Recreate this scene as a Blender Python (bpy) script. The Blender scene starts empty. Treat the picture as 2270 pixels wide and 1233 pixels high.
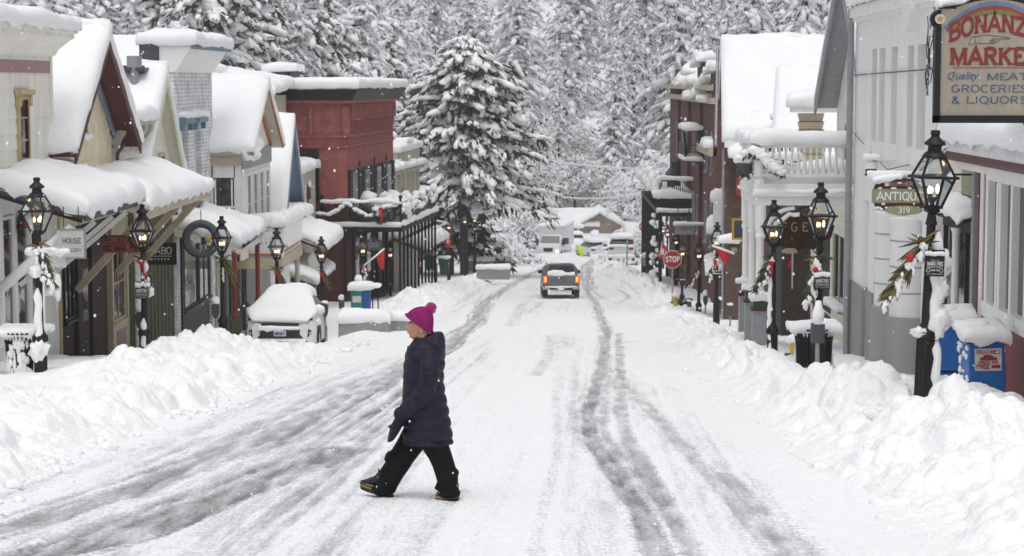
import bpy, bmesh, math, random
import numpy as np
from mathutils import Vector, Matrix, noise
random.seed(7); rng = np.random.default_rng(7)
SC = bpy.context.scene
COL = SC.collection
R = math.radians
# ------------------------------------------------------------------ camera
F = 4500.0                       # focal length in photo pixels (2270 wide)
PITCH = math.atan(436.5 / F); YAW = math.atan(81 / F)
cam = bpy.data.cameras.new('camera'); camo = bpy.data.objects.new('camera', cam)
COL.objects.link(camo); SC.camera = camo
cam.sensor_width = 36; cam.lens = F / 2270 * 36; cam.clip_end = 3000; cam.clip_start = 0.5
CM = Matrix.Rotation(YAW, 3, 'Z') @ Matrix.Rotation(math.pi / 2 - PITCH, 3, 'X')
camo.matrix_world = CM.to_4x4()
cam.dof.use_dof = True; cam.dof.focus_distance = 21; cam.dof.aperture_fstop = 7.1
def at(px, py, Y):
    d = CM @ Vector(((px - 1135) / F, (616.5 - py) / F, -1))
    return d * (Y / d.y)
def X_(px, Y): return at(px, 616, Y).x
def Z_(py, Y, px=1135): return at(px, py, Y).z
# ------------------------------------------------------------------ numpy noise
def _h(ix, iy, s):
    n = (ix.astype(np.int64) * 374761393 + iy.astype(np.int64) * 668265263 + s * 982451653) & 0x7fffffff
    n = ((n ^ (n >> 13)) * 1274126177) & 0x7fffffff
    return ((n ^ (n >> 16)) & 0xffff) / 65535.0
def vnoise(x, y, s=0):
    x = np.asarray(x, float); y = np.asarray(y, float)
    ix = np.floor(x); iy = np.floor(y); fx = x - ix; fy = y - iy
    fx = fx * fx * fx * (fx * (fx * 6 - 15) + 10); fy = fy * fy * fy * (fy * (fy * 6 - 15) + 10)
    a = _h(ix, iy, s); b = _h(ix + 1, iy, s); c = _h(ix, iy + 1, s); d = _h(ix + 1, iy + 1, s)
    return (a + (b - a) * fx) * (1 - fy) + (c + (d - c) * fx) * fy
def fbm(x, y, s=0, o=4):
    t = 0; a = .5
    for k in range(o):
        t = t + a * (vnoise(x, y, s + k) - .5); x = np.asarray(x) * 2.03; y = np.asarray(y) * 2.03; a *= .5
    return t
def clods(x, y, s=0, r=.75):
    """hemispherical lumps on a jittered lattice, unit cell"""
    x = np.asarray(x, float); y = np.asarray(y, float)
    ix = np.floor(x); iy = np.floor(y); best = np.zeros_like(x)
    for dx in (-1, 0, 1):
        for dy in (-1, 0, 1):
            cx = ix + dx; cy = iy + dy
            jx = cx + _h(cx, cy, s); jy = cy + _h(cx, cy, s + 5); rr = r * (.35 + .65 * _h(cx, cy, s + 9))
            d2 = ((x - jx) ** 2 + (y - jy) ** 2) / rr ** 2
            best = np.maximum(best, rr * np.sqrt(np.maximum(0, 1 - d2)))
    return best
def sst(a, b, x):
    t = np.clip((np.asarray(x, float) - a) / (b - a), 0, 1); return t * t * (3 - 2 * t)
# ------------------------------------------------------------------ ground profile
PY = [-60, 0, 50, 100, 140, 180, 230, 260, 300, 350, 420, 520, 700, 1000]
PD = [-3.2, 2.04, 6.37, 10.7, 13.4, 15.9, 17.7, 17.0, 9.5, -3, -22, -50, -95, -150]
def D(Y): return np.interp(Y, PY, PD)
def GZ(x, Y):
    x = np.asarray(x, float); Y = np.asarray(Y, float)
    z = -D(Y)
    z = z - .5 * sst(38, 54, Y) * (1 - sst(66, 84, Y)) * sst(-5.0, -6.6, x)
    z = z - .35 * sst(48, 66, Y) * (1 - sst(85, 110, Y)) * sst(3.6, 5, x)
    return z
def gz(x, Y): return float(GZ(x, Y))
# ------------------------------------------------------------------ objects
def tag(o, label=None, cat=None, group=None, kind=None):
    if label: o['label'] = label
    if cat: o['category'] = cat
    if group: o['group'] = group
    if kind: o['kind'] = kind
    return o
def empty(name, loc, rz=0, label=None, cat=None, group=None):
    o = bpy.data.objects.new(name, None); COL.objects.link(o); o.location = loc; o.rotation_euler = (0, 0, rz)
    o.empty_display_size = .3
    return tag(o, label, cat, group)
def copy_tree(o, parent=None):
    c = o.copy(); COL.objects.link(c); c.parent = parent
    for ch in list(o.children): copy_tree(ch, c)
    return c
def mesh_np(name, V, Fc, mat, parent=None, smooth=True):
    """V (n,3), Fc (m,k) all the same k"""
    me = bpy.data.meshes.new(name); V = np.ascontiguousarray(V, np.float32); Fc = np.ascontiguousarray(Fc, np.int32)
    k = Fc.shape[1]; m = len(Fc)
    me.vertices.add(len(V)); me.vertices.foreach_set('co', V.ravel())
    me.loops.add(m * k); me.loops.foreach_set('vertex_index', Fc.ravel())
    me.polygons.add(m); me.polygons.foreach_set('loop_start', np.arange(0, m * k, k, dtype=np.int32))
    me.polygons.foreach_set('loop_total', np.full(m, k, np.int32))
    if smooth: me.polygons.foreach_set('use_smooth', np.ones(m, bool))
    me.update(calc_edges=True); me.validate()
    if mat: me.materials.append(mat)
    o = bpy.data.objects.new(name, me); COL.objects.link(o); o.parent = parent
    return o
_ICO = {}
def ico(sub):
    if sub not in _ICO:
        b = bmesh.new(); bmesh.ops.create_icosphere(b, subdivisions=sub, radius=1)
        b.verts.ensure_lookup_table()
        _ICO[sub] = (np.array([v.co[:] for v in b.verts]), np.array([[v.index for v in f.verts] for f in b.faces])); b.free()
    return _ICO[sub]
class MB:
    def __init__(s, xf=None):
        s.v = []; s.f = []; s.m = []; s.xf = xf; s.mi = 0
    def add(s, vs, fs, mi=None):
        n = len(s.v)
        for p in vs:
            s.v.append(tuple(s.xf(*p)) if s.xf else tuple(p))
        for f in fs:
            s.f.append([i + n for i in f]); s.m.append(s.mi if mi is None else mi)
    def box(s, a, b, c, d, e, f, mi=None):
        s.add([(a, c, e), (b, c, e), (b, d, e), (a, d, e), (a, c, f), (b, c, f), (b, d, f), (a, d, f)],
              [(0, 3, 2, 1), (4, 5, 6, 7), (0, 1, 5, 4), (1, 2, 6, 5), (2, 3, 7, 6), (3, 0, 4, 7)], mi)
    def hexa(s, p, mi=None):
        s.add(p, [(0, 3, 2, 1), (4, 5, 6, 7), (0, 1, 5, 4), (1, 2, 6, 5), (2, 3, 7, 6), (3, 0, 4, 7)], mi)
    def prism(s, poly, d, mi=None):
        """poly: 3D points, extruded by vector d"""
        n = len(poly)
        vs = list(poly) + [(p[0] + d[0], p[1] + d[1], p[2] + d[2]) for p in poly]
        s.add(vs, [list(range(n))[::-1], list(range(n, 2 * n))] + [(i, (i + 1) % n, n + (i + 1) % n, n + i) for i in range(n)], mi)
    def bar(s, p, q, w, h=None, mi=None):
        """square bar between two points"""
        h = h or w; p = Vector(p); q = Vector(q); d = (q - p).normalized()
        a = d.cross(Vector((0, 0, 1)))
        if a.length < 1e-3: a = Vector((1, 0, 0))
        a.normalize(); b = a.cross(d)
        a = a * (w / 2); b = b * (h / 2)
        s.hexa([p - a - b, p + a - b, p + a + b, p - a + b, q - a - b, q + a - b, q + a + b, q - a + b], mi)
    def tube(s, pts, rad, n=8, mi=None, cap=True, ell=None):
        """round tube along pts; rad scalar or list; ell=(ax,bx) fixed frame axes for elliptical sections, rad list of (ra,rb)"""
        pts = [Vector(p) for p in pts]; k = len(pts); vs = []
        if not hasattr(rad, '__len__'): rad = [rad] * k
        A = None
        for i, p in enumerate(pts):
            if ell: a, b = Vector(ell[0]), Vector(ell[1])
            else:
                d = (pts[min(i + 1, k - 1)] - pts[max(i - 1, 0)]).normalized()
                if A is None:
                    A = d.cross(Vector((0, 0, 1)))
                    if A.length < .1: A = d.cross(Vector((1, 0, 0)))
                A = (A - d * A.dot(d)).normalized(); a = A; b = d.cross(a)
            ra, rb = rad[i] if hasattr(rad[i], '__len__') else (rad[i], rad[i])
            for j in range(n):
                t = 2 * math.pi * j / n
                vs.append(p + a * (ra * math.cos(t)) + b * (rb * math.sin(t)))
        fs = [(i * n + j, i * n + (j + 1) % n, (i + 1) * n + (j + 1) % n, (i + 1) * n + j) for i in range(k - 1) for j in range(n)]
        if cap: fs += [list(range(n))[::-1], list(range((k - 1) * n, k * n))]
        s.add(vs, fs, mi)
    def lathe(s, prof, c=(0, 0, 0), n=16, mi=None, sq=0, rot=0):
        """prof list of (r,z)"""
        vs = []; k = len(prof)
        for r, z in prof:
            for j in range(n):
                t = 2 * math.pi * j / n + rot
                q = 1 / math.cos(((t - rot + math.pi / n) % (2 * math.pi / n)) - math.pi / n) if sq else 1
                vs.append((c[0] + r * math.cos(t) * q, c[1] + r * math.sin(t) * q, c[2] + z))
        fs = [(i * n + j, i * n + (j + 1) % n, (i + 1) * n + (j + 1) % n, (i + 1) * n + j) for i in range(k - 1) for j in range(n)]
        fs += [list(range(n))[::-1], list(range((k - 1) * n, k * n))]
        s.add(vs, fs, mi)
    def loft(s, secs, mi=None, cap=True):
        n = len(secs[0]); k = len(secs); vs = [p for q in secs for p in q]
        fs = [(i * n + j, i * n + (j + 1) % n, (i + 1) * n + (j + 1) % n, (i + 1) * n + j) for i in range(k - 1) for j in range(n)]
        if cap: fs += [list(range(n))[::-1], list(range((k - 1) * n, k * n))]
        s.add(vs, fs, mi)
    def blob(s, c, r, sub=2, amp=.15, fr=1.6, flat=None, mi=None, seed=0):
        """lumpy ball; r scalar or 3 radii; flat: cut below c.z - flat"""
        V, Fc = ico(sub)
        r = r if hasattr(r, '__len__') else (r, r, r); o = Vector((seed * 7.3, c[0], c[1]))
        vs = []
        for v in V:
            k = 1 + amp * noise.noise(Vector(v) * fr + o)
            x, y, z = v[0] * r[0] * k, v[1] * r[1] * k, v[2] * r[2] * k
            if flat is not None: z = max(z, -flat)
            vs.append((c[0] + x, c[1] + y, c[2] + z))
        s.add(vs, [tuple(int(i) for i in f) for f in Fc], mi)
    def snow(s, P, t=.3, r=.35, o=.08, step=.22, seed=0, mi=None, amp=.3, side='uv', drip=.09):
        """pillow of snow over the quad P00,P10,P11,P01 (u then v). o: how far it bulges over the edges"""
        P = [Vector(p) for p in P]
        Lu = max((P[1] - P[0]).length, (P[2] - P[3]).length); Lv = max((P[3] - P[0]).length, (P[2] - P[1]).length)
        def lad(L):
            q = [(-.2 * o, -.05 * t), (-.9 * o, .08 * t), (-1. * o, .45 * t), (-.5 * o, .78 * t), (min(.35 * r, L * .2), .93 * t)]
            n = max(1, int((L - 2 * q[-1][0]) / step)); mid = [(q[-1][0] + (L - 2 * q[-1][0]) * i / n, t) for i in range(1, n)]
            return q + mid + [(L - a, b) for a, b in reversed(q)]
        U = lad(Lu); W = lad(Lv); nu = len(U); nv = len(W); vs = []
        for a, ha in U:
            for b, hb in W:
                fu = a / Lu; fv = b / Lv
                p = P[0] * ((1 - fu) * (1 - fv)) + P[1] * (fu * (1 - fv)) + P[2] * (fu * fv) + P[3] * ((1 - fu) * fv)
                h = min(ha, hb)
                if h > 0:
                    k = 1 + amp * 1.6 * noise.noise(Vector((p.x * .9 + seed, p.y * .9, p.z * .9))) + amp * .6 * noise.noise(Vector((p.x * 3.1, p.y * 3.1 + seed, p.z * 3.1)))
                    h *= k
                q = noise.noise(Vector((p.x * 3.3 + 3 * seed, p.y * 3.3, p.z * 3.3))) + .6 * noise.noise(Vector((p.x * 11 + seed, p.y * 11, p.z * 11)))
                if h > 0: h += .012 * noise.noise(Vector((p.x * 13, p.y * 13, p.z * 13 + seed)))
                if ha <= .1 * t or hb <= .1 * t: h += -drip * max(0, q + .3)
                vs.append((p.x, p.y, p.z + h))
        fs = [(i * nv + j, (i + 1) * nv + j, (i + 1) * nv + j + 1, i * nv + j + 1) for i in range(nu - 1) for j in range(nv - 1)]
        loop = [i * nv for i in range(nu)] + [(nu - 1) * nv + j for j in range(1, nv)] + [i * nv + nv - 1 for i in range(nu - 2, -1, -1)] + [j for j in range(nv - 2, 0, -1)]
        s.add(vs, fs + [loop[::-1]], mi)
    def build(s, name, mats, parent=None, smooth=False, bevel=0, recalc=True, loc=None, sharp=None):
        if name == 'snow': name = 'snow_clumps'
        me = bpy.data.meshes.new(name); me.from_pydata(s.v, [], s.f)
        mats = mats if isinstance(mats, (list, tuple)) else [mats]
        for m in mats: me.materials.append(m)
        if len(mats) > 1:
            for i, p in enumerate(me.polygons): p.material_index = s.m[i]
        if recalc:
            b = bmesh.new(); b.from_mesh(me); bmesh.ops.recalc_face_normals(b, faces=b.faces); b.to_mesh(me); b.free()
        if smooth: me.polygons.foreach_set('use_smooth', [True] * len(me.polygons))
        if smooth and sharp:
            me.set_sharp_from_angle(angle=R(sharp))
        o = bpy.data.objects.new(name, me); COL.objects.link(o)
        if parent is not None: o.parent = parent
        if loc is not None: o.location = loc
        if bevel:
            md = o.modifiers.new('bevel', 'BEVEL'); md.width = bevel; md.segments = 2; md.limit_method = 'ANGLE'; md.angle_limit = R(50)
        return o
def remesh(o, vox, smooth=2, fac=.5):
    """apply a voxel remesh + smooth so that overlapping volumes become one continuous skin"""
    md = o.modifiers.new('r', 'REMESH'); md.mode = 'VOXEL'; md.voxel_size = vox; md.use_smooth_shade = True
    sm = o.modifiers.new('s', 'SMOOTH'); sm.iterations = smooth; sm.factor = fac
    dg = bpy.context.evaluated_depsgraph_get(); dg.update()
    me = bpy.data.meshes.new_from_object(o.evaluated_get(dg)); mats = [m for m in o.data.materials]
    o.modifiers.clear(); old = o.data; me.name = old.name; o.data = me
    if not me.materials:
        for m in mats: me.materials.append(m)
    me.polygons.foreach_set('use_smooth', [True] * len(me.polygons))
    return o
# ------------------------------------------------------------------ materials
def nt(name):
    m = bpy.data.materials.new(name); m.use_nodes = True; t = m.node_tree
    return m, t, t.nodes['Principled BSDF']
def mat(name, c, rough=.6, var=.12, scale=6, bump=.0, bscale=40, metal=0, spec=.4, dirt=0, dscale=1.2, dcol=None, emit=None, es=0, stretch=None):
    m, t, b = nt(name); N = t.nodes; L = t.links
    b.inputs['Roughness'].default_value = rough; b.inputs['Metallic'].default_value = metal
    b.inputs['Specular IOR Level'].default_value = spec; b.inputs['Base Color'].default_value = (*c, 1)
    tc = N.new('ShaderNodeTexCoord'); src = tc.outputs['Object']
    if stretch:
        mp = N.new('ShaderNodeMapping'); mp.inputs['Scale'].default_value = stretch; L.new(src, mp.inputs[0]); src = mp.outputs[0]
    if var or dirt:
        n = N.new('ShaderNodeTexNoise'); n.inputs['Scale'].default_value = scale; n.inputs['Detail'].default_value = 6; L.new(src, n.inputs[0])
        mr = N.new('ShaderNodeMapRange'); mr.inputs[1].default_value = .3; mr.inputs[2].default_value = .7
        mr.inputs[3].default_value = 1 - var; mr.inputs[4].default_value = 1 + var; L.new(n.outputs[0], mr.inputs[0])
        mx = N.new('ShaderNodeMix'); mx.data_type = 'RGBA'; mx.blend_type = 'MULTIPLY'; mx.inputs[0].default_value = 1
        mx.inputs[6].default_value = (*c, 1); L.new(mr.outputs[0], mx.inputs[7]); out = mx.outputs[2]
        if dirt:
            n2 = N.new('ShaderNodeTexNoise'); n2.inputs['Scale'].default_value = dscale; n2.inputs['Detail'].default_value = 8; n2.inputs['Roughness'].default_value = .7
            L.new(src, n2.inputs[0])
            r2 = N.new('ShaderNodeMapRange'); r2.inputs[1].default_value = .52; r2.inputs[2].default_value = .75; r2.inputs[4].default_value = dirt; L.new(n2.outputs[0], r2.inputs[0])
            m2 = N.new('ShaderNodeMix'); m2.data_type = 'RGBA'; L.new(r2.outputs[0], m2.inputs[0]); L.new(out, m2.inputs[6])
            m2.inputs[7].default_value = (*(dcol or [x * .45 for x in c]), 1); out = m2.outputs[2]
        L.new(out, b.inputs['Base Color'])
    if bump:
        n = N.new('ShaderNodeTexNoise'); n.inputs['Scale'].default_value = bscale; n.inputs['Detail'].default_value = 4; L.new(src, n.inputs[0])
        bp = N.new('ShaderNodeBump'); bp.inputs['Strength'].default_value = bump; bp.inputs['Distance'].default_value = .02; L.new(n.outputs[0], bp.inputs['Height']); L.new(bp.outputs[0], b.inputs['Normal'])
    if emit:
        b.inputs['Emission Color'].default_value = (*emit, 1); b.inputs['Emission Strength'].default_value = es
    return m
def brick_mat(name, c1, c2, mortar, sc=1.0, bw=.22, bh=.075, rough=.8, axis='X', mort=.012, bump=.5):
    m, t, b = nt(name); N = t.nodes; L = t.links
    tc = N.new('ShaderNodeTexCoord'); sp = N.new('ShaderNodeSeparateXYZ'); L.new(tc.outputs['Object'], sp.inputs[0])
    ad = N.new('ShaderNodeMath'); L.new(sp.outputs[0], ad.inputs[0]); L.new(sp.outputs[1], ad.inputs[1])
    cb = N.new('ShaderNodeCombineXYZ'); L.new(ad.outputs[0], cb.inputs[0]); L.new(sp.outputs[2], cb.inputs[1])
    br = N.new('ShaderNodeTexBrick'); L.new(cb.outputs[0], br.inputs[0])
    br.inputs['Color1'].default_value = (*c1, 1); br.inputs['Color2'].default_value = (*c2, 1); br.inputs['Mortar'].default_value = (*mortar, 1)
    br.inputs['Scale'].default_value = 1; br.inputs['Mortar Size'].default_value = mort; br.inputs['Brick Width'].default_value = bw; br.inputs['Row Height'].default_value = bh
    n = N.new('ShaderNodeTexNoise'); n.inputs['Scale'].default_value = 2.5; n.inputs['Detail'].default_value = 8; L.new(tc.outputs['Object'], n.inputs[0])
    mr = N.new('ShaderNodeMapRange'); mr.inputs[1].default_value = .3; mr.inputs[2].default_value = .7; mr.inputs[3].default_value = .72; mr.inputs[4].default_value = 1.2; L.new(n.outputs[0], mr.inputs[0])
    mx = N.new('ShaderNodeMix'); mx.data_type = 'RGBA'; mx.blend_type = 'MULTIPLY'; mx.inputs[0].default_value = 1
    L.new(br.outputs[0], mx.inputs[6]); L.new(mr.outputs[0], mx.inputs[7]); L.new(mx.outputs[2], b.inputs['Base Color'])
    bp = N.new('ShaderNodeBump'); bp.inputs['Strength'].default_value = bump; bp.inputs['Distance'].default_value = .01; bp.invert = True
    L.new(br.outputs[1], bp.inputs['Height']); L.new(bp.outputs[0], b.inputs['Normal'])
    b.inputs['Roughness'].default_value = rough
    return m
def snow_mat(name, c=(.93, .935, .945), bs=.5, grain=28, rough=.7, dirt=0):
    m, t, b = nt(name); N = t.nodes; L = t.links
    b.inputs['Base Color'].default_value = (*c, 1); b.inputs['Roughness'].default_value = rough; b.inputs['Specular IOR Level'].default_value = .25
    tc = N.new('ShaderNodeTexCoord')
    n = N.new('ShaderNodeTexNoise'); n.inputs['Scale'].default_value = grain; n.inputs['Detail'].default_value = 5; L.new(tc.outputs['Object'], n.inputs[0])
    if dirt:
        n2 = N.new('ShaderNodeTexNoise'); n2.inputs['Scale'].default_value = 2.3; n2.inputs['Detail'].default_value = 9; n2.inputs['Roughness'].default_value = .75; L.new(tc.outputs['Object'], n2.inputs[0])
        r2 = N.new('ShaderNodeMapRange'); r2.inputs[1].default_value = .56; r2.inputs[2].default_value = .78; r2.inputs[4].default_value = dirt; L.new(n2.outputs[0], r2.inputs[0])
        m2 = N.new('ShaderNodeMix'); m2.data_type = 'RGBA'; L.new(r2.outputs[0], m2.inputs[0]); m2.inputs[6].default_value = (*c, 1); m2.inputs[7].default_value = (.5, .49, .47, 1); L.new(m2.outputs[2], b.inputs['Base Color'])
    bp = N.new('ShaderNodeBump'); bp.inputs['Strength'].default_value = bs; bp.inputs['Distance'].default_value = .03; L.new(n.outputs[0], bp.inputs['Height']); L.new(bp.outputs[0], b.inputs['Normal'])
    return m
def glass_mat(name, c=(.02, .022, .025), rough=.06):
    m, t, b = nt(name); b.inputs['Base Color'].default_value = (*c, 1); b.inputs['Roughness'].default_value = rough; b.inputs['Specular IOR Level'].default_value = .9
    N = t.nodes; L = t.links
    tc = N.new('ShaderNodeTexCoord'); n = N.new('ShaderNodeTexNoise'); n.inputs['Scale'].default_value = 1.7; L.new(tc.outputs['Object'], n.inputs[0])
    bp = N.new('ShaderNodeBump'); bp.inputs['Strength'].default_value = .12; bp.inputs['Distance'].default_value = .05; L.new(n.outputs[0], bp.inputs['Height']); L.new(bp.outputs[0], b.inputs['Normal'])
    return m
def thin_glass(name):
    m, t, b = nt(name); N = t.nodes; L = t.links
    tr = N.new('ShaderNodeBsdfTransparent'); gl = N.new('ShaderNodeBsdfGlossy'); gl.inputs['Roughness'].default_value = .08
    tr.inputs[0].default_value = (.86, .87, .88, 1)
    fr = N.new('ShaderNodeFresnel'); fr.inputs[0].default_value = 1.6
    mx = N.new('ShaderNodeMixShader'); L.new(fr.outputs[0], mx.inputs[0]); L.new(tr.outputs[0], mx.inputs[1]); L.new(gl.outputs[0], mx.inputs[2])
    L.new(mx.outputs[0], N['Material Output'].inputs[0]); return m
M = dict(
    snow=snow_mat('snow'), snow_far=snow_mat('snow_far', bs=.3, grain=6),
    black=mat('black_iron', (.010, .010, .011), .5, spec=.35, var=.2, scale=20),
    cream=mat('cream_paint', (.80, .78, .71), .55, var=.08, scale=3, dirt=.5, dscale=2.4, dcol=(.45, .4, .32), stretch=(1, 1, .22)),
    yellow=mat('yellow_boards', (.78, .70, .51), .6, var=.12, scale=2.5, dirt=.5, dscale=1.6, dcol=(.45, .36, .2)),
    band=mat('mauve_band', (.34, .19, .2), .5, var=.08),
    maroon=mat('maroon_paint', (.085, .018, .017), .5, var=.15),
    darkred=mat('dark_red_paint', (.24, .035, .025), .5, var=.15),
    bluegrey=mat('blue_grey_paint', (.19, .25, .33), .55, var=.12),
    blue_hood=mat('blue_hood', (.14, .22, .28), .5, var=.12),
    gold=mat('gold_trim', (.5, .4, .2), .5, var=.12),
    tan=mat('tan_paint', (.5, .43, .31), .6, var=.1, dirt=.25),
    beige=mat('beige_paint', (.52, .48, .40), .65, var=.08, scale=2, dirt=.4, dscale=1.8, stretch=(1, 1, .22)),
    olive=mat('olive_boards', (.085, .085, .05), .65, var=.15),
    sage=mat('sage_cream', (.70, .69, .58), .6, var=.06),
    white=mat('white_paint', (.82, .82, .80), .5, var=.05, scale=4, dirt=.2, dscale=3, dcol=(.55, .54, .5), stretch=(1, 1, .25)),
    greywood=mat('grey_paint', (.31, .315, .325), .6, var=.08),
    dgrey=mat('dark_grey_paint', (.07, .075, .085), .55, var=.12),
    mgrey=mat('mid_grey_metal', (.3, .31, .32), .4, var=.1, metal=.3),
    brickdark=brick_mat('dark_brick', (.045, .022, .018), (.07, .03, .024), (.035, .03, .028)),
    brickwhite=brick_mat('white_brick', (.8, .8, .81), (.76, .76, .78), (.55, .55, .56), bh=.11, bw=.3, mort=.016, bump=1),
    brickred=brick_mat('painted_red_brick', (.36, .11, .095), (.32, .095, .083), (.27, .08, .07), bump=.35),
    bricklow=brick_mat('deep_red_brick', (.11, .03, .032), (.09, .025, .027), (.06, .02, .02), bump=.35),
    brickbrown=brick_mat('brown_brick', (.13, .06, .045), (.09, .045, .035), (.12, .09, .07)),
    stucco=mat('grey_stucco', (.82, .82, .815), .85, var=.07, scale=1.5, bump=.15, bscale=60, dirt=.45, dscale=1.5, dcol=(.46, .46, .45), stretch=(1, 1, .18)),
    stucco_low=mat('grey_stucco_base', (.31, .305, .30), .85, var=.05, scale=1.5, bump=.15, bscale=60, dirt=.3, dscale=.9),
    creamwall=mat('cream_stucco', (.74, .69, .6), .85, var=.05, scale=1.5, bump=.1, bscale=60, dirt=.15),
    glass=glass_mat('window_glass'), glass2=glass_mat('shop_glass', (.05, .052, .055), .04),
    clear=thin_glass('lantern_glass'),
    glow=mat('gas_flame', (1, .6, .25), var=0, emit=(1, .72, .38), es=3),
    brownsign=mat('brown_sign', (.05, .022, .01), .6, var=.25), darkwood=mat('dark_wood', (.035, .025, .02), .7, var=.25),
    signwhite=mat('sign_white', (.6, .59, .56), .6, var=.05, dirt=.15), signblack=mat('sign_black', (.015, .015, .016), .5, var=.1),
    red=mat('red_cloth', (.5, .02, .025), .7, var=.1), redsign=mat('red_reflective', (.42, .02, .035), .4, var=.05),
    rust=mat('orange_trim', (.38, .13, .04), .6, var=.15), redpost=mat('red_post', (.24, .045, .035), .5, var=.15),
    concrete=mat('concrete', (.3, .3, .29), .85, var=.12, bump=.2), galv=mat('galvanised', (.4, .41, .42), .45, var=.1, metal=.5),
    needle=mat('pine_needles', (.045, .06, .03), .7, var=.35, scale=9), drygrass=mat('dry_needles', (.2, .15, .06), .8, var=.3, scale=12),
    bark=mat('bark', (.045, .035, .028), .9, var=.3), pave=mat('wet_pavement', (.05, .048, .045), .35, var=.25, scale=4, bump=.2),
)
# ------------------------------------------------------------------ world, sun, air
SUN_EL = R(72); SUN_AZ = R(180)
w = bpy.data.worlds.new('World'); SC.world = w; w.use_nodes = True
N = w.node_tree.nodes; L = w.node_tree.links
sky = N.new('ShaderNodeTexSky'); sky.sky_type = 'NISHITA'; sky.sun_disc = False
sky.sun_elevation = SUN_EL; sky.sun_rotation = SUN_AZ; sky.air_density = 1.0; sky.dust_density = 4; sky.ozone_density = 1
hs = N.new('ShaderNodeHueSaturation'); hs.inputs['Saturation'].default_value = .17
L.new(sky.outputs[0], hs.inputs['Color']); L.new(hs.outputs[0], N['Background'].inputs[0]); N['Background'].inputs[1].default_value = .15
sl = bpy.data.lights.new('sun', 'SUN'); sl.energy = 0.75; sl.angle = R(80); sl.color = (1, .995, .985)
so = bpy.data.objects.new('sun', sl); COL.objects.link(so)
sd = Vector((math.sin(SUN_AZ) * math.cos(SUN_EL), math.cos(SUN_AZ) * math.cos(SUN_EL), math.sin(SUN_EL)))
so.rotation_euler = sd.to_track_quat('Z', 'Y').to_euler()
vs_ = SC.view_settings; vs_.view_transform = 'Standard'; vs_.look = 'None'; vs_.gamma = 1; vs_.exposure = -0.04
SC.cycles.max_bounces = 8; SC.cycles.diffuse_bounces = 5; SC.cycles.glossy_bounces = 3; SC.cycles.transparent_max_bounces = 16; SC.cycles.volume_bounces = 0
SC.cycles.use_denoising = True
# ------------------------------------------------------------------ ground sheet
def grid(xs, ys, zf):
    Xg, Yg = np.meshgrid(xs, ys); Zg = zf(Xg, Yg)
    V = np.stack([Xg, Yg, Zg], -1).reshape(-1, 3); ny, nx = Xg.shape
    i = np.arange(ny - 1)[:, None] * nx + np.arange(nx - 1)[None]
    Fc = np.stack([i, i + 1, i + 1 + nx, i + nx], -1).reshape(-1, 4)
    return V, Fc
def ground_z(x, y):
    z = GZ(x, y)
    cor = sst(-13, -11.5, x) * (1 - sst(8, 9.5, x)) * (1 - sst(186, 192, y))
    side = np.clip((np.abs(x + 2) - 14) / 60, 0, 3)
    z = z - .5 * cor + 9 * side * sst(60, 220, y) * 1.0
    return z + 1.5 * fbm(x / 20, y / 20, 3) * sst(200, 300, y)
xs = np.unique(np.concatenate([np.linspace(-165, -40, 26), np.linspace(-40, 40, 81), np.linspace(40, 165, 26)]))
ys = np.unique(np.concatenate([np.linspace(-20, 200, 111), np.linspace(200, 460, 70)]))
tag(mesh_np('ground', *grid(xs, ys, ground_z), M['snow_far']), kind='structure')
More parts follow.
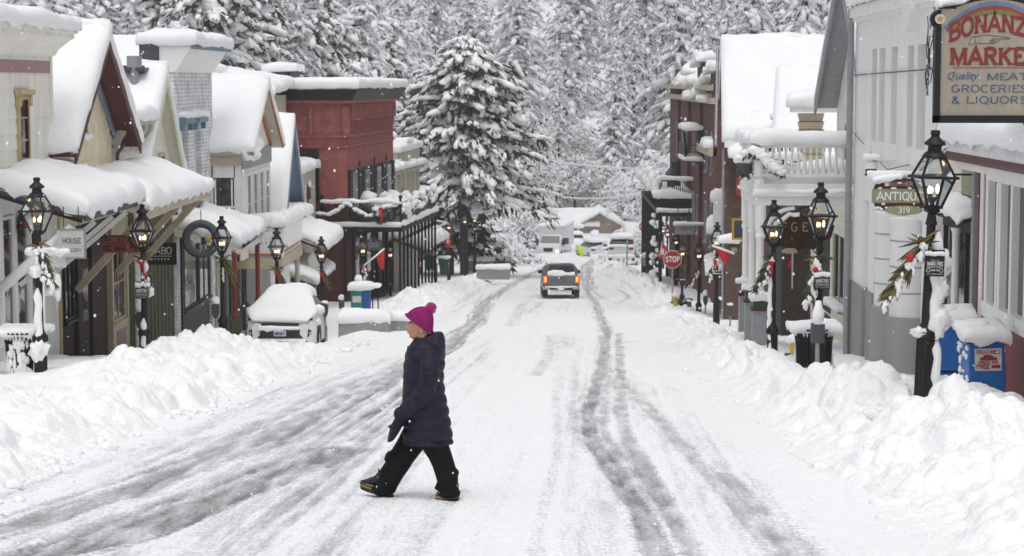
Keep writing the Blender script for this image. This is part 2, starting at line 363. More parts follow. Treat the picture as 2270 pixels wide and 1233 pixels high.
# ------------------------------------------------------------------ road with slush tracks
TL = ([10, 14, 30, 50, 75, 100, 130, 150, 190], [-4.9, -4.85, -4.5, -4.25, -3.9, -3.9, -3.4, -2.7, -2.6])
TR = ([10, 14, 40, 60, 80, 100, 120, 150, 190], [2.5, 2.4, 2.6, 3.1, 4.0, 4.6, 4.6, 3.6, 4.2])
toeL = lambda y: np.interp(y, *TL); toeR = lambda y: np.interp(y, *TR)
def ground_pt(px, py):
    """where the ray through a photo pixel meets the road plane"""
    lo, hi = 8., 230.
    for _ in range(50):
        m = (lo + hi) / 2; p = at(px, py, m)
        if p.z > -float(D(m)): lo = m
        else: hi = m
    return at(px, py, lo)
TR_ = [  # (width m, darkness, [photo points along a wheel track])
    (.55, .9, [(-150, 1262), (220, 1195), (383, 1133), (625, 1040), (760, 985)]),
    (.50, .75, [(-100, 1190), (120, 1128), (330, 1060), (573, 978), (705, 916), (780, 880), (899, 812), (990, 765), (1050, 715), (1075, 665), (1130, 632), (1180, 604), (1215, 588)]),
    (.35, .5, [(150, 1180), (480, 1065), (620, 1010), (770, 930), (800, 890), (770, 868)]),
    (.35, .5, [(300, 1090), (520, 960), (640, 905), (760, 850), (905, 805)]),
    (.30, .32, [(-60, 1110), (330, 985), (560, 900), (700, 850), (860, 790)]),
    (.28, .85, [(1345, 735), (1338, 790), (1318, 860), (1300, 905), (1312, 965), (1365, 1040), (1418, 1130), (1470, 1240)]),
    (.24, .7, [(1372, 735), (1374, 820), (1372, 900), (1400, 980), (1450, 1070), (1500, 1150), (1550, 1240)]),
    (.20, .5, [(1330, 740), (1350, 830), (1335, 900), (1345, 960), (1400, 1040), (1440, 1130)]),
    (.26, .6, [(1380, 845), (1440, 905), (1520, 985), (1610, 1075), (1700, 1165), (1790, 1250)]),
    (.35, .5, [(1595, 1040), (1650, 1100), (1720, 1180), (1780, 1245)]),
    (.18, .32, [(1470, 1060), (1560, 1072), (1600, 1078)]),
    (.2, .35, [(1355, 990), (1460, 1110), (1530, 1240)]),
    (.3, .35, [(1290, 1235), (1310, 1150), (1330, 1100)]),
    (.16, .3, [(1180, 1235), (1210, 1100), (1240, 960), (1230, 860)]),
    (.25, .35, [(880, 1240), (960, 1140), (1010, 1080)]),
    (.3, .35, [(1180, 830), (1215, 790), (1225, 740)]),
    (.35, .75, [(1345, 735), (1330, 700), (1322, 670), (1300, 640), (1288, 612), (1290, 590), (1310, 577)]),
    (.5, .8, [(1310, 640), (1303, 612), (1306, 590), (1312, 575)]),
    (.25, .5, [(1300, 632), (1330, 655), (1370, 672), (1395, 655), (1370, 640)]),
    (.2, .35, [(1000, 690), (1060, 665), (1075, 640), (1110, 622)]),
    (.35, .45, [(1060, 720), (1075, 690), (1090, 670)]),
    (.35, .4, [(1130, 720), (1150, 690), (1160, 670)]),
    (.4, .4, [(1345, 760), (1380, 756), (1400, 754)]),
    (.14, .3, [(1150, 845), (1240, 838), (1420, 832)]),
]
TRACKS = []
for wd, dk, pts in TR_:
    P = [ground_pt(*p) for p in pts]; q = []
    for a, b in zip(P[:-1], P[1:]):
        n = max(2, int((b - a).length / .15))
        q += [a.lerp(b, i / n) for i in range(n)]
    q.append(P[-1]); A = np.array([(p.x, p.y) for p in q])
    for _ in range(30): A[1:-1] = (A[:-2] + A[2:] + 2 * A[1:-1]) / 4
    TRACKS.append((wd * .6, dk * .92, A))
    if wd > .24 and len(A) > 6:
        T_ = np.gradient(A, axis=0); Nn = np.stack([T_[:, 1], -T_[:, 0]], 1) / (np.linalg.norm(T_, axis=1, keepdims=True) + 1e-6)
        for o_, q_ in ((.52, 1.0), (-.55, .85)): TRACKS.append((wd * .2, dk * q_, A + Nn * wd * o_ * (1 + .25 * np.sin(A[:, 1:2] * .35 + o_ * 9))))
def slush(x, y):
    s = np.zeros_like(x); wx = x + .10 * fbm(x * 1.1, y * .5, 21); 
    for wd, dk, A in TRACKS:
        m = (y > A[:, 1].min() - 2) & (y < A[:, 1].max() + 2)
        idx = np.nonzero(m)
        if len(idx[0]) == 0: continue
        px_, py_ = wx[idx], y[idx]; best = np.full(len(px_), 9., float)
        # nearest sample by y-window chunks
        for c in range(0, len(A), 40):
            B = A[c:c + 41]; lo, hi = B[:, 1].min() - 1, B[:, 1].max() + 1
            k = np.nonzero((py_ > lo) & (py_ < hi) & (px_ > B[:, 0].min() - 1) & (px_ < B[:, 0].max() + 1))[0]
            if len(k) == 0: continue
            d = np.sqrt((px_[k, None] - B[None, :, 0]) ** 2 + (py_[k, None] - B[None, :, 1]) ** 2).min(1)
            best[k] = np.minimum(best[k], d)
        f = dk * (1 - sst(wd * .5, wd * .95, best * (1 + .6 * fbm(px_ * 4, py_ * .5, 33))))
        s[idx] = np.maximum(s[idx], f)
    return s
yr = [11.5]
while yr[-1] < 192: yr.append(yr[-1] + max(.03, yr[-1] * .0021))
yr = np.array(yr); tr = np.linspace(0, 1, 300)
Yg = np.repeat(yr[:, None], 300, 1); a = toeL(yr)[:, None] - .5; b = toeR(yr)[:, None] + .5; Xg = a + (b - a) * tr[None]
S = slush(Xg, Yg)
wide = .42 * sst(-3.6, -2.6, Xg) * (1 - sst(-1.5, -.9, Xg)) * (1 - sst(40, 60, Yg)) + .55 * sst(-4.6, -4.0, Xg) * (1 - sst(-2.4, -1.4, Xg)) * (1 - sst(30, 46, Yg)) \
    + .34 * sst(-.2, .3, Xg) * (1 - sst(1.7, 2.3, Xg)) * (1 - sst(48, 60, Yg)) + .24 * sst(60, 80, Yg) + .14 * sst(-1.4, -.9, Xg) * (1 - sst(-.4, 0, Xg))
broad = wide * .9 * np.clip(.55 + 1.6 * fbm(Xg * 1.6 - .05 * Yg, Yg * .10, 41) + .9 * fbm(Xg * 6, Yg * .45, 42), 0, 1)
streak = np.clip(.5 + 2.4 * fbm(Xg * 8, Yg * .11, 45), 0, 1)
S = np.clip(np.maximum(S * (.72 + .5 * streak), broad * (.4 + .95 * np.clip(.5 + 2.6 * fbm(Xg * 13 - .3 * Yg, Yg * .1, 48), 0, 1))), 0, 1)
S *= np.clip(.8 + 1.3 * fbm(Xg * 9, Yg * 1.4, 51), .3, 1.1)
far = 1 / (1 + (Yg / 60) ** 2)
Zg = GZ(Xg, Yg) + .03 * fbm(Xg * 1.2, Yg * .5, 61) - .045 * S + (1 - .6 * S) * far * (.016 * clods(Xg * 5, Yg * 3.2, 62) * np.clip(.4 + 3 * fbm(Xg * .8, Yg * .8, 64), 0, 1.4) + .035 * fbm(Xg * 6, Yg * 4, 63))
Zg -= .03
V = np.stack([Xg, Yg, Zg], -1).reshape(-1, 3); ny, nx = Xg.shape
i = np.arange(ny - 1)[:, None] * nx + np.arange(nx - 1)[None]
road_m, t, bs = nt('slushy_road'); N = t.nodes; L = t.links
at_ = N.new('ShaderNodeAttribute'); at_.attribute_name = 'slush'
tc = N.new('ShaderNodeTexCoord'); mp = N.new('ShaderNodeMapping'); mp.inputs['Scale'].default_value = (4.2, .34, 1); L.new(tc.outputs['Object'], mp.inputs[0])
n1 = N.new('ShaderNodeTexNoise'); n1.inputs['Scale'].default_value = 9; n1.inputs['Detail'].default_value = 10; n1.inputs['Roughness'].default_value = .72; L.new(mp.outputs[0], n1.inputs[0])
ad = N.new('ShaderNodeMath'); ad.operation = 'MULTIPLY_ADD'; L.new(n1.outputs[0], ad.inputs[0]); ad.inputs[1].default_value = .62; ad.inputs[2].default_value = -.31
a2 = N.new('ShaderNodeMath'); a2.operation = 'ADD'; L.new(at_.outputs['Fac'], a2.inputs[0]); L.new(ad.outputs[0], a2.inputs[1])
m3 = N.new('ShaderNodeMapping'); m3.inputs['Scale'].default_value = (1, .4, 1); L.new(tc.outputs['Object'], m3.inputs[0]); n3 = N.new('ShaderNodeTexNoise'); n3.inputs['Scale'].default_value = 34; n3.inputs['Detail'].default_value = 4; L.new(m3.outputs[0], n3.inputs[0])
a3 = N.new('ShaderNodeMath'); a3.operation = 'MULTIPLY_ADD'; L.new(n3.outputs[0], a3.inputs[0]); a3.inputs[1].default_value = .8; L.new(a2.outputs[0], a3.inputs[2]); a4 = N.new('ShaderNodeMath'); a4.operation = 'SUBTRACT'; L.new(a3.outputs[0], a4.inputs[0]); a4.inputs[1].default_value = .4
cr = N.new('ShaderNodeValToRGB'); L.new(a4.outputs[0], cr.inputs[0]); e = cr.color_ramp.elements
e[0].position = .08; e[0].color = (.93, .935, .945, 1); e[1].position = .95; e[1].color = (.22, .22, .225, 1)
for p_, c_ in ((.22, (.80, .805, .82, 1)), (.45, (.58, .58, .595, 1)), (.72, (.4, .4, .41, 1))):
    k = e.new(p_); k.color = c_
L.new(cr.outputs[0], bs.inputs['Base Color'])
rr = N.new('ShaderNodeMapRange'); rr.inputs[1].default_value = .3; rr.inputs[2].default_value = .9; rr.inputs[3].default_value = .75; rr.inputs[4].default_value = .42; L.new(a2.outputs[0], rr.inputs[0]); L.new(rr.outputs[0], bs.inputs['Roughness'])
bs.inputs['Specular IOR Level'].default_value = .3
n2 = N.new('ShaderNodeTexNoise'); n2.inputs['Scale'].default_value = 22; n2.inputs['Detail'].default_value = 6; L.new(tc.outputs['Object'], n2.inputs[0])
bp = N.new('ShaderNodeBump'); bp.inputs['Strength'].default_value = .8; bp.inputs['Distance'].default_value = .03; L.new(n2.outputs[0], bp.inputs['Height']); L.new(bp.outputs[0], bs.inputs['Normal'])
road = tag(mesh_np('road', V, np.stack([i, i + 1, i + 1 + nx, i + nx], -1).reshape(-1, 4), road_m), kind='structure')
ca = road.data.attributes.new('slush', 'FLOAT', 'POINT'); ca.data.foreach_set('value', S.astype(np.float32).ravel())
# ------------------------------------------------------------------ ploughed banks and snowed-in pavements
def gau(x, y, cx, cy, sx, sy, h): return h * np.exp(-((x - cx) / sx) ** 2 - ((y - cy) / sy) ** 2)
def bank_left(x, y):
    d = toeL(y) + .35 * fbm(y * .8, y * 0, 71) - x           # metres inside the bank
    h = (.2 * sst(0, .8, d) - .12 * sst(2.0, 3.6, d)) * (1 - .75 * sst(40.5, 46, y) * (1 - sst(74, 84, y)))
    pile = gau(x, y, -6.9, 38, .9, 6, .14) + gau(x, y, -7.3, 33.6, .8, 2.0, .16) + gau(x, y, -6.2, 45.5, 1.0, 1.0, .05) + gau(x, y, -6.3, 24, 1.3, 4, .05) \
        + gau(x, y, -7.4, 40, .7, 2.5, .16) + gau(x, y, -5.2, 70, .8, 4, .06) + gau(x, y, -5.6, 82, 1.0, 8, .2) + gau(x, y, -4.8, 100, 1.2, 16, .25) + gau(x, y, -6, 97, 1.4, 9, .3) + gau(x, y, -3.6, 140, 1.2, 20, .3)
    walk = sst(3.9, 4.7, d) * sst(41, 44, y) * (1 - sst(51, 54, y))
    rough = np.clip(.8 * sst(.0, .4, d) * (1 - .8 * sst(2.0, 3.0, d)) * (1 - .75 * sst(40.5, 46, y)) + pile * 3.2, 0, 1.1)
    return h + pile - .12 * walk, rough, d
def bank_right(x, y):
    d = x - toeR(y) - .4 * fbm(y * .7, y * 0, 81)
    h = .16 * sst(0, 1.2, d) - .08 * sst(1.8, 2.6, d) + .1 * sst(3.4, 4.8, x) * (1 - sst(25, 33, y))
    pile = gau(x, y, 4.3, 26.5, .85, 2.0, .28) + gau(x, y, 3.9, 20.2, 1.0, 1.7, .2) + gau(x, y, 4.9, 18, 1.2, 3, .2) + gau(x, y, 4.6, 22.2, .8, .9, .24) + gau(x, y, 5.4, 25, .6, 1.4, .2) + gau(x, y, 3.4, 40, .5, 6, .12) \
        + gau(x, y, 3.6, 33, .6, 3, .1) + gau(x, y, 3.9, 52, .6, 8, .05) + gau(x, y, 4.3, 75, .9, 14, .1) + gau(x, y, 5.2, 110, 1., 16, .3) + gau(x, y, 5, 140, 1.2, 20, .35)
    rough = np.clip(.4 * sst(0, .6, d) * (1 - .6 * sst(2.2, 2.8, d)) + .3 * sst(.3, .8, d) * (1 - sst(1.6, 2.2, d)) + pile * 2.0, 0, 1.2)
    return h + pile, rough, d
def bank(name, x0, x1, fn, seed):
    y = [11.5]
    while y[-1] < 190: y.append(y[-1] + max(.028, y[-1] * .0019))
    y = np.array(y); n = 250
    Yg = np.repeat(y[:, None], n, 1); a = x0(y)[:, None]; b = x1(y)[:, None]; Xg = a + (b - a) * np.linspace(0, 1, n)[None]
    h, rough, d = fn(Xg, Yg)
    wx = Xg + .12 * fbm(Xg * 2.2, Yg * 2.2, seed + 1); wy = Yg + .12 * fbm(Xg * 2.2, Yg * 2.2, seed + 2)
    pm = np.clip(.5 + 3 * fbm(Xg * .9, Yg * .7, seed + 3), 0, 1); c = .52 * clods(wx * 1.1, wy * .9, seed, .62) + .31 * clods(wx * 2.6, wy * 2.2, seed + 20, .7) * (.4 + pm) + .10 * clods(wx * 6.5, wy * 6, seed + 40, .8) * (1.5 - pm) + .04 * clods(wx * 15, wy * 14, seed + 60, .8) * (.3 + 1.2 * pm)
    Zg = GZ(Xg, Yg) - .06 + h + rough * (c - .12) * (.75 + .9 * fbm(Xg * .6, Yg * .6, seed + 7)) + .05 * fbm(Xg * 1.5, Yg * 1.5, seed + 8) + .05 * rough * fbm(Xg * 11, Yg * 11, seed + 9)
    Zg = np.where(d < 0, np.minimum(Zg, GZ(Xg, Yg) - .06 + .5 * d), Zg)
    V = np.stack([Xg, Yg, Zg], -1).reshape(-1, 3); ny, nx = Xg.shape
    i = np.arange(ny - 1)[:, None] * nx + np.arange(nx - 1)[None]
    return tag(mesh_np(name, V, np.stack([i, i + 1, i + 1 + nx, i + nx], -1).reshape(-1, 4), M['snow_bank']), kind='structure')
M['snow_bank'] = snow_mat('snow_bank', (.93, .933, .94), .8, 22, dirt=.5)
bank('terrain', lambda y: y * 0 - 12.6, lambda y: toeL(y) + .25, bank_left, 100)
bank('terrain', lambda y: toeR(y) - .25, lambda y: 8.8 + np.clip(y - 60, 0, 99) * .03, bank_right, 200)
# loose lumps along the plough line
C = []; Fv = []; V0, F0 = ico(2); nn = 0
def put_lumps(n, fn, y0, y1, rs):
    global nn
    for _ in range(n):
        y = y0 * (y1 / y0) ** random.random(); x, zo = fn(y)
        r = rs * (.35 + random.random() ** 3)
        k = np.array([1 + .5 * noise.noise(Vector(v) * 1.7 + Vector((nn * 3.1, 0, 0))) for v in V0])[:, None]
        C.append(V0 * k * np.array([r * random.uniform(.8, 1.4), r * random.uniform(.8, 1.4), r * .75]) + np.array([x, y, gz(x, y) + zo + r * .15])); Fv.append(F0 + nn * len(V0)); nn += 1
put_lumps(260, lambda y: (float(toeL(y)) - .4 + random.gauss(.1, .22), -.02), 13, 50, .07)
put_lumps(70, lambda y: (float(toeL(y)) - .1 + abs(random.gauss(.1, .3)), -.03), 13, 40, .04)
put_lumps(110, lambda y: (float(toeR(y)) + random.gauss(.5, .4), -.03), 14, 50, .055)
put_lumps(60, lambda y: (4.2 + random.gauss(0, .5), .25), 18, 29, .08)
tag(mesh_np('snow_lumps', np.concatenate(C), np.concatenate(Fv), M['snow_bank']), 'loose lumps of ploughed snow along the edges of the road', 'snow', kind='stuff')
# bare wet pavement under the awnings
mb = MB(); 
for k in range(12):
    y0 = 41.5 + k; y1 = y0 + 1
    mb.hexa([(-11, y0, gz(-11, y0) - .1), (-8.75, y0, gz(-9, y0) - .1), (-8.75, y1, gz(-9, y1) - .1), (-11, y1, gz(-11, y1) - .1), (-11, y0, gz(-11, y0) + .02), (-8.9, y0, gz(-9, y0) + .02), (-8.9, y1, gz(-9, y1) + .02), (-11, y1, gz(-11, y1) + .02)])
tag(mb.build('pavement', M['pave']), kind='structure')
# ------------------------------------------------------------------ building helpers; local frame: u along the street, v out towards the street, w up
LF = lambda u, v, w: (v, u, w)        # left row: street lies at +x
RF = lambda u, v, w: (-v, u, w)       # right row: street lies at -x
def siding(mb, lim, w0, w1, step, v=0, d=.025):
    """weatherboards: each row leans out at its foot; lim(w) -> (u0, u1)"""
    n = max(1, round((w1 - w0) / step)); st = (w1 - w0) / n
    for k in range(n):
        a = w0 + k * st; b = a + st; l0, r0 = lim(a); l1, r1 = lim(b)
        if r1 - l1 < .02: continue
        mb.hexa([(l0, v - .15, a), (r0, v - .15, a), (r0, v + d, a), (l0, v + d, a), (l1, v - .15, b), (r1, v - .15, b), (r1, v + .003, b), (l1, v + .003, b)])
def window(root, XF, u0, u1, w0, w1, v, fm, gm, nx=1, ny=2, fr=.07, name='window', pr=.05, label=None, sill=True):
    f = MB(XF)
    f.box(u0, u0 + fr, v - .05, v + pr, w0, w1); f.box(u1 - fr, u1, v - .05, v + pr, w0, w1)
    f.box(u0 + fr, u1 - fr, v - .05, v + pr - .003, w1 - fr, w1); f.box(u0 + fr, u1 - fr, v - .05, v + pr - .003, w0, w0 + fr)
    b = .03
    for k in range(1, nx):
        c = u0 + (u1 - u0) * k / nx; f.box(c - b / 2, c + b / 2, v, v + pr - .015, w0 + fr, w1 - fr)
    for k in range(1, ny):
        c = w0 + (w1 - w0) * k / ny; f.box(u0 + fr, u1 - fr, v, v + pr - .02, c - b / 2, c + b / 2)
    if sill: f.box(u0 - .06, u1 + .06, v - .05, v + pr + .06, w0 - .06, w0 - .002)
    o = f.build(name, fm, root)
    if label: o['label'] = label
    g = MB(XF); g.box(u0 + fr, u1 - fr, v - .02, v + .012, w0 + fr, w1 - fr); g.build('pane', gm, o)
    return o
def part(name, mats, root, XF, fn, **k):
    m = MB(XF); fn(m); return m.build(name, mats, root, **k)
def gable_roof(root, XF, u0, um, u1, v0, v1, we0, wa, we1, mat_, bm, th=.16, snow=.36, barge=.22, seed=1, so=.1, bare=None, soff=None):
    """ridge runs along v. we0/we1 eave heights at u0/u1, wa ridge height"""
    r = MB(XF)
    r.hexa([(u0, v0, we0 - th), (um, v0, wa - th), (um, v1, wa - th), (u0, v1, we0 - th), (u0, v0, we0), (um, v0, wa), (um, v1, wa), (u0, v1, we0)])
    r.hexa([(um, v0, wa - th), (u1, v0, we1 - th), (u1, v1, we1 - th), (um, v1, wa - th), (um, v0, wa), (u1, v0, we1), (u1, v1, we1), (um, v1, wa)])
    ro = r.build('roof', soff or mat_, root)
    b = MB(XF); t = .05
    for (a, wa_, c, wc) in ((u0, we0, um, wa), (um, wa, u1, we1)):
        b.hexa([(a, v1 + .002, wa_ - barge), (c, v1 + .002, wc - barge), (c, v1 + t, wc - barge), (a, v1 + t, wa_ - barge), (a, v1 + .002, wa_ + .02), (c, v1 + .002, wc + .02), (c, v1 + t, wc + .02), (a, v1 + t, wa_ + .02)])
    b.build('bargeboard', bm, ro)
    s = MB(XF)
    s.snow([(u0, v0, we0 + .01), (um + .05, v0, wa + .01), (um + .05, v1, wa + .01), (u0, v1, we0 + .01)], snow, .4, so, .28, seed)
    s.snow([(um - .05, v0, wa + .01), (u1, v0, we1 + .01), (u1, v1, we1 + .01), (um - .05, v1, wa + .01)], snow, .4, so, .28, seed + 3)
    s.build('snow_cover', M['snow'], ro, smooth=True)
    return ro
def snowpart(root, XF, P, name='snow_cap', **k):
    m = MB(XF); m.snow(P, **k); return m.build(name, M['snow'], root, smooth=True)
def gable_wall(root, XF, u0, um, u1, wb, we, wa, m, step=.25, v=0, dep=.2):
    g = MB(XF)
    def lim(w):
        t = np.clip((w - we) / (wa - we), 0, 1); return u0 + (um - u0) * t, u1 + (um - u1) * t
    if step: siding(g, lim, wb, we, step, v); siding(g, lim, we, wa, step, v)
    else: g.prism([(u0, v - dep, wb), (u1, v - dep, wb), (u1, v - dep, we), (um, v - dep, wa), (u0, v - dep, we)], (0, dep, 0))
    return g.build('wall', m, root)
# ================================================================== LEFT ROW
XW = -10.5
def broot(name, x, Y, label, cat='building', rz=0): return empty(name, (x, Y, 0), rz, label, cat)
GR = M['greywood']
# --- cream false-front shop at the left edge
y0 = 33; b = broot('clapboard_shop', XW, y0, 'cream clapboard false front shop with mauve frieze band and flared cornice, nearest on the left'); Y1 = 42.8 - y0
gl = gz(XW, 38); 
m = MB(LF); siding(m, lambda w: (0, Y1), -1.95, .17, .29); siding(m, lambda w: (0, Y1), .42, .52, .1); m.box(0, Y1, -6, -.16, -6.4, .6); m.box(Y1 - .16, Y1 + .02, -.1, .05, -1.95, .5)
m.box(0, Y1, -.155, .0, -6.4, -1.95)
m.build('wall', M['cream'], b)
part('frieze_band', M['band'], b, LF, lambda m: m.box(0, Y1 - .02, .0, .035, .17, .42))
def cor(m):
    P = [(0, .0, .5), (0, .1, .55), (0, .16, .66), (0, .42, .86), (0, .5, .9), (0, .5, .98), (0, .58, 1.0), (0, .58, 1.08), (0, -.2, 1.08), (0, -.2, .5)]
    m.prism(P, (Y1 + .12, 0, 0))
c = part('cornice', M['cream'], b, LF, cor)
snowpart(c, LF, [(0, -.3, 1.09), (Y1 + .15, -.3, 1.09), (Y1 + .15, .58, 1.09), (0, .58, 1.09)], t=.34, r=.3, o=.07, seed=2)
wn = window(b, LF, 39.93 - y0, 40.75 - y0, -1.62, -.28, .03, M['gold'], M['glass'], 1, 3, .09)
part('hood', M['gold'], wn, LF, lambda m: (m.box(39.8 - y0, 40.9 - y0, .03, .16, -.27, -.17), m.box(39.86 - y0, 39.99 - y0, .03, .12, -.5, -.272), m.box(40.7 - y0, 40.83 - y0, .03, .12, -.5, -.272)))
part('inner_frame', M['maroon'], wn, LF, lambda m: (m.box(40.03 - y0, 40.08 - y0, .03, .075, -1.53, -.37), m.box(40.6 - y0, 40.65 - y0, .03, .075, -1.53, -.37)))
part('panel', M['maroon'], wn, LF, lambda m: m.box(39.95 - y0, 40.72 - y0, .03, .1, -1.87, -1.69))
# shop front below the awning
def front(m):
    for u in (1.2, 2.9, 4.1, 5.3, 6.3, 7.4, 8.4, 9.55): m.box(u, u + .2, 0, .09, -6.4, -2.2)
    m.box(0, Y1, 0, .07, -2.55, -2.0); m.box(0, Y1, 0, .06, -6.4, -5.05)
part('shop_front', M['white'], b, LF, front)
for (a, c_) in ((1.4, 2.9), (3.1, 4.1), (4.3, 5.3), (5.5, 6.3), (6.5, 7.4)):
    window(b, LF, a, c_, -4.98, -2.6, .02, M['white'], M['glass2'], 1, 2, .06, 'shop_window')
for u in (1.5, 3.2, 4.4, 5.5, 6.5, 7.5): part('base_panel', M['band'], b, LF, lambda m: m.box(u, u + .7, .061, .08, -6.0, -5.25))
dr = part('door', M['gold'], b, LF, lambda m: (m.box(7.6, 8.4, .01, .06, -5.9, -2.62),))
part('pane', M['glass'], dr, LF, lambda m: m.box(7.72, 8.28, .05, .068, -4.9, -2.75))
part('pilaster', M['gold'], b, LF, lambda m: m.box(Y1 - .06, Y1 + .03, .095, .14, -6.3, -2.1))
def awning(root, XF, u0, u1, v1, wi, wo, fas, fh=.16, snow=.42, seed=5, braces=(), bm=None, th=.08, v0=.0, tilt=0):
    a = MB(XF)
    a.hexa([(u0, v0, wi - th), (u1, v0, wi - th), (u1, v1, wo - th), (u0, v1, wo - th), (u0, v0, wi), (u1, v0, wi), (u1, v1, wo), (u0, v1, wo)])
    n = int((u1 - u0) / .6)
    for k in range(n + 1):
        u = u0 + .05 + (u1 - u0 - .15) * k / n
        a.hexa([(u, v0, wi - th - .12), (u + .05, v0, wi - th - .12), (u + .05, v1 - .05, wo - th - .12), (u, v1 - .05, wo - th - .12), (u, v0, wi - th - .001), (u + .05, v0, wi - th - .001), (u + .05, v1 - .05, wo - th - .001), (u, v1 - .05, wo - th - .001)])
    ao = a.build('awning', bm or fas, root)
    f = MB(XF); f.box(u0 - .02, u1 + .02, v1 + .002, v1 + .05, wo - fh - .04, wo + .02)
    for u in (u0 - .045, u1 + .005):
        f.hexa([(u, v0 + .05, wi - fh), (u + .04, v0 + .05, wi - fh), (u + .04, v1, wo - fh), (u, v1, wo - fh), (u, v0 + .05, wi + .02), (u + .04, v0 + .05, wi + .02), (u + .04, v1, wo + .02), (u, v1, wo + .02)])
    f.build('fascia', fas, ao)
    s = MB(XF); s.snow([(u0, v0 + .05, wi + .01), (u1, v0 + .05, wi + .01), (u1, v1 + .05, wo + .01), (u0, v1 + .05, wo + .01)], snow * .72, .28, .09, .16, seed, amp=.4, drip=.16)
    s.build('snow_cover', M['snow'], ao, smooth=True)
    for (p, q, wd, mt) in braces:
        bb = MB(XF); bb.bar(p, q, wd); bb.build('brace', mt, ao)
    return ao
aw = awning(b, LF, 38.0 - y0, 43.2 - y0, 1.75, -1.95, -2.47, M['dgrey'], .12, .5, 6,
       [((38.1 - y0, .1, -4.0), (38.1 - y0, 1.55, -2.75), .1, M['white']), ((39.6 - y0, .1, -4.0), (39.6 - y0, 1.6, -2.75), .09, M['white']), ((41.2 - y0, .1, -4.0), (41.2 - y0, 1.6, -2.75), .09, M['white']), ((42.6 - y0, .1, -4.0), (42.6 - y0, 1.6, -2.75), .09, M['white'])], M['darkwood'])
sn = MB(LF); sn.tube([(38.1 - y0, -.3, -4.3), (38.1 - y0, .6, -3.5), (38.1 - y0, 1.5, -2.72)], [.1, .1, .08], 8); sn.build('snow_strip', M['snow'], aw, smooth=True)
# --- yellow gabled building with maroon soffits
y0 = 42.8; b = broot('gabled_shop', XW, y0, 'pale yellow gabled building with dark maroon eaves and louvred attic vent'); Y1 = 5.2
gable_wall(b, LF, 0, 3.1, 6.0, -3.2, -1.5, 1.05, M['yellow'], .3)
part('side_wall', M['yellow'], b, LF, lambda m: m.box(0, 6, -7, -.155, -6.6, -1.4))
gable_roof(b, LF, -.35, 3.1, 6.5, -7, .55, -1.45, 1.02, -1.45, M['maroon'], M['maroon'], .14, .42, .3, 11)
part('trim_strip', M['bluegrey'], b, LF, lambda m: (m.hexa([(3.1, .03, .62), (6.2, .03, -1.55), (6.2, .09, -1.55), (3.1, .09, .62), (3.1, .03, .85), (6.2, .03, -1.32), (6.2, .09, -1.32), (3.1, .09, .85)]), m.hexa([(3.1, .03, .62), (0.05, .03, -1.55), (0.05, .09, -1.55), (3.1, .09, .62), (3.1, .03, .85), (0.05, .03, -1.32), (0.05, .09, -1.32), (3.1, .09, .85)])))
def louv(m):
    m.box(2.35, 2.43, .02, .08, -1.2, -.1); m.box(3.0, 3.08, .02, .08, -1.2, -.1)
    for k in range(13): m.hexa([(2.43, .02, -1.15 + k * .08), (3.0, .02, -1.15 + k * .08), (3.0, .07, -1.17 + k * .08), (2.43, .07, -1.17 + k * .08), (2.43, .02, -1.13 + k * .08), (3.0, .02, -1.13 + k * .08), (3.0, .07, -1.15 + k * .08), (2.43, .07, -1.15 + k * .08)])
lv = part('attic_vent', M['gold'], b, LF, louv)
part('backing', M['black'], lv, LF, lambda m: m.box(2.43, 3.0, .0, .03, -1.2, -.1))
snowpart(lv, LF, [(2.3, .03, -1.28), (3.1, .03, -1.28), (3.1, .15, -1.28), (2.3, .15, -1.28)], t=.1, r=.08, o=.03, step=.1)
part('meter_box', M['greywood'], b, LF, lambda m: (m.box(.55, .85, .02, .2, -2.15, -1.85), m.tube([(.7, .1, -2.1), (.7, .1, -2.9)], .02)))
part('downspout', M['dgrey'], b, LF, lambda m: m.tube([(5.95, .3, -1.5), (5.95, .12, -1.75), (5.95, .1, -3.2)], .045))
part('ground_floor_wall', M['brickdark'], b, LF, lambda m: (m.box(0, 5.2, -.4, 0, -6.8, -3.2), m.box(1.7, 2.0, 0, .1, -6.8, -3.3), m.box(3.1, 3.4, 0, .1, -6.8, -3.3), m.box(0, .3, 0, .1, -6.8, -3.3)))
window(b, LF, .6, 1.5, -5.2, -3.5, .02, M['black'], M['glass'], 2, 1, .06)
dr = part('door', M['darkwood'], b, LF, lambda m: m.box(2.2, 3.0, .0, .04, -6.6, -4.0)); part('pane', M['glass'], dr, LF, lambda m: m.box(2.35, 2.85, .03, .05, -5.4, -4.2))
# --- small false front with scrolled bracket cornice
y0 = 48.0; b = broot('bracketed_shop', XW, y0, 'narrow cream clapboard shop with scrolled bracket cornice beside the maroon gable'); Y1 = 4.3
m = MB(LF); siding(m, lambda w: (.7, Y1), -3.2, -1.55, .27); m.box(0, Y1, -.5, -.16, -6.8, -.95); m.box(0, Y1, -6, -.5, -6.8, -2.6); m.box(Y1 - .12, Y1 + .01, -.1, .05, -3.2, -1.55); m.build('wall', M['cream'], b)
def cor(m):
    m.box(.6, Y1 + .1, -.15, .09, -1.72, -1.6); m.box(.6, Y1 + .1, -.15, .4, -1.02, -.93); m.box(.65, Y1 + .05, -.15, .34, -1.1, -1.02)
    for k in range(5):
        u = .75 + k * .82
        m.prism([(u, .0, -1.66), (u, .1, -1.7), (u, .14, -1.55), (u, .2, -1.4), (u, .33, -1.25), (u, .34, -1.1), (u, 0, -1.1)], (.24, 0, 0))
        m.tube([(u - .02, .2, -1.25), (u + .26, .2, -1.25)], .09, 12)
c = part('cornice', M['beige'], b, LF, cor)
part('frieze', M['band'], c, LF, lambda m: m.box(.7, Y1, -.01, .02, -1.6, -1.1))
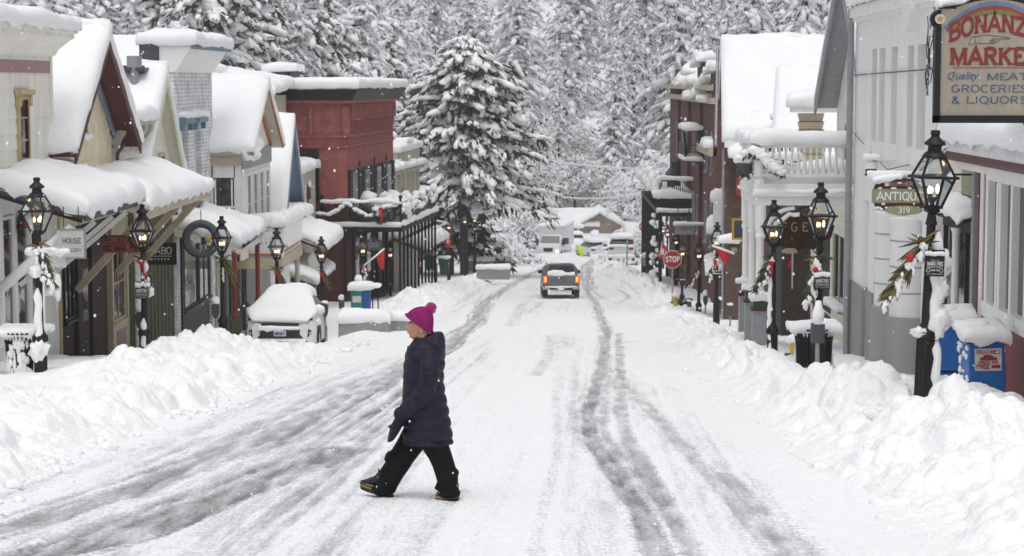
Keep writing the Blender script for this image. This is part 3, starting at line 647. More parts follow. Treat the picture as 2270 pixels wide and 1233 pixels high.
snowpart(c, LF, [(.55, -.2, -.925), (Y1 + .12, -.2, -.925), (Y1 + .12, .4, -.925), (.55, .4, -.925)], t=.3, r=.25, o=.06, seed=4)
snowpart(b, LF, [(0, -6, -2.6), (Y1, -6, -2.6), (Y1, -.5, -2.6), (0, -.5, -2.6)], 'roof_snow', t=.4, r=.3, o=0, step=.4)
part('lower_wall', M['olive'], b, LF, lambda m: (m.box(0, Y1, -.5, 0, -7, -3.2), [m.box(1.9 + k * .33, 1.93 + k * .33, 0, .02, -7, -3.3) for k in range(8)]))
sf = part('window_surround', M['tan'], b, LF, lambda m: (m.box(-.15, .0, 0, .14, -6.7, -3.3), m.box(1.55, 1.7, 0, .14, -6.7, -3.3), m.box(0, 1.55, 0, .13, -6.7, -5.8), m.box(0, 1.55, 0, .13, -3.9, -3.3)))
window(b, LF, .02, 1.53, -5.78, -3.92, .05, M['tan'], M['glass'], 2, 2, .06, 'shop_window')
part('base_panel', M['band'], b, LF, lambda m: m.box(.3, 1.3, .13, .15, -6.45, -6.0))
part('corner_board', M['cream'], b, LF, lambda m: siding(m, lambda w: (3.1, 4.2), -7, -3.3, .27, .03))
a_ = awning(b, LF, -4.2, 4.1, 1.75, -2.25, -2.72, M['tan'], .2, .48, 9, [((-3.6, .1, -4.6), (-3.6, 1.6, -2.95), .16, M['tan']), ((.6, .1, -4.6), (.6, 1.6, -2.95), .16, M['tan']), ((3.6, .1, -4.6), (3.6, 1.6, -2.95), .16, M['tan'])], M['tan'])
# --- gabled sage building, ridge back from street
y0 = 51.2; b = broot('steep_gabled_shop', XW, y0, 'pale sage steep gabled building with a metal flue on its snowy roof')
gable_wall(b, LF, 0, 3.0, 5.6, -3.6, -2.5, .15, M['sage'], .3)
part('side_wall', M['sage'], b, LF, lambda m: m.box(0, 5.6, -7, -.155, -7.2, -2.4))
rf = gable_roof(b, LF, -.15, 3.0, 5.75, -6.5, .3, -2.55, .22, -2.75, M['sage'], M['sage'], .14, .4, .34, 15, so=.06)
fl = part('flue', M['mgrey'], rf, LF, lambda m: (m.lathe([(.16, -1.2), (.12, -.1), (.11, .4)], (2.3, -.4, 0)), m.lathe([(.2, 0), (.2, .3)], (2.3, -.4, .36))))
part('ridge_flashing', M['dgrey'], rf, LF, lambda m: (m.bar((2.6, -6.4, .16), (2.6, -.2, .16), .1, .5), m.box(2.2, 2.9, -6.4, -.1, .26, .36)))
window(b, LF, 3.2, 3.9, -3.5, -1.95, .03, M['beige'], M['glass'], 1, 2, .07)
part('lower_wall', M['olive'], b, LF, lambda m: (m.box(1.15, 6.0, -.5, 0, -7.6, -3.6), [m.box(1.4 + k * .5, 1.44 + k * .5, 0, .02, -7.6, -3.7) for k in range(9)]))
part('quoin', M['brickwhite'], b, LF, lambda m: m.box(5.3, 5.75, 0, .08, -7.6, -4.3))
# --- white brick false front
y0 = 57.0; b = broot('white_brick_shop', XW, y0, 'tall white painted brick false front with flared parapet and blue window hoods'); Y1 = 6.4
m = MB(LF)
m.box(0, .9, -.35, 0, -4.2, .25); m.box(2.1, 3.1, -.35, 0, -4.2, .25); m.box(4.3, Y1, -.35, 0, -4.2, .25); m.box(.9, 2.1, -.35, 0, -1.15, .25); m.box(3.1, 4.3, -.35, 0, -1.15, .25); m.box(0, Y1, -.36, -.25, -4.2, .25)
m.box(0, .5, -.35, 0, -7.8, -4.2); m.box(Y1 - .9, Y1 - .2, -.35, 0.06, -7.8, -4.2)
m.build('wall', M['brickwhite'], b)
for u in (.9, 3.1):
    wn = window(b, LF, u + .1, u + 1.1, -3.4, -1.3, -.2, M['white'], M['glass'], 1, 2, .08)
    hd = part('hood', M['blue_hood'], wn, LF, lambda m: (m.box(u - .2, u + 1.4, 0, .2, -1.22, -1.02), m.box(u - .15, u, 0, .13, -1.42, -1.222), m.box(u + 1.2, u + 1.35, 0, .13, -1.42, -1.222)))
    snowpart(hd, LF, [(u - .2, 0, -1.01), (u + 1.4, 0, -1.01), (u + 1.4, .2, -1.01), (u - .2, .2, -1.01)], t=.16, r=.1, o=.04, step=.15)
    snowpart(wn, LF, [(u, -.1, -3.45), (u + 1.2, -.1, -3.45), (u + 1.2, .1, -3.45), (u, .1, -3.45)], t=.14, r=.1, o=.04, step=.15)
c = part('flared_parapet', M['white'], b, LF, lambda m: m.prism([(-.05, -.4, .25), (-.05, .03, .25), (-.05, .5, .95), (-.05, .5, 1.05), (-.05, -.4, 1.05)], (Y1 + .1, 0, 0)))
part('gutter', M['blue_hood'], c, LF, lambda m: m.box(-.1, Y1 + .1, .5, .6, .9, 1.06))
part('side_parapet', M['dgrey'], b, LF, lambda m: (m.box(-.1, Y1, -.95, -.41, -3, 1.04),))
snowpart(c, LF, [(-.1, -.95, 1.06), (Y1 + .12, -.95, 1.06), (Y1 + .12, .6, 1.06), (-.1, .6, 1.06)], t=.36, r=.3, o=.08, seed=8)
part('body', M['cream'], b, LF, lambda m: m.box(0, Y1, -7, -.96, -7.8, -1.2))
def sfr(m): m.box(.5, 5.4, -.4, -.02, -7.8, -6.6); m.box(.5, 5.4, -.4, -.02, -4.6, -4.2); m.box(.5, .8, -.3, .05, -7.8, -4.2)
part('shop_front', M['black'], b, LF, sfr)
window(b, LF, .9, 3.2, -6.6, -4.6, .0, M['dgrey'], M['glass2'], 1, 1, .06, 'shop_window'); window(b, LF, 3.4, 5.3, -6.6, -4.6, .0, M['dgrey'], M['glass2'], 2, 1, .06, 'shop_window')
part('pilaster', M['tan'], b, LF, lambda m: m.box(Y1 - .15, Y1 + .9, -.2, .1, -7.9, -4.3))
aw = awning(b, LF, -.6, 4.2, 1.8, -4.02, -4.5, M['sage'], .28, .5, 21, (), M['darkwood'])
for u in (-.55, 3.9):
    p = part('post', M['redpost'], aw, LF, lambda m: (m.lathe([(.09, 0), (.09, .12), (.07, .16), (.07, 1.7), (.1, 1.78), (.08, 1.84), (.11, 1.95)], (u, 1.72, -6.65 + .0)), ))
    part('pedestal', M['olive'], p, LF, lambda m: (m.box(u - .14, u + .14, 1.58, 1.86, -8.2, -6.95), m.box(u - .11, u + .11, 1.61, 1.83, -6.95, -6.65)))
# --- bay-windowed house with orange trim
y0 = 63.2; b = broot('bay_window_house', -9.6, y0, 'white gabled house with orange rake trim and a large sash window over the awning'); Y1 = 6.6
gable_wall(b, LF, 0, 3.3, Y1, -5.6, -2.15, -.2, M['cream'], .22)
def side(m):
    for k in range(15):
        w0 = -5.6 + k * .235; m.hexa([(-.02 - .025, -6, w0), (.2, -6, w0), (.2, -.06, w0), (-.045, -.06, w0), (-.0, -6, w0 + .235), (.2, -6, w0 + .235), (.2, -.06, w0 + .235), (-.0, -.06, w0 + .235)])
part('side_wall', M['cream'], b, LF, side)
gable_roof(b, LF, -.35, 3.3, Y1 + .3, -7, .4, -2.15, -.12, -2.15, M['white'], M['rust'], .14, .42, .16, 24, soff=M['beige'])
part('orange_trim', M['rust'], b, LF, lambda m: (m.bar((3.3, .06, -.5), (6.5, .06, -2.2), .09, .12), m.bar((3.3, .06, -.5), (0.1, .06, -2.2), .09, .12)))
def fr(m):
    m.box(-.1, -.05, -1.04, -.86, -5.6, -2.6); m.box(-.1, -.05, -.2, -.0, -5.6, -2.6); m.box(-.1, -.05, -.9, -.17, -3.0, -2.6); m.box(-.09, -.05, -.9, -.17, -3.95, -3.88); m.box(-.1, -.05, -.9, -.17, -5.6, -5.0)
    m.box(-.16, -.03, -1.15, .05, -2.6, -2.35)
    m.box(-.085, -.05, -.82, -.77, -4.95, -3.05); m.box(-.085, -.05, -.3, -.25, -4.95, -3.05)
wn = part('window', M['white'], b, LF, fr, label=None) if False else part('window', M['white'], b, LF, fr)
wn['label'] = 'large white sash window facing up the street'
part('pane', M['glass'], wn, LF, lambda m: m.box(-.065, -.05, -.9, -.17, -5.0, -2.95))
part('window_head', M['tan'], b, LF, lambda m: m.box(-.2, -.165, -1.2, .08, -2.62, -2.3))
for u in (.7, 2.1, 3.5, 4.9): window(b, LF, u, u + 1.0, -4.9, -2.9, .04, M['white'], M['glass'], 1, 2, .1)
part('frieze_board', M['greywood'], b, LF, lambda m: m.box(.1, Y1, .03, .07, -2.75, -2.2))
m = MB(LF); m.blob((.35, .2, -2.2), (.7, .35, .28), 3, .5); m.blob((1.3, .3, -2.0), (.8, .2, .25), 3, .5); m.build('snow_overhang', M['snow'], b, smooth=True)
part('lower_shop', M['dgrey'], b, LF, lambda m: (m.box(.2, 13, -1.6, -.9, -8.6, -5.6), [m.box(u, u + .12, -.9, -.84, -8.6, -5.6) for u in (.3, 1.8, 3.2, 4.6, 6.0, 7.6, 9.2, 10.8, 12.4)]))
for u in (.5, 2.0, 3.4, 4.8, 6.3, 7.9, 9.5): window(b, LF, u, u + 1.1, -7.7, -6.1, -.88, M['dgrey'], M['glass2'], 1, 1, .06, 'shop_window')
def bal(m):
    m.box(1.3, 6.6, -.9, 1.1, -5.98, -5.62)
bl = part('balcony', M['tan'], b, LF, bal)
def rail(m):
    m.box(1.3, 1.42, -.6, 1.0, -4.65, -4.55); m.box(1.3, 6.6, 1.0, 1.08, -4.7, -4.6); m.box(1.3, 1.42, -.6, 1.0, -5.55, -5.5); m.box(1.3, 6.6, 1.0, 1.08, -5.5, -5.45)
part('rail', M['rust'], bl, LF, rail)
def bals(m):
    for k in range(12): m.box(1.33, 1.38, -.55 + k * .13, -.5 + k * .13, -5.6, -4.65)
    for k in range(36): m.box(1.5 + k * .14, 1.55 + k * .14, 1.02, 1.06, -5.6, -4.7)
    m.box(1.25, 1.5, .9, 1.12, -5.6, -4.4)
part('balustrade', M['white'], bl, LF, bals)
snowpart(bl, LF, [(1.2, .85, -4.6), (6.7, .85, -4.6), (6.7, 1.15, -4.6), (1.2, 1.15, -4.6)], t=.38, r=.2, o=.08, seed=31)
snowpart(bl, LF, [(1.2, -.6, -4.58), (1.5, -.6, -4.58), (1.5, 1.1, -4.58), (1.2, 1.1, -4.58)], t=.35, r=.2, o=.06, seed=32)
m = MB(LF); m.snow([(1.45, 1.06, -5.5), (6.5, 1.06, -5.5), (6.5, 1.12, -4.75), (1.45, 1.12, -4.75)], .12, .1, .02, .2, 36); m.snow([(1.4, -.6, -5.6), (6.5, -.6, -5.6), (6.5, .95, -5.6), (1.4, .95, -5.6)], .55, .3, .0, .3, 37); m.build('snow_drift', M['snow'], bl, smooth=True)
for u in (1.45, 6.3): part('post', M['beige'] if u > 3 else M['tan'], bl, LF, lambda m: m.lathe([(.1, 0), (.08, .2), (.08, 2.3), (.12, 2.5)], (u, .95, -8.45)))
# --- blue trimmed steep gable
y0 = 71.3; b = broot('narrow_gabled_house', -9.65, 69.95, 'narrow white house with steep snowy gable and blue grey rake boards')
gable_wall(b, LF, 0, 2.6, 5.2, -8.6, -4.5, -1.5, M['white'], .25)
part('side_wall', M['white'], b, LF, lambda m: m.box(0, 5.2, -6, -.155, -8.6, -4.4))
gable_roof(b, LF, -.05, 2.6, 5.45, -6, .55, -4.65, -1.45, -4.65, M['bluegrey'], M['bluegrey'], .14, .34, .42, 29, so=.05)
part('rake_trim', M['bluegrey'], b, LF, lambda m: m.hexa([(.1, .03, -4.75), (2.6, .03, -1.75), (2.6, .09, -1.75), (.1, .09, -4.75), (.75, .03, -4.75), (2.6, .03, -2.5), (2.6, .09, -2.5), (.75, .09, -4.75)]))
part('attic_vent', M['dgrey'], b, LF, lambda m: [m.box(3.0, 3.3, .02, .04, -3.6 + k * .12, -3.55 + k * .12) for k in range(8)])
m = MB(LF); m.snow([(-.2, .1, -4.75), (5.4, .1, -4.75), (5.4, .8, -4.85), (-.2, .8, -4.85)], .35, .25, .1, .25, 33); m.build('snow_ledge', M['snow'], b, smooth=True)
part('pent_roof', M['beige'], b, LF, lambda m: m.box(-.2, 5.4, .0, .8, -4.95, -4.86))
# --- beige false front with oval windows
y0 = 76.9; b = broot('oval_window_shop', -10.35, y0, 'beige clapboard false front with two dark oval windows beside the red brick building'); Y1 = 12.6
m = MB(LF); siding(m, lambda w: (0, Y1), -7.2, -3.75, .33); m.box(0, Y1, -.8, -.16, -10.2, -3.75); m.box(0, Y1, -.155, 0, -10.2, -7.2); m.box(Y1 - .15, Y1, -.1, .05, -10.2, -3.75); m.build('wall', M['beige'], b)
for u in (6.0, 10.2):
    m = MB(LF); m.prism([(u + .52 * math.cos(t * math.pi / 12), .02, -5.05 + .72 * math.sin(t * math.pi / 12)) for t in range(24)], (0, .05, 0)); o = m.build('oval_window', M['black'], b)
    m = MB(LF); m.prism([(u + .42 * math.cos(t * math.pi / 12), .05, -5.05 + .62 * math.sin(t * math.pi / 12)) for t in range(24)], (0, .03, 0)); m.build('pane', M['glass'], o)
    m = MB(LF); m.blob((u, .08, -4.4), (.35, .07, .16), 2, .2); m.build('snow', M['snow'], o, smooth=True)
snowpart(b, LF, [(-.1, -4, -3.75), (Y1 + .15, -4, -3.75), (Y1 + .15, .12, -3.75), (-.1, .12, -3.75)], t=.42, r=.4, o=.15, seed=12)
aw = awning(b, LF, 3.5, 9.0, 1.5, -6.0, -6.55, M['beige'], .12, .5, 41, (), M['darkwood'])
aw2 = awning(b, LF, 2.5, 8.5, 1.2, -7.4, -7.8, M['beige'], .16, .3, 43, (), M['beige'])
for u in (1.2, 4.2, 7.2, 9.4, 10.9): window(b, LF, u, u + 1.1, -9.7, -7.9, .03, M['dgrey'], M['glass'], 1, 1, .08, 'shop_window')
# --- snowy roofs behind the row
b = broot('hip_roof_house', -16.2, 82, 'building behind the left row with a broad snow covered hipped roof', 'building')
part('wall', M['cream'], b, LF, lambda m: m.box(-3.5, 3.5, -3.5, 2.2, -9, .3))
rf = part('roof', M['dgrey'], b, LF, lambda m: m.loft([[(-4, -4.5, .3), (4, -4.5, .3), (4, 2.6, .3), (-4, 2.6, .3)], [(-.2, -1.5, 1.5), (.2, -1.5, 1.5), (.2, -.2, 1.5), (-.2, -.2, 1.5)]]))
m = MB(LF); m.loft([[(-4.1, -4.6, .32), (4.1, -4.6, .32), (4.1, 2.7, .32), (-4.1, 2.7, .32)], [(-4.1, -4.6, .6), (4.1, -4.6, .6), (4.1, 2.7, .6), (-4.1, 2.7, .6)], [(-.5, -1.6, 1.85), (.5, -1.6, 1.85), (.5, -.1, 1.85), (-.5, -.1, 1.85)]]); m.build('snow_cover', M['snow'], rf, bevel=.15)
b = broot('snowy_roof_house', -11.2, 83, 'building behind the bay window house with a long low snowy roof', 'building')
part('wall', M['beige'], b, LF, lambda m: m.box(0, 6, -5, -.3, -9, -.6))
rf = part('roof', M['dgrey'], b, LF, lambda m: m.hexa([(-.3, -5.5, .35), (6, -5.5, .7), (6, 0, -.3), (-.3, 0, -.6), (-.3, -5.5, .45), (6, -5.5, .8), (6, 0, -.2), (-.3, 0, -.5)]))
snowpart(rf, LF, [(-.3, -5.5, .45), (6, -5.5, .8), (6, 0, -.2), (-.3, 0, -.5)], 'snow_cover', t=.4, r=.5, o=.1, step=.5)
# ================================================================== RED BRICK CORNER BUILDING (street bends 5 degrees here)
b = broot('red_brick_building', -8.95, 90, 'red painted brick corner building with black cornice and iron balcony', rz=-R(5))
LEN = 12.6; DEP = 12
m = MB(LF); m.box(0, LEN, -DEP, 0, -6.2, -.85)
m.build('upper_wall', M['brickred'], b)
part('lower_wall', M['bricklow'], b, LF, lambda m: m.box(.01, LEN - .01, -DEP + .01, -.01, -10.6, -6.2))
def cor(m):
    m.box(-.3, LEN + .3, -DEP, .3, -.98, -.85)
    m.box(-.12, LEN + .1, -DEP, .12, -2.5, -2.38); m.box(-.07, LEN + .05, -DEP, .07, -2.95, -2.85)
    m.box(-.06, LEN + .05, -DEP, .06, -1.15, -.98)
    for k in range(9): m.box(-.16, .0, -.15 - k * 1.5, .0 - k * 1.5 if k else .14, -2.38, -1.15)
    for k in range(30): m.box(.2 + k * .41, .42 + k * .41, 0, .2, -1.75, -1.0); m.box(.24 + k * .41, .38 + k * .41, 0, .1, -2.2, -1.75)
part('brick_cornice', M['brickred'], b, LF, cor)
c = part('cornice', M['black'], b, LF, lambda m: m.loft([[(-.32, -DEP, -.85), (LEN + .3, -DEP, -.85), (LEN + .3, .32, -.85), (-.32, .32, -.85)], [(-.6, -DEP, -.38), (LEN + .6, -DEP, -.38), (LEN + .6, .6, -.38), (-.6, .6, -.38)], [(-.6, -DEP, -.28), (LEN + .6, -DEP, -.28), (LEN + .6, .6, -.28), (-.6, .6, -.28)]]))
snowpart(c, LF, [(-.65, -DEP, -.27), (LEN + .6, -DEP, -.27), (LEN + .6, .65, -.27), (-.65, .65, -.27)], t=.42, r=.4, o=.06, step=.5, seed=14, amp=.12)
vb = part('roof_vent', M['dgrey'], b, LF, lambda m: (m.box(1.5, 2.9, -3.9, -3.0, -.1, .4), [m.box(1.47, 1.5, -3.9, -3.0, -.06 + k * .08, -.02 + k * .08) for k in range(6)], m.box(1.5, 2.9, -2.85, -2.7, -.1, .45), m.box(1.4, 3.0, -4.0, -2.6, .4, .5)))
snowpart(vb, LF, [(1.35, -4.05, .5), (3.05, -4.05, .5), (3.05, -2.55, .5), (1.35, -2.55, .5)], t=.3, r=.25, o=.06, step=.3)
part('star_anchor', M['black'], b, LF, lambda m: [m.prism([(u + (.17 if t % 2 == 0 else .07) * math.sin(t * math.pi / 5), 0, -3.75 + (.17 if t % 2 == 0 else .07) * math.cos(t * math.pi / 5)) for t in range(10)], (0, .05, 0)) for u in (3.0, 7.0, 10.4)])
# side door/shutter facing up the street
sd_ = part('side_shutter', M['black'], b, LF, lambda m: m.box(-.08, 0, -2.35, -1.25, -5.3, -3.0))
for k, u in enumerate((1.0, 4.2, 7.4, 10.3)):
    wn = MB(LF); wn.box(u, u + 1.5, .0, .05, -6.0, -4.0); 
    o = wn.build('tall_window', M['black'], b)
    part('pane', M['glass'], o, LF, lambda m: m.box(u + .12, u + 1.38, .05, .06, -5.95, -4.1))
    for s_, e_ in ((u - .75, u - .02), (u + 1.52, u + 2.25)):
        sh = part('shutter', M['black'], o, LF, lambda m: (m.box(s_, e_, .02, .08, -6.0, -3.95), [m.box(s_ + .05, e_ - .05, .08, .1, -5.9 + j * .16, -5.8 + j * .16) for j in range(12)]))
    m = MB(LF); [m.blob((u + random.uniform(-.6, 2.1), .13, random.uniform(-5.8, -4.0)), (.14, .05, .035), 1, .2, seed=j) for j in range(9)]; m.build('snow', M['snow'], o, smooth=True)
for u in (1.4, 4.4, 7.6, 10.4):
    dr = part('door', M['darkwood'], b, LF, lambda m: (m.box(u - .1, u + 1.3, 0, .06, -10.3, -6.9), m.box(u - .3, u - .1, 0, .12, -10.3, -6.7), m.box(u + 1.3, u + 1.5, 0, .12, -10.3, -6.7)))
    part('pane', M['glass'], dr, LF, lambda m: m.box(u + .1, u + 1.1, .05, .08, -8.9, -7.1))
# balcony
BV = 2.45; bw = -6.35
bl = part('balcony', M['black'], b, LF, lambda m: (m.box(-.25, LEN - 1.8, -1.4, BV, bw - .16, bw), m.box(-.3, -.25, -1.4, BV + .05, bw - .3, bw), m.box(-.3, LEN - 1.8, BV, BV + .06, bw - .3, bw)))
def rail(m):
    for (w_, h_) in ((bw + .95, .06), (bw + .12, .04), (bw + .55, .03)):
        m.box(-.22, -.18, -1.3, BV, w_, w_ + h_); m.box(-.2, LEN - 1.8, BV - .04, BV, w_, w_ + h_)
    n = 30
    for k in range(n):
        v = -1.3 + (BV + 1.3) * k / n; m.box(-.21, -.19, v, v + .025, bw, bw + .95)
        m.tube([(-.2, v + .06 + .05 * math.cos(t), bw + .33 + .17 * math.sin(t)) for t in np.linspace(0, 6.28, 9)], .012, 4)
    for k in range(60): u = k * (LEN - 1.9) / 60; m.box(u, u + .025, BV - .03, BV - .01, bw, bw + .95)
    for v in (-1.1, BV - .02): m.box(-.25, -.15, v - .05, v + .05, bw - .1, bw + 1.15); m.lathe([(.02, 0), (.09, .05), (.09, .12), (.02, .2)], (-.2, v, bw + 1.15), 8)
part('railing', M['black'], bl, LF, rail)
for u, v in [(-.2, -.05)] + [(-.2 + k * (LEN - 1.7) / 10, BV - .05) for k in range(11)]:
    part('post', M['black'], bl, LF, lambda m: (m.lathe([(.1, 0), (.1, .35), (.055, .45), (.055, 3.4), (.1, 3.55), (.07, 3.6), (.07, 4.1)], (u, v, bw - 4.2), 10)))
sp_ = MB(LF)
sp_.snow([(-.3, -1.3, bw - .01), (-.05, -1.3, bw - .01), (-.05, BV, bw - .01), (-.3, BV, bw - .01)], .16, .1, .04, .2, 3)
sp_.snow([(-.1, BV - .5, bw), (LEN - 1.8, BV - .5, bw), (LEN - 1.8, BV + .08, bw), (-.1, BV + .08, bw)], .2, .2, .05, .3, 5)
sp_.snow([(-.28, -1.1, bw + 1.0), (-.12, -1.1, bw + 1.0), (-.12, BV, bw + 1.0), (-.28, BV, bw + 1.0)], .16, .08, .05, .15, 6, amp=.9)
for k in range(70):
    u = random.uniform(-.2, LEN - 1.9); sp_.blob((u, BV + random.uniform(-.15, .12), bw + 1.02 + random.uniform(-.5, .22) ** 1), (random.uniform(.12, .3), random.uniform(.1, .2), random.uniform(.08, .18)), 2, .4, seed=k)
for k in range(14):
    sp_.blob((random.uniform(.3, 6), random.uniform(.4, 2.2), bw + .35 + random.uniform(0, .7)), random.uniform(.25, .5), 2, .4, seed=k)
sp_.build('snow_on_rail', M['snow'], bl, smooth=True)
# --- cream shop beyond the red building
b = broot('grey_parapet_shop', -8.3, 104.5, 'pale grey false front with stepped snowy parapet beyond the red brick building', rz=-R(5)); Y1 = 11
part('wall', M['beige'], b, LF, lambda m: (m.box(0, Y1, -9, 0, -12.4, -4.6), m.box(3.2, Y1, -1, .01, -4.6, -3.7), [m.box(3.4 + k * 1.6, 3.55 + k * 1.6, 0, .12, -9, -4.9) for k in range(5)], m.box(-.02, Y1, 0, .25, -4.9, -4.6)))
part('side_wall', M['tan'], b, LF, lambda m: m.box(-.05, 0, -5, -.02, -12, -4.2))
for P, t_ in (([(0, -9, -4.1), (3.5, -9, -4.1), (3.5, .1, -4.6), (0, .1, -4.6)], .5), ([(3.1, -1, -3.7), (Y1, -1, -3.7), (Y1, .12, -3.7), (3.1, .12, -3.7)], .4), ([(-.1, .02, -4.6), (Y1, .02, -4.6), (Y1, .35, -4.6), (-.1, .35, -4.6)], .3), ([(5.5, -.6, -3.35), (7.5, -.6, -3.35), (7.5, .1, -3.35), (5.5, .1, -3.35)], .3)):
    snowpart(b, LF, P, t=t_, r=.35, o=.1, step=.35)
part('parapet_cap', M['beige'], b, LF, lambda m: (m.box(5.4, 7.6, -.6, .06, -3.72, -3.36), m.box(.6, 1.6, -4, -3, -4.4, -3.6)))
snowpart(b, LF, [(.5, -4.1, -3.6), (1.7, -4.1, -3.6), (1.7, -2.9, -3.6), (.5, -2.9, -3.6)], t=.4, r=.4, o=.1)
window(b, LF, 4, 5, -7.6, -5.8, .02, M['bluegrey'], M['glass'], 1, 2, .08)
aw = awning(b, LF, -1.5, 7.0, 2.1, -7.7, -8.5, M['rust'], .14, .6, 51, (), M['darkwood'])
part('canopy_frame', M['white'], aw, LF, lambda m: (m.bar((-1.2, .6, -7.1), (-1.2, 2.6, -7.5), .08), m.bar((3.5, .6, -7.1), (3.5, 2.6, -7.5), .08), m.bar((-1.2, 2.6, -7.5), (3.5, 2.6, -7.5), .08)))
# low rear roof between red building and parapet shop
b = broot('low_roof_shed', -11, 116, 'snow roofed shed with a round capped vent behind the grey parapet shop', 'shed')
part('wall', M['beige'], b, LF, lambda m: m.box(0, 6, -8, -1, -12, -4.6))
snowpart(b, LF, [(-.5, -9, -2.5), (6.5, -9, -2.5), (6.5, -.5, -4.6), (-.5, -.5, -4.6)], t=.6, r=.5, o=.1, step=.6)
part('roof', M['dgrey'], b, LF, lambda m: m.hexa([(-.5, -9, -2.7), (6.5, -9, -2.7), (6.5, -.5, -4.8), (-.5, -.5, -4.8), (-.5, -9, -2.52), (6.5, -9, -2.52), (6.5, -.5, -4.62), (-.5, -.5, -4.62)]))
# ================================================================== RIGHT ROW (v runs towards the street, i.e. to -x)
# --- cream gabled building behind the market awning
y0 = 25.5; b = broot('cream_gabled_shop', 6.42, y0, 'cream plastered gabled building with snowy rake between the market and the grey stucco front')
gable_wall(b, RF, 0, 3.9, 7.48, -6, -.35, 1.25, M['creamwall'], 0, 0, .3)
part('body', M['creamwall'], b, RF, lambda m: m.box(0, 7.45, -7, -.31, -6, -.4))
gable_roof(b, RF, -.2, 3.9, 7.6, -7, .1, -.5, 1.35, -.36, M['creamwall'], M['darkwood'], .1, .2, .1, 61, so=.05)
def shopw(m):
    m.box(4.55, 7.3, .0, .06, -2.3, -2.1); m.box(4.55, 7.3, 0, .07, -4.2, -4.05)
    for u in (4.55, 5.5, 6.4, 7.22): m.box(u, u + .07, 0, .05, -4.05, -2.3)
wn = part('shop_window', M['darkwood'], b, RF, shopw)
part('pane', M['glass2'], wn, RF, lambda m: m.box(4.62, 7.22, -.02, .015, -4.05, -2.3))
part('post', M['white'], wn, RF, lambda m: m.lathe([(.08, 0), (.06, .2), (.06, 1.7), (.09, 1.8)], (5.9, .12, -4.05)))  # added white shape that imitates posts reflected in the dark pane
part('doorway', M['brickdark'], b, RF, lambda m: m.box(4.5, 5.2, .0, .045, -4.9, -2.25))
aw = part('small_canopy', M['darkwood'], b, RF, lambda m: m.hexa([(4.45, 0, -1.98), (7.3, 0, -1.98), (7.3, .32, -2.1), (4.45, .32, -2.1), (4.45, 0, -1.9), (7.3, 0, -1.9), (7.3, .32, -2.02), (4.45, .32, -2.02)]))
snowpart(aw, RF, [(4.45, 0, -1.89), (7.3, 0, -1.89), (7.3, .32, -2.01), (4.45, .32, -2.01)], 'snow_cover', t=.16, r=.15, o=.06, step=.15, seed=7)
part('floodlight', M['gold'], b, RF, lambda m: (m.bar((6.0, 0, -.6), (6.0, .3, -.6), .025), m.bar((6.0, .3, -.6), (6.4, .3, -.66), .02), m.lathe([(.05, 0), (.09, -.14)], (6.42, .3, -.66), 10)))
part('sill_wall', M['creamwall'], b, RF, lambda m: m.box(4.5, 7.45, .0, .04, -5.4, -4.2))
part('alarm_box', M['signwhite'], b, RF, lambda m: m.box(7.0, 7.2, 0, .08, -.45, -.35))
# wall sign
t_ = empty('wall_sign', (6.42, 30.6, 0), 0, 'olive sign with dark red edge fixed to the cream plaster wall behind the nearest lamp', 'sign')
part('panel', mat('olive_sign', (.28, .27, .19), .5), t_, RF, lambda m: m.prism([(-.05, .02, -1.72), (.75, .02, -1.72), (.75, .02, -1.35), (.68, .02, -1.25), (.0, .02, -1.25), (-.05, .02, -1.35)], (0, .05, 0)))
part('edge', M['maroon'], t_, RF, lambda m: (m.box(-.08, .78, .015, .06, -1.75, -1.722), m.box(-.08, -.052, .015, .06, -1.72, -1.3), m.box(.752, .78, .015, .06, -1.72, -1.3), m.box(0, .68, .015, .06, -1.248, -1.22)))
# --- market shop front, nearest on the right
y0 = 20.5; b = broot('market_shop', 6.3, y0, 'shop with white framed windows, red panels and icy maroon gutter, nearest on the right'); Y1 = 9.45
part('wall', M['darkred'], b, RF, lambda m: (m.box(0, Y1, -5, -.05, -5, -.75)))
part('pilaster', M['mgrey'], b, RF, lambda m: (m.box(Y1 - .18, Y1, -.05, .08, -5, -1.25),))
part('panel', M['white'], b, RF, lambda m: (m.box(8.86, 9.08, -.05, .03, -5, -1.25), m.box(8.45, 8.62, -.05, .05, -5, -1.25)))
part('red_strip', M['darkred'], b, RF, lambda m: (m.box(9.08, Y1 - .18, -.05, .01, -5, -1.25), m.box(8.62, 8.86, -.05, .01, -5, -1.25)))
def wf(m):
    m.box(0, 8.45, -.05, .12, -3.32, -3.12); m.box(0, 8.45, -.05, .06, -1.4, -1.25)
    for u in (8.27, 7.62, 7.45, 6.75, 5.9, 5.0, 4.1): m.box(u, u + .13, -.05, .09, -3.12, -1.4)
    m.box(7.35, 7.55, -.05, .1, -5, -3.32)
wn = part('shop_window', M['white'], b, RF, wf)
part('pane', M['glass2'], wn, RF, lambda m: m.box(0, 8.3, -.05, -.01, -3.12, -1.4))
part('curtain', M['signwhite'], wn, RF, lambda m: [m.tube([(7.7 + k * .06, .0, -3.1), (7.7 + k * .06, .0, -1.42)], .025, 6) for k in range(4)])
part('stall_riser', M['darkred'], b, RF, lambda m: m.box(0, 8.4, -.05, .04, -5, -3.33))
cn = part('canopy', M['white'], b, RF, lambda m: m.hexa([(0, -.05, -.98), (Y1 + .1, -.05, -.98), (Y1 + .1, .45, -1.05), (0, .45, -1.05), (0, -.05, -.75), (Y1 + .1, -.05, -.75), (Y1 + .1, .45, -.82), (0, .45, -.82)]))
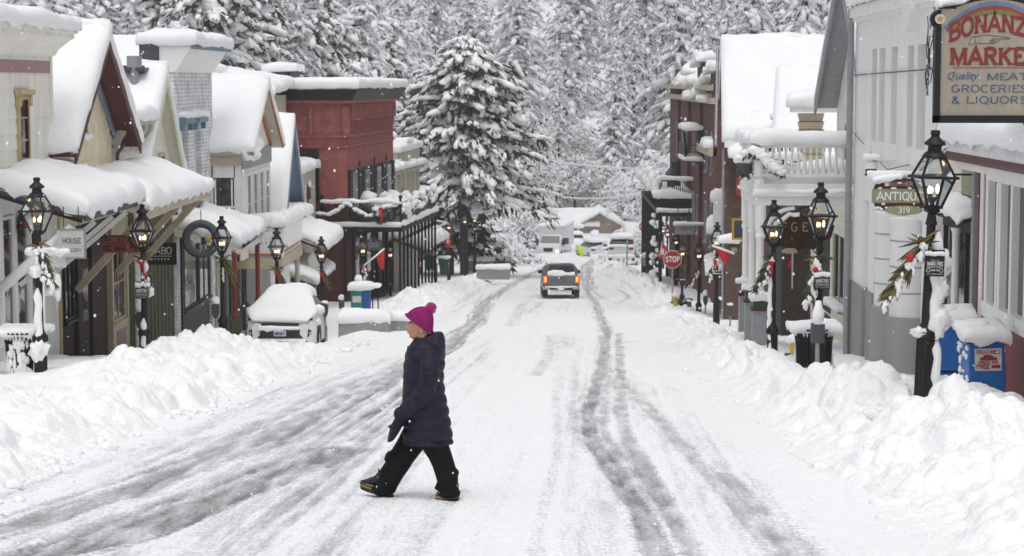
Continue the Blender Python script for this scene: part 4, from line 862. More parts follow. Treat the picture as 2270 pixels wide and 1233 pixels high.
part('gutter', M['maroon'], cn, RF, lambda m: (m.box(0, Y1 + .02, .0, .4, -1.15, -1.0), m.tube([(0, .42, -1.08), (Y1 + .02, .42, -1.08)], .07, 10)))
part('soffit', M['white'], cn, RF, lambda m: m.box(0, Y1, -.05, .35, -1.26, -1.152))
def ici(m):
    for k in range(120):
        u = Y1 + .08 - k * .045; l = random.uniform(.04, .17); m.lathe([(.016, 0), (.011, -l * .6), (.002, -l)], (u, .47, -.83), 5)
part('icicles', mat('ice', (.75, .78, .82), .15, var=0, spec=.8), cn, RF, ici)
snowpart(cn, RF, [(0, -.05, -.74), (Y1 + .15, -.05, -.74), (Y1 + .15, .5, -.82), (0, .5, -.82)], 'snow_cover', t=.34, r=.28, o=.07, seed=3)
# --- hanging rod
t_ = empty('sign_bracket', (0, 30.0, 0), 0, 'thin black iron rod reaching over the pavement from the market corner', 'bracket')
m = MB(); m.tube([(4.66, 0, -1.37), (6.35, 0, -1.37)], .016, 8); m.build('rod', M['black'], t_)
m = MB(); m.snow([(4.7, -.02, -1.355), (5.5, -.02, -1.355), (5.5, .02, -1.355), (4.7, .02, -1.355)], .035, .02, .01, .05); m.build('snow', M['snow'], t_, smooth=True)
m = MB(); m.tube([(6.35, 0, -.55), (5.4, 0, -1.37)], .008, 5); m.build('chain', M['black'], t_)
# --- grey stucco building with slots
y0 = 33.0; b = broot('grey_stucco_building', 6.3, y0, 'grey stucco front with five tall narrow slots and round ground floor columns'); Y1 = 9.0
SL = [(34.2, 35.0), (35.35, 35.95), (37.0, 37.65), (38.35, 39.0), (39.3, 39.9)]
def wall(m):
    m.box(0, Y1, -8, -.26, -6.2, 2.6); e = 0
    for a, c_ in SL: m.box(e, a - y0, -.26, 0, -1.15, .62); e = c_ - y0
    m.box(e, Y1, -.26, 0, -1.15, .62); m.box(0, Y1, -.26, 0, .62, 2.6); m.box(0, Y1, -.26, 0, -2.35, -1.15)
part('wall', M['stucco'], b, RF, wall)
for a, c_ in SL: part('slot_sill', M['stucco'], b, RF, lambda m: m.box(a - y0 - .04, c_ - y0 + .04, 0, .12, -1.42, -1.15))
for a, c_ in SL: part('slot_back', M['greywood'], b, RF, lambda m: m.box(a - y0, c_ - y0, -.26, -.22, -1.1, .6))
cb = part('parapet_band', M['stucco'], b, RF, lambda m: (m.box(0, Y1, 0, .16, 1.28, 1.55), m.box(0, Y1, 0, .1, 1.2, 1.28)))
snowpart(cb, RF, [(0, 0, 1.55), (Y1, 0, 1.55), (Y1, .17, 1.55), (0, .17, 1.55)], t=.14, r=.1, o=.04, step=.15)
part('shield', M['stucco'], b, RF, lambda m: (m.prism([(1.4, 0, 2.2), (2.2, 0, 2.2), (2.2, 0, 1.2), (1.8, 0, .82), (1.4, 0, 1.2)], (0, .24, 0)), [m.box(1.5 + k * .2, 1.6 + k * .2, .24, .28, 1.3, 2.0) for k in range(3)]))
for k, u in enumerate((2.1, 3.75)):
    cl_ = part('column', M['stucco'], b, RF, lambda m: (m.lathe([(.34, -6), (.34, -2.5), (.36, -2.4), (.36, -2.35)], (u, .05, 0), 28), ), smooth=True, sharp=40)
    part('column_base', M['stucco_low'], cl_, RF, lambda m: m.lathe([(.4, -6.4), (.4, -4.1), (.36, -4.05)], (u, .05, 0), 28), smooth=True, sharp=40)
    [part('groove', M['greywood'], cl_, RF, lambda m: m.lathe([(.346, 0), (.346, .025)], (u, .05, -2.75 - j * .45), 28)) for j in range(3)]
for u, w_ in ((5.2, 5.75), (6.3, 6.9), (7.5, 9.0), (0, 1.2)):
    o = part('pilaster', M['stucco'], b, RF, lambda m: m.box(u, w_, -.26, .01, -4.1, -2.35)); part('base_course', M['stucco_low'], o, RF, lambda m: m.box(u - .03, w_ + .03 * (w_ < 9), -.26, .04, -6.6, -4.1))
part('plinth', M['stucco_low'], b, RF, lambda m: m.box(5.79, 7.46, -.26, -.02, -5.6, -5.1))
part('downpipe', M['mgrey'], b, RF, lambda m: (m.tube([(8.92, .12, 2.5), (8.92, .12, -6.2)], .065, 10)))
part('cable', M['dgrey'], b, RF, lambda m: (m.tube([(0, .03, .2), (9, .03, .12)], .012, 5), m.tube([(0, .03, -1.25), (4, .15, -1.6), (9, .03, -1.05)], .009, 5)))
cmr = part('security_camera', M['white'], b, RF, lambda m: (m.bar((4.9, 0, -1.5), (4.9, .25, -1.45), .05), m.lathe([(.02, .0), (.1, -.04), (.12, -.12), (.12, -.2)], (4.9, .3, -1.42), 14)))
part('dome', M['glass'], cmr, RF, lambda m: m.blob((4.9, .3, -1.66), (.11, .11, .12), 2, 0))
m = MB(RF); m.snow([(4.78, .18, -1.42), (5.02, .18, -1.42), (5.02, .42, -1.42), (4.78, .42, -1.42)], .07, .06, .02, .06); m.build('snow', M['snow'], cmr, smooth=True)
ivy = MB(RF)
for k in range(60):
    u = random.uniform(.0, 1.0); w_ = random.uniform(-.4, 2.0); pts = [(u, .02, w_)]
    for j in range(5): u += random.uniform(-.15, .15); w_ += random.uniform(-.05, .25); pts.append((u, .02, w_))
    ivy.tube(pts, .008, 4)
ivy.build('bare_vine', M['bark'], b)
# --- grey gabled house with white timber balcony
y0 = 42.15; b = broot('balcony_house', 7.0, y0, 'grey board gabled house with white turned balcony over the pavement')
gable_wall(b, RF, 0, 3.7, 7.3, -2.6, -.55, 2.6, M['stucco'], 0, 0, .3)
part('board_batten', M['stucco'], b, RF, lambda m: [m.box(k * .42, k * .42 + .05, 0, .035, -2.6, -.6) for k in range(18)])
part('body', M['stucco'], b, RF, lambda m: m.box(0, 7.3, -6, -.31, -7, -.6))
gable_roof(b, RF, -.3, 3.7, 7.5, -6, .5, -.55, 2.65, -.5, M['greywood'], M['greywood'], .15, .42, .34, 71, so=.05)
part('eave_return', M['greywood'], b, RF, lambda m: (m.prism([(-.3, .0, -.9), (.35, .0, -.75), (.35, .0, -.62), (-.3, .0, -.62)], (0, .5, 0))))
m = MB(RF)
for k in range(9): m.blob((-.15 + .05 * k, .5, -.35 + k * .28), (.28, .16, .2), 2, .35, seed=k)
m.build('rake_snow', M['snow'], b, smooth=True)
for u in (1.2, 3.3, 5.0): window(b, RF, u, u + .55, -2.4, -1.0, .03, M['greywood'], M['glass'], 1, 2, .08)
dr = part('door', M['greywood'], b, RF, lambda m: (m.box(.3, 2.6, -.1, .05, -6.4, -3.2), m.box(.2, .3, -.1, .1, -6.4, -3.0), m.box(1.42, 1.48, .05, .06, -6.4, -3.2)))
[part('door_panel', M['dgrey'], dr, RF, lambda m: m.box(u, u + .75, .05, .058, w_, w_ + .75)) for u in (.45, 1.65) for w_ in (-6.25, -5.3, -4.3)]
part('shop_front', M['sage'], b, RF, lambda m: (siding(m, lambda w: (5.2, 12.5), -7, -5.4, .2, .0), m.box(5.2, 12.5, -.3, 0, -3.6, -2.6), m.box(5.2, 5.5, -.3, .05, -5.4, -3.6), m.box(7.6, 7.9, -.3, .05, -5.4, -3.6), m.box(5.0, 12.5, -.4, -.2, -7, -2.6)))
wn = window(b, RF, 5.5, 7.6, -5.35, -3.6, -.0, M['sage'], M['glass2'], 2, 1, .08, 'shop_window')
snowpart(wn, RF, [(5.4, .0, -5.4), (7.7, .0, -5.4), (7.7, .2, -5.4), (5.4, .2, -5.4)], t=.12, r=.1, o=.03, step=.15)
part('doorway', M['darkwood'], b, RF, lambda m: m.box(7.9, 9.6, -.2, .02, -7, -3.6))
BZ = 43.0 - y0; VB = 2.65; LB = 3.3       # balcony: near face u=BZ, outer v=VB
bl = part('balcony', M['white'], b, RF, lambda m: (m.box(BZ, BZ + LB, 0, VB, -2.36, -2.16), m.box(BZ + .03, BZ + LB - .03, 0, VB - .03, -2.62, -2.36), m.box(BZ - .05, BZ + LB + .05, 0, VB + .05, -2.42, -2.36)))
def turned(m, u, v, z0, z1, r):
    h = z1 - z0
    m.lathe([(r * .9, z0), (r * .9, z0 + .1 * h), (r * .5, z0 + .14 * h), (r, z0 + .3 * h), (r * .75, z0 + .5 * h), (r * .45, z0 + .82 * h), (r * .9, z0 + .88 * h), (r * .9, z1)], (u, v, 0), 8)
def rail(m):
    m.box(BZ, BZ + .1, 0, VB, -1.4, -1.31); m.box(BZ, BZ + LB, VB - .1, VB, -1.4, -1.31); m.box(BZ + .02, BZ + .08, 0, VB, -2.02, -1.96); m.box(BZ, BZ + LB, VB - .08, VB - .02, -2.02, -1.96)
part('rail', M['white'], bl, RF, rail)
def bals(m):
    for k in range(1, 20): turned(m, BZ + .05, VB * k / 20, -1.96, -1.4, .045)
    for k in range(1, 22): turned(m, BZ + LB * k / 22, VB - .05, -1.96, -1.4, .045)
part('balusters', M['white'], bl, RF, bals, smooth=True, sharp=40)
for u, v, r_ in ((BZ + .08, VB - .12, .13), (BZ + LB, VB - .12, .11), (BZ + .06, .12, .09)): part('newel', M['white'], bl, RF, lambda m: turned(m, u, v, -2.16, -1.22, r_), smooth=True, sharp=40)
s_ = MB(RF); s_.snow([(BZ - .06, .05, -1.3), (BZ + .2, .05, -1.3), (BZ + .2, VB + .06, -1.3), (BZ - .06, VB + .06, -1.3)], .26, .14, .06, .16, 4, amp=.35); s_.snow([(BZ, VB - .16, -1.3), (BZ + LB, VB - .16, -1.3), (BZ + LB, VB + .06, -1.3), (BZ, VB + .06, -1.3)], .24, .12, .05, .16, 6)
s_.snow([(BZ - .04, .4, -2.35), (BZ + .1, .4, -2.35), (BZ + .1, VB, -2.35), (BZ - .04, VB, -2.35)], .09, .06, .02, .12, 8); s_.snow([(BZ + .3, .1, -2.16), (BZ + LB, .1, -2.16), (BZ + LB, VB - .2, -2.16), (BZ + .3, VB - .2, -2.16)], .35, .3, 0, .3, 9)
s_.build('snow', M['snow'], bl, smooth=True)
for u in (BZ + .12, BZ + 1.7, BZ + 3.15):
    p = part('post', M['white'], bl, RF, lambda m: (m.lathe([(.12, -4.57), (.12, -4.45), (.09, -4.4), (.085, -3.35), (.12, -3.28), (.09, -3.2), (.12, -3.12), (.12, -2.62)], (u, VB - .15, 0), 10)), smooth=True, sharp=35)
    part('pedestal', M['greywood'], p, RF, lambda m: m.box(u - .15, u + .15, VB - .3, VB, -6.6, -4.86))
    part('pedestal_cap', mat('green_trim', (.05, .08, .05), .5), p, RF, lambda m: m.box(u - .15, u + .15, VB - .3, VB, -4.80, -4.57))
    part('pedestal_band', M['maroon'], p, RF, lambda m: m.box(u - .19, u + .19, VB - .34, VB + .04, -4.858, -4.802))
    snowpart(p, RF, [(u - .2, VB - .35, -4.57), (u + .2, VB - .35, -4.57), (u + .2, VB + .05, -4.57), (u - .2, VB + .05, -4.57)], t=.1, r=.1, o=.02, step=.1)
for v0, sg in ((VB - .25, -1), (.1, 1)):
    def arch(m):
        pts = [(BZ + .1, v0 + sg * .62 * (1 - math.cos(t)), -3.3 + .62 * math.sin(t)) for t in np.linspace(0, math.pi / 2, 10)]
        m.tube(pts, .045, 6); m.tube([(p[0], p[1] + sg * .1, p[2] - .12 + .03 * math.sin(k * 2)) for k, p in enumerate(pts[3:])], .05, 6)
    part('fretwork', M['white'], bl, RF, arch)
# chair on the balcony
t_ = empty('balcony_chair', (5.2, 44.4, -2.14), .4, 'dark wooden chair capped with snow on the white balcony', 'chair')
m = MB(); m.box(-.22, .22, -.2, .2, .42, .46); m.build('seat', M['darkwood'], t_)
m = MB(); [m.bar((-.2 + k * .1, .2, .46), (-.2 + k * .1, .28, .95), .03) for k in range(5)]; m.bar((-.22, .27, .95), (.22, .27, .95), .05); m.build('backrest', M['darkwood'], t_)
for sx in (-.2, .2):
    for sy in (-.18, .18): m = MB(); m.bar((sx, sy, 0), (sx, sy, .42), .035); m.build('leg', M['darkwood'], t_)
m = MB(); m.snow([(-.24, -.22, .46), (.24, -.22, .46), (.24, .22, .46), (-.24, .22, .46)], .16, .12, .02, .1); m.build('snow', M['snow'], t_, smooth=True)
# --- small house behind the balcony
y0 = 57; b = broot('cream_chimney_house', 6.35, y0, 'low house with steep snowy roof and tan shingled chimney behind the white balcony', rz=-R(8))
gable_wall(b, RF, 0, 4.5, 6.2, -8.5, -2.6, .0, M['yellow'], 0)
part('body', M['yellow'], b, RF, lambda m: m.box(0, 6.2, -8, -.31, -8.5, -2.6))
gable_roof(b, RF, -.3, 4.5, 6.4, -9, .1, -2.7, .12, -1.3, M['darkwood'], M['darkwood'], .15, .4, .3, 75, so=.05)
ch = part('chimney', M['tan'], b, RF, lambda m: [m.loft([[(-3, -1.3 + .0, z), (-2, -1.3, z), (-2, -.7, z), (-3, -.7, z)], [(-3.05, -1.35, z + .2), (-1.95, -1.35, z + .2), (-1.95, -.65, z + .2), (-3.05, -.65, z + .2)]]) for z in [-4.5 + .215 * k for k in range(17)]])
cc = part('chimney_cap', M['stucco'], ch, RF, lambda m: m.box(-3.3, -1.7, -1.7, -.45, -.82, -.62))
snowpart(ch, RF, [(-3.35, -1.75, -.62), (-1.65, -1.75, -.62), (-1.65, -.4, -.62), (-3.35, -.4, -.62)], t=.32, r=.25, o=.05, step=.2)
m = MB(RF); m.snow([(-3.4, -3.2, -2.9), (.3, -3.2, -2.5), (.3, .0, -2.5), (-3.4, .0, -2.9)], .5, .4, .08, .3, 8); m.build('snow_shed', M['snow'], b, smooth=True)
part('doorway', M['darkwood'], b, RF, lambda m: (m.box(.3, 5.5, 0, .03, -8.5, -3.9), m.box(.1, .3, 0, .08, -8.5, -3.6)))
part('lean_to', M['dgrey'], b, RF, lambda m: m.box(-3.2, -.02, -3, -.1, -8, -2.95)); part('door', M['darkwood'], b, RF, lambda m: m.box(-3.26, -3.201, -1.0, -.3, -8, -3.7)); part('siding', M['sage'], b, RF, lambda m: m.box(-3.25, -3.202, -1.9, -1.05, -8, -3.3))
# --- large snowy roof over brown brick
y0 = 79; b = broot('brown_brick_building', 6.65, 76, 'brown brick building under a very large plain snow covered roof with dark red edge', rz=-R(4))
part('wall', M['brickbrown'], b, RF, lambda m: (m.box(0, 12.9, -9, 0, -10.8, -2.6), m.box(-.02, .6, -.35, .02, -10.8, -2.8)))
part('gable_wall', M['maroon'], b, RF, lambda m: m.prism([(0, -.05, -2.6), (9.5, -.05, -2.6), (9.5, -.05, -.9), (6, -.05, 1.2)], (0, -.3, 0)))
gable_roof(b, RF, -.3, 6.0, 9.8, -8.5, .12, -2.2, 1.45, -.75, M['maroon'], M['maroon'], .2, .5, .3, 81, so=.08)
part('dormer', M['darkred'], b, RF, lambda m: (m.box(-1.2, -.02, -1.05, -.35, -4.2, -2.75)))
part('dormer_side', M['stucco'], b, RF, lambda m: (m.box(-1.25, -.02, -1.6, -1.06, -3.6, -2.6), m.box(-.6, -.5, -1.65, .1, -2.45, -2.2)))
snowpart(b, RF, [(-1.4, -1.3, -2.75), (0, -1.3, -2.6), (0, -.1, -2.6), (-1.4, -.1, -2.75)], t=.4, r=.35, o=.08, step=.25)
ch = part('chimney', M['brickwhite'], b, RF, lambda m: m.box(-1.0, -.4, -2.1, -1.67, -4.5, -1.35)); snowpart(ch, RF, [(-1.05, -2.15, -1.34), (-.35, -2.15, -1.34), (-.35, -1.6, -1.34), (-1.05, -1.6, -1.34)], t=.2, r=.15, o=.03, step=.15)
part('downspout', M['galv'], b, RF, lambda m: (m.tube([(.3, .1, -1.6), (.3, .1, -2.6), (.2, .08, -10)], .06, 8), m.tube([(6, .3, 1.3), (.3, .4, -2.4)], .06, 6)))
def ledges(m):
    m.snow([(2, -.05, -4.6), (3.4, -.05, -4.6), (3.4, .5, -4.6), (2, .5, -4.6)], .5, .3, .08, .2, 2)
    m.snow([(2.5, -.05, -6.6), (4.5, -.05, -6.6), (4.5, .35, -6.8), (2.5, .35, -6.8)], 1.1, .25, .05, .2, 5, amp=.5)
    m.snow([(7, -.05, -6.2), (9, -.05, -6.2), (9, .6, -6.2), (7, .6, -6.2)], .55, .3, .08, .2, 3)
m = MB(RF); ledges(m); m.build('snow_clumps', M['snow'], b, smooth=True)
part('wall_sign', M['stucco'], b, RF, lambda m: (m.box(2, 3.4, 0, .45, -6.2, -4.62), m.box(2.5, 4.5, 0, .2, -7.15, -6.62)))
window(b, RF, 4.8, 6.2, -6, -3.6, .03, M['beige'], M['glass'], 1, 2, .12)
part('canopy', M['dgrey'], b, RF, lambda m: m.hexa([(2, 0, -7.3), (9, 0, -7.3), (9, .7, -7.5), (2, .7, -7.5), (2, 0, -7.2), (9, 0, -7.2), (9, .7, -7.4), (2, .7, -7.4)]))
snowpart(b, RF, [(2, 0, -7.2), (9, 0, -7.2), (9, .7, -7.4), (2, .7, -7.4)], t=.18, r=.2, o=.05, step=.3)
part('lower_front', M['darkwood'], b, RF, lambda m: m.box(1, 12.5, 0, .05, -10.6, -7.6))
# --- three-storey red brick hotel with black iron balconies
y0 = 98; b = broot('tall_brick_hotel', 8.1, y0, 'three storey dark red brick hotel with snowy stepped parapet and black iron balcony')
BR = brick_mat('hotel_brick', (.15, .05, .045), (.12, .04, .035), (.1, .05, .045))
part('wall', BR, b, RF, lambda m: (m.box(0, 38, -12, 0, -13.5, -.2), [m.box(u, u + .7, 0, .18, -13, .3) for u in (0, 9, 18, 27)], m.box(0, 3, -2, .1, -.2, .5), m.box(9, 12, -2, .1, -.2, .9)))
cor = part('cornice', M['tan'], b, RF, lambda m: (m.box(-.1, 38, 0, .35, -1.1, -.8), m.box(0, 38, 0, .5, -.45, -.2), m.box(0, 8.5, 0, .4, -3.6, -3.2)))
m = MB(RF)
for u, v, w_, r in ((.5, .2, .75, .6), (2, .25, .6, .5), (4, .35, .1, .55), (6, .4, -.1, .5), (9.5, .2, 1.2, .7), (11, .25, 1.0, .6), (14, .4, .0, .7), (18, .3, .6, .7), (3, .5, -.75, .45), (7.5, .5, -.6, .5), (1, .4, -2.95, .55), (22, .4, 0, .8), (12, .6, -.7, .5)):
    m.snow([(u - r * 1.6, v - .7, w_ - .2), (u + r * 1.6, v - .7, w_ - .2), (u + r * 1.6, v + .15, w_ - .2), (u - r * 1.6, v + .15, w_ - .2)], r * .75, .35, .12, .25, u, amp=.6)
m.build('snow_clumps', M['snow'], cor, smooth=True)
for u in (2, 5.5, 11, 14.5, 20, 24, 29):
    for w_ in (-4.6, -8.2): window(b, RF, u, u + 1.2, w_, w_ + 2.1, .03, M['greywood'], M['glass'], 1, 2, .1)
# iron balcony over the pavement
bl = part('iron_balcony', M['black'], b, RF, lambda m: (m.box(16, 38, 0, 1.9, -7.55, -7.3), m.box(16, 38, 0, 1.9, -6.7, -6.55), m.box(15.95, 16, -.2, 1.95, -7.55, -6.5)))
def rl(m):
    m.box(16, 16.06, 0, 1.9, -5.6, -5.52); m.box(16, 38, 1.84, 1.9, -5.6, -5.52)
    for k in range(16): m.box(16, 16.03, .1 + k * .115, .13 + k * .115, -6.5, -5.6)
    for k in range(90): m.box(16 + k * .24, 16.04 + k * .24, 1.85, 1.88, -6.5, -5.6)
part('railing', M['black'], bl, RF, rl)
for u in (16.1, 19, 22, 25, 28, 31, 34, 37): part('post', M['black'], bl, RF, lambda m: m.box(u - .1, u + .1, 1.7, 1.9, -13.5, -7.55))
m = MB(RF); m.snow([(16, .1, -6.55), (38, .1, -6.55), (38, 1.9, -6.55), (16, 1.9, -6.55)], .5, .35, .1, .4, 4, amp=.6); m.snow([(15.9, .0, -5.5), (16.15, .0, -5.5), (16.15, 1.95, -5.5), (15.9, 1.95, -5.5)], .22, .12, .05, .2); m.snow([(15.8, .0, -7.28), (16, .0, -7.28), (16, 2, -7.28), (15.8, 2, -7.28)], .2, .1, .05, .2)
for k in range(60): m.blob((16 + k * .36, 1.9 + random.uniform(-.1, .1), -5.5 + random.uniform(-.9, .2)), random.uniform(.12, .3), 2, .4, seed=k)
for k in range(40): m.blob((16 + random.uniform(0, 6), 1.85 + random.uniform(0, .25), random.uniform(-12.4, -7.6)), random.uniform(.08, .2), 2, .4, seed=k)
m.build('snow', M['snow'], bl, smooth=True)
part('heater', M['dgrey'], bl, RF, lambda m: m.lathe([(.25, -6.5), (.2, -5.8), (.3, -5.2), (.1, -4.9)], (17, 1.2, 0), 10))
part('timber_stub', M['bark'], bl, RF, lambda m: m.lathe([(.3, -6.5), (.26, -4.6)], (18.5, .8, 0), 10))
part('fire_escape', M['black'], b, RF, lambda m: (m.box(8, 13, 0, 1.0, -4.2, -4.1), m.box(8, 13, .95, 1.0, -4.1, -3.3), m.box(7.95, 8, 0, 1, -3.35, -3.3), [m.box(8 + k * .3, 8.03 + k * .3, .96, .99, -4.1, -3.3) for k in range(17)], m.box(8, 13, 0, 1.0, -2.6, -2.5), m.bar((9, .8, -4.1), (12, .8, -2.6), .1)))
m = MB(RF); m.snow([(8, .1, -4.1), (13, .1, -4.1), (13, 1, -4.1), (8, 1, -4.1)], .25, .2, .05, .3); m.snow([(8, .1, -2.5), (13, .1, -2.5), (13, 1, -2.5), (8, 1, -2.5)], .25, .2, .05, .3); m.build('snow', M['snow'], b, smooth=True)
# --- low house at the foot of the street
b = broot('low_house', 3.7, 236, 'low beige house with broad snowy roof at the foot of the street')
zg = -18.4
part('wall', mat('house_wall', (.34, .28, .23), .8), b, None, lambda m: (m.box(-5.5, 4.6, 0, 9, zg, -16.8), m.prism([(-.3, -.6, zg), (4.7, -.6, zg), (4.7, -.6, -16.7), (2.2, -.6, -15.3), (-.3, -.6, -16.7)], (0, 9, 0))))
rf = part('roof', M['dgrey'], b, None, lambda m: m.loft([[(-6.2, -.8, -16.75), (2, -.8, -16.75), (2, 9, -16.75), (-6.2, 9, -16.75)], [(-6.2, 4, -15.3), (2, 4, -15.3), (2, 4.3, -15.3), (-6.2, 4.3, -15.3)]]))
m = MB(); m.snow([(-6.4, -1, -16.72), (2.2, -1, -16.72), (2.2, 4.1, -15.25), (-6.4, 4.1, -15.25)], .45, .3, .1, .5); m.snow([(-.6, -1.2, -16.8), (2.25, -1.2, -15.2), (2.25, 8, -15.2), (-.6, 8, -16.8)], .45, .3, .1, .5, 2); m.snow([(2.2, -1.2, -15.2), (5.1, -1.2, -16.8), (5.1, 8, -16.8), (2.2, 8, -15.2)], .45, .3, .1, .5, 3); m.build('snow_cover', M['snow'], rf, smooth=True)
pc = part('porch', M['white'], b, None, lambda m: (m.box(-1.9, .2, -1.6, 0, -17.0, -16.85), m.box(-.35, -.15, -1.6, -1.4, zg, -17), m.box(-1.8, -1.6, -1.6, -1.4, zg, -17)))
snowpart(pc, None, [(-2, -1.7, -16.85), (.3, -1.7, -16.85), (.3, 0, -16.85), (-2, 0, -16.85)], t=.5, r=.3, o=.1, step=.4)
dr = part('door', M['dgrey'], b, None, lambda m: m.box(-1.3, -.5, -.06, 0, zg, -17.1))
part('window', M['dgrey'], b, None, lambda m: m.box(-4.6, -3.4, -.06, 0, -17.8, -17.1))
# ------------------------------------------------------------------ lettering: strokes with optional slabs
def _arc(cx, cy, rx, ry, a0, a1, n=9): return [(cx + rx * math.cos(R(a0 + (a1 - a0) * k / n)), cy + ry * math.sin(R(a0 + (a1 - a0) * k / n))) for k in range(n + 1)]
GL = {
 'A': (.9, [[(0, 0), (.45, 1), (.9, 0)], [(.2, .34), (.7, .34)]]), 'B': (.75, [[(.1, 0), (.1, 1)], [(.1, .97)] + _arc(.45, .75, .25, .22, 90, -90) + [(.1, .53)], [(.1, .5)] + _arc(.45, .27, .3, .24, 90, -90) + [(.1, .03)]]),
 'C': (.8, [_arc(.42, .5, .4, .48, 50, 310, 14)]), 'D': (.8, [[(.1, 0), (.1, 1)], [(.1, .97)] + _arc(.35, .5, .42, .47, 90, -90, 12) + [(.1, .03)]]),
 'E': (.7, [[(.1, 0), (.1, 1)], [(.1, .96), (.68, .96), (.68, .8)], [(.1, .52), (.5, .52)], [(.1, .04), (.7, .04), (.7, .22)]]), 'F': (.68, [[(.1, 0), (.1, 1)], [(.1, .96), (.66, .96), (.66, .8)], [(.1, .52), (.5, .52)]]),
 'G': (.85, [_arc(.42, .5, .4, .48, 50, 330, 14) + [(.78, .45), (.5, .45)]]), 'H': (.85, [[(.1, 0), (.1, 1)], [(.75, 0), (.75, 1)], [(.1, .52), (.75, .52)]]), 'I': (.3, [[(.15, 0), (.15, 1)]]),
 'K': (.85, [[(.1, 0), (.1, 1)], [(.72, 1), (.14, .45)], [(.3, .6), (.76, 0)]]), 'L': (.68, [[(.1, 0), (.1, 1)], [(.1, .04), (.68, .04), (.68, .22)]]), 'M': (1.05, [[(.1, 0), (.1, 1)], [(.12, .98), (.52, .1), (.93, .98)], [(.95, 0), (.95, 1)]]),
 'N': (.85, [[(.1, 0), (.1, 1)], [(.12, .98), (.73, .02)], [(.75, 0), (.75, 1)]]), 'O': (.88, [_arc(.44, .5, .4, .48, 90, 450, 18)]), 'P': (.72, [[(.1, 0), (.1, 1)], [(.1, .97)] + _arc(.42, .72, .28, .25, 90, -90) + [(.1, .47)]]),
 'Q': (.88, [_arc(.44, .5, .4, .48, 90, 450, 18), [(.5, .22), (.86, -.12)]]), 'R': (.82, [[(.1, 0), (.1, 1)], [(.1, .97)] + _arc(.42, .74, .28, .23, 90, -90) + [(.1, .5)], [(.4, .5), (.74, 0)]]),
 'S': (.68, [_arc(.35, .74, .26, .23, 20, 250, 9) + _arc(.33, .26, .29, .24, 80, -160, 10)]), 'T': (.8, [[(.4, 0), (.4, 1)], [(.04, .8), (.04, .96), (.76, .96), (.76, .8)]]), 'U': (.82, [[(.1, 1), (.1, .3)] + _arc(.41, .3, .31, .28, 180, 360, 8) + [(.72, 1)]]),
 'V': (.85, [[(.03, 1), (.42, 0), (.8, 1)]]), 'W': (1.1, [[(.03, 1), (.3, 0), (.55, .8), (.8, 0), (1.07, 1)]]), 'X': (.8, [[(.03, 0), (.77, 1)], [(.03, 1), (.77, 0)]]), 'Y': (.8, [[(.03, 1), (.4, .5), (.4, 0)], [(.77, 1), (.4, .5)]]), 'Z': (.78, [[(.06, .8), (.06, .95), (.72, .95), (.06, .05), (.74, .05), (.74, .22)]]),
 '3': (.65, [_arc(.3, .74, .26, .22, 150, -80, 9) + _arc(.3, .27, .3, .24, 80, -150, 9)]), '1': (.4, [[(.05, .8), (.22, .97), (.22, 0)]]), '9': (.68, [_arc(.34, .68, .27, .28, 0, 360, 14), [(.61, .68), (.55, .25), (.3, .02)]]), '8': (.68, [_arc(.34, .75, .22, .22, 0, 360, 12), _arc(.34, .27, .28, .25, 0, 360, 12)]),
 '7': (.65, [[(.03, .95), (.62, .95), (.2, 0)]]), '6': (.68, [_arc(.34, .32, .27, .28, 0, 360, 14), [(.07, .32), (.15, .75), (.4, .98)]]), '5': (.65, [[(.58, .95), (.12, .95), (.1, .55)] + _arc(.32, .3, .28, .28, 110, -150, 9)]), '&': (.9, [[(.85, .02), (.25, .65)] + _arc(.36, .78, .17, .18, 200, -20, 8) + [(.1, .3)] + _arc(.36, .25, .27, .24, 170, 350, 8)]), "'": (.25, [[(.12, 1), (.12, .78)]]), ' ': (.45, []), '-': (.5, [[(.05, .5), (.45, .5)]]), '.': (.25, [[(.1, 0), (.1, .08)]]),
}
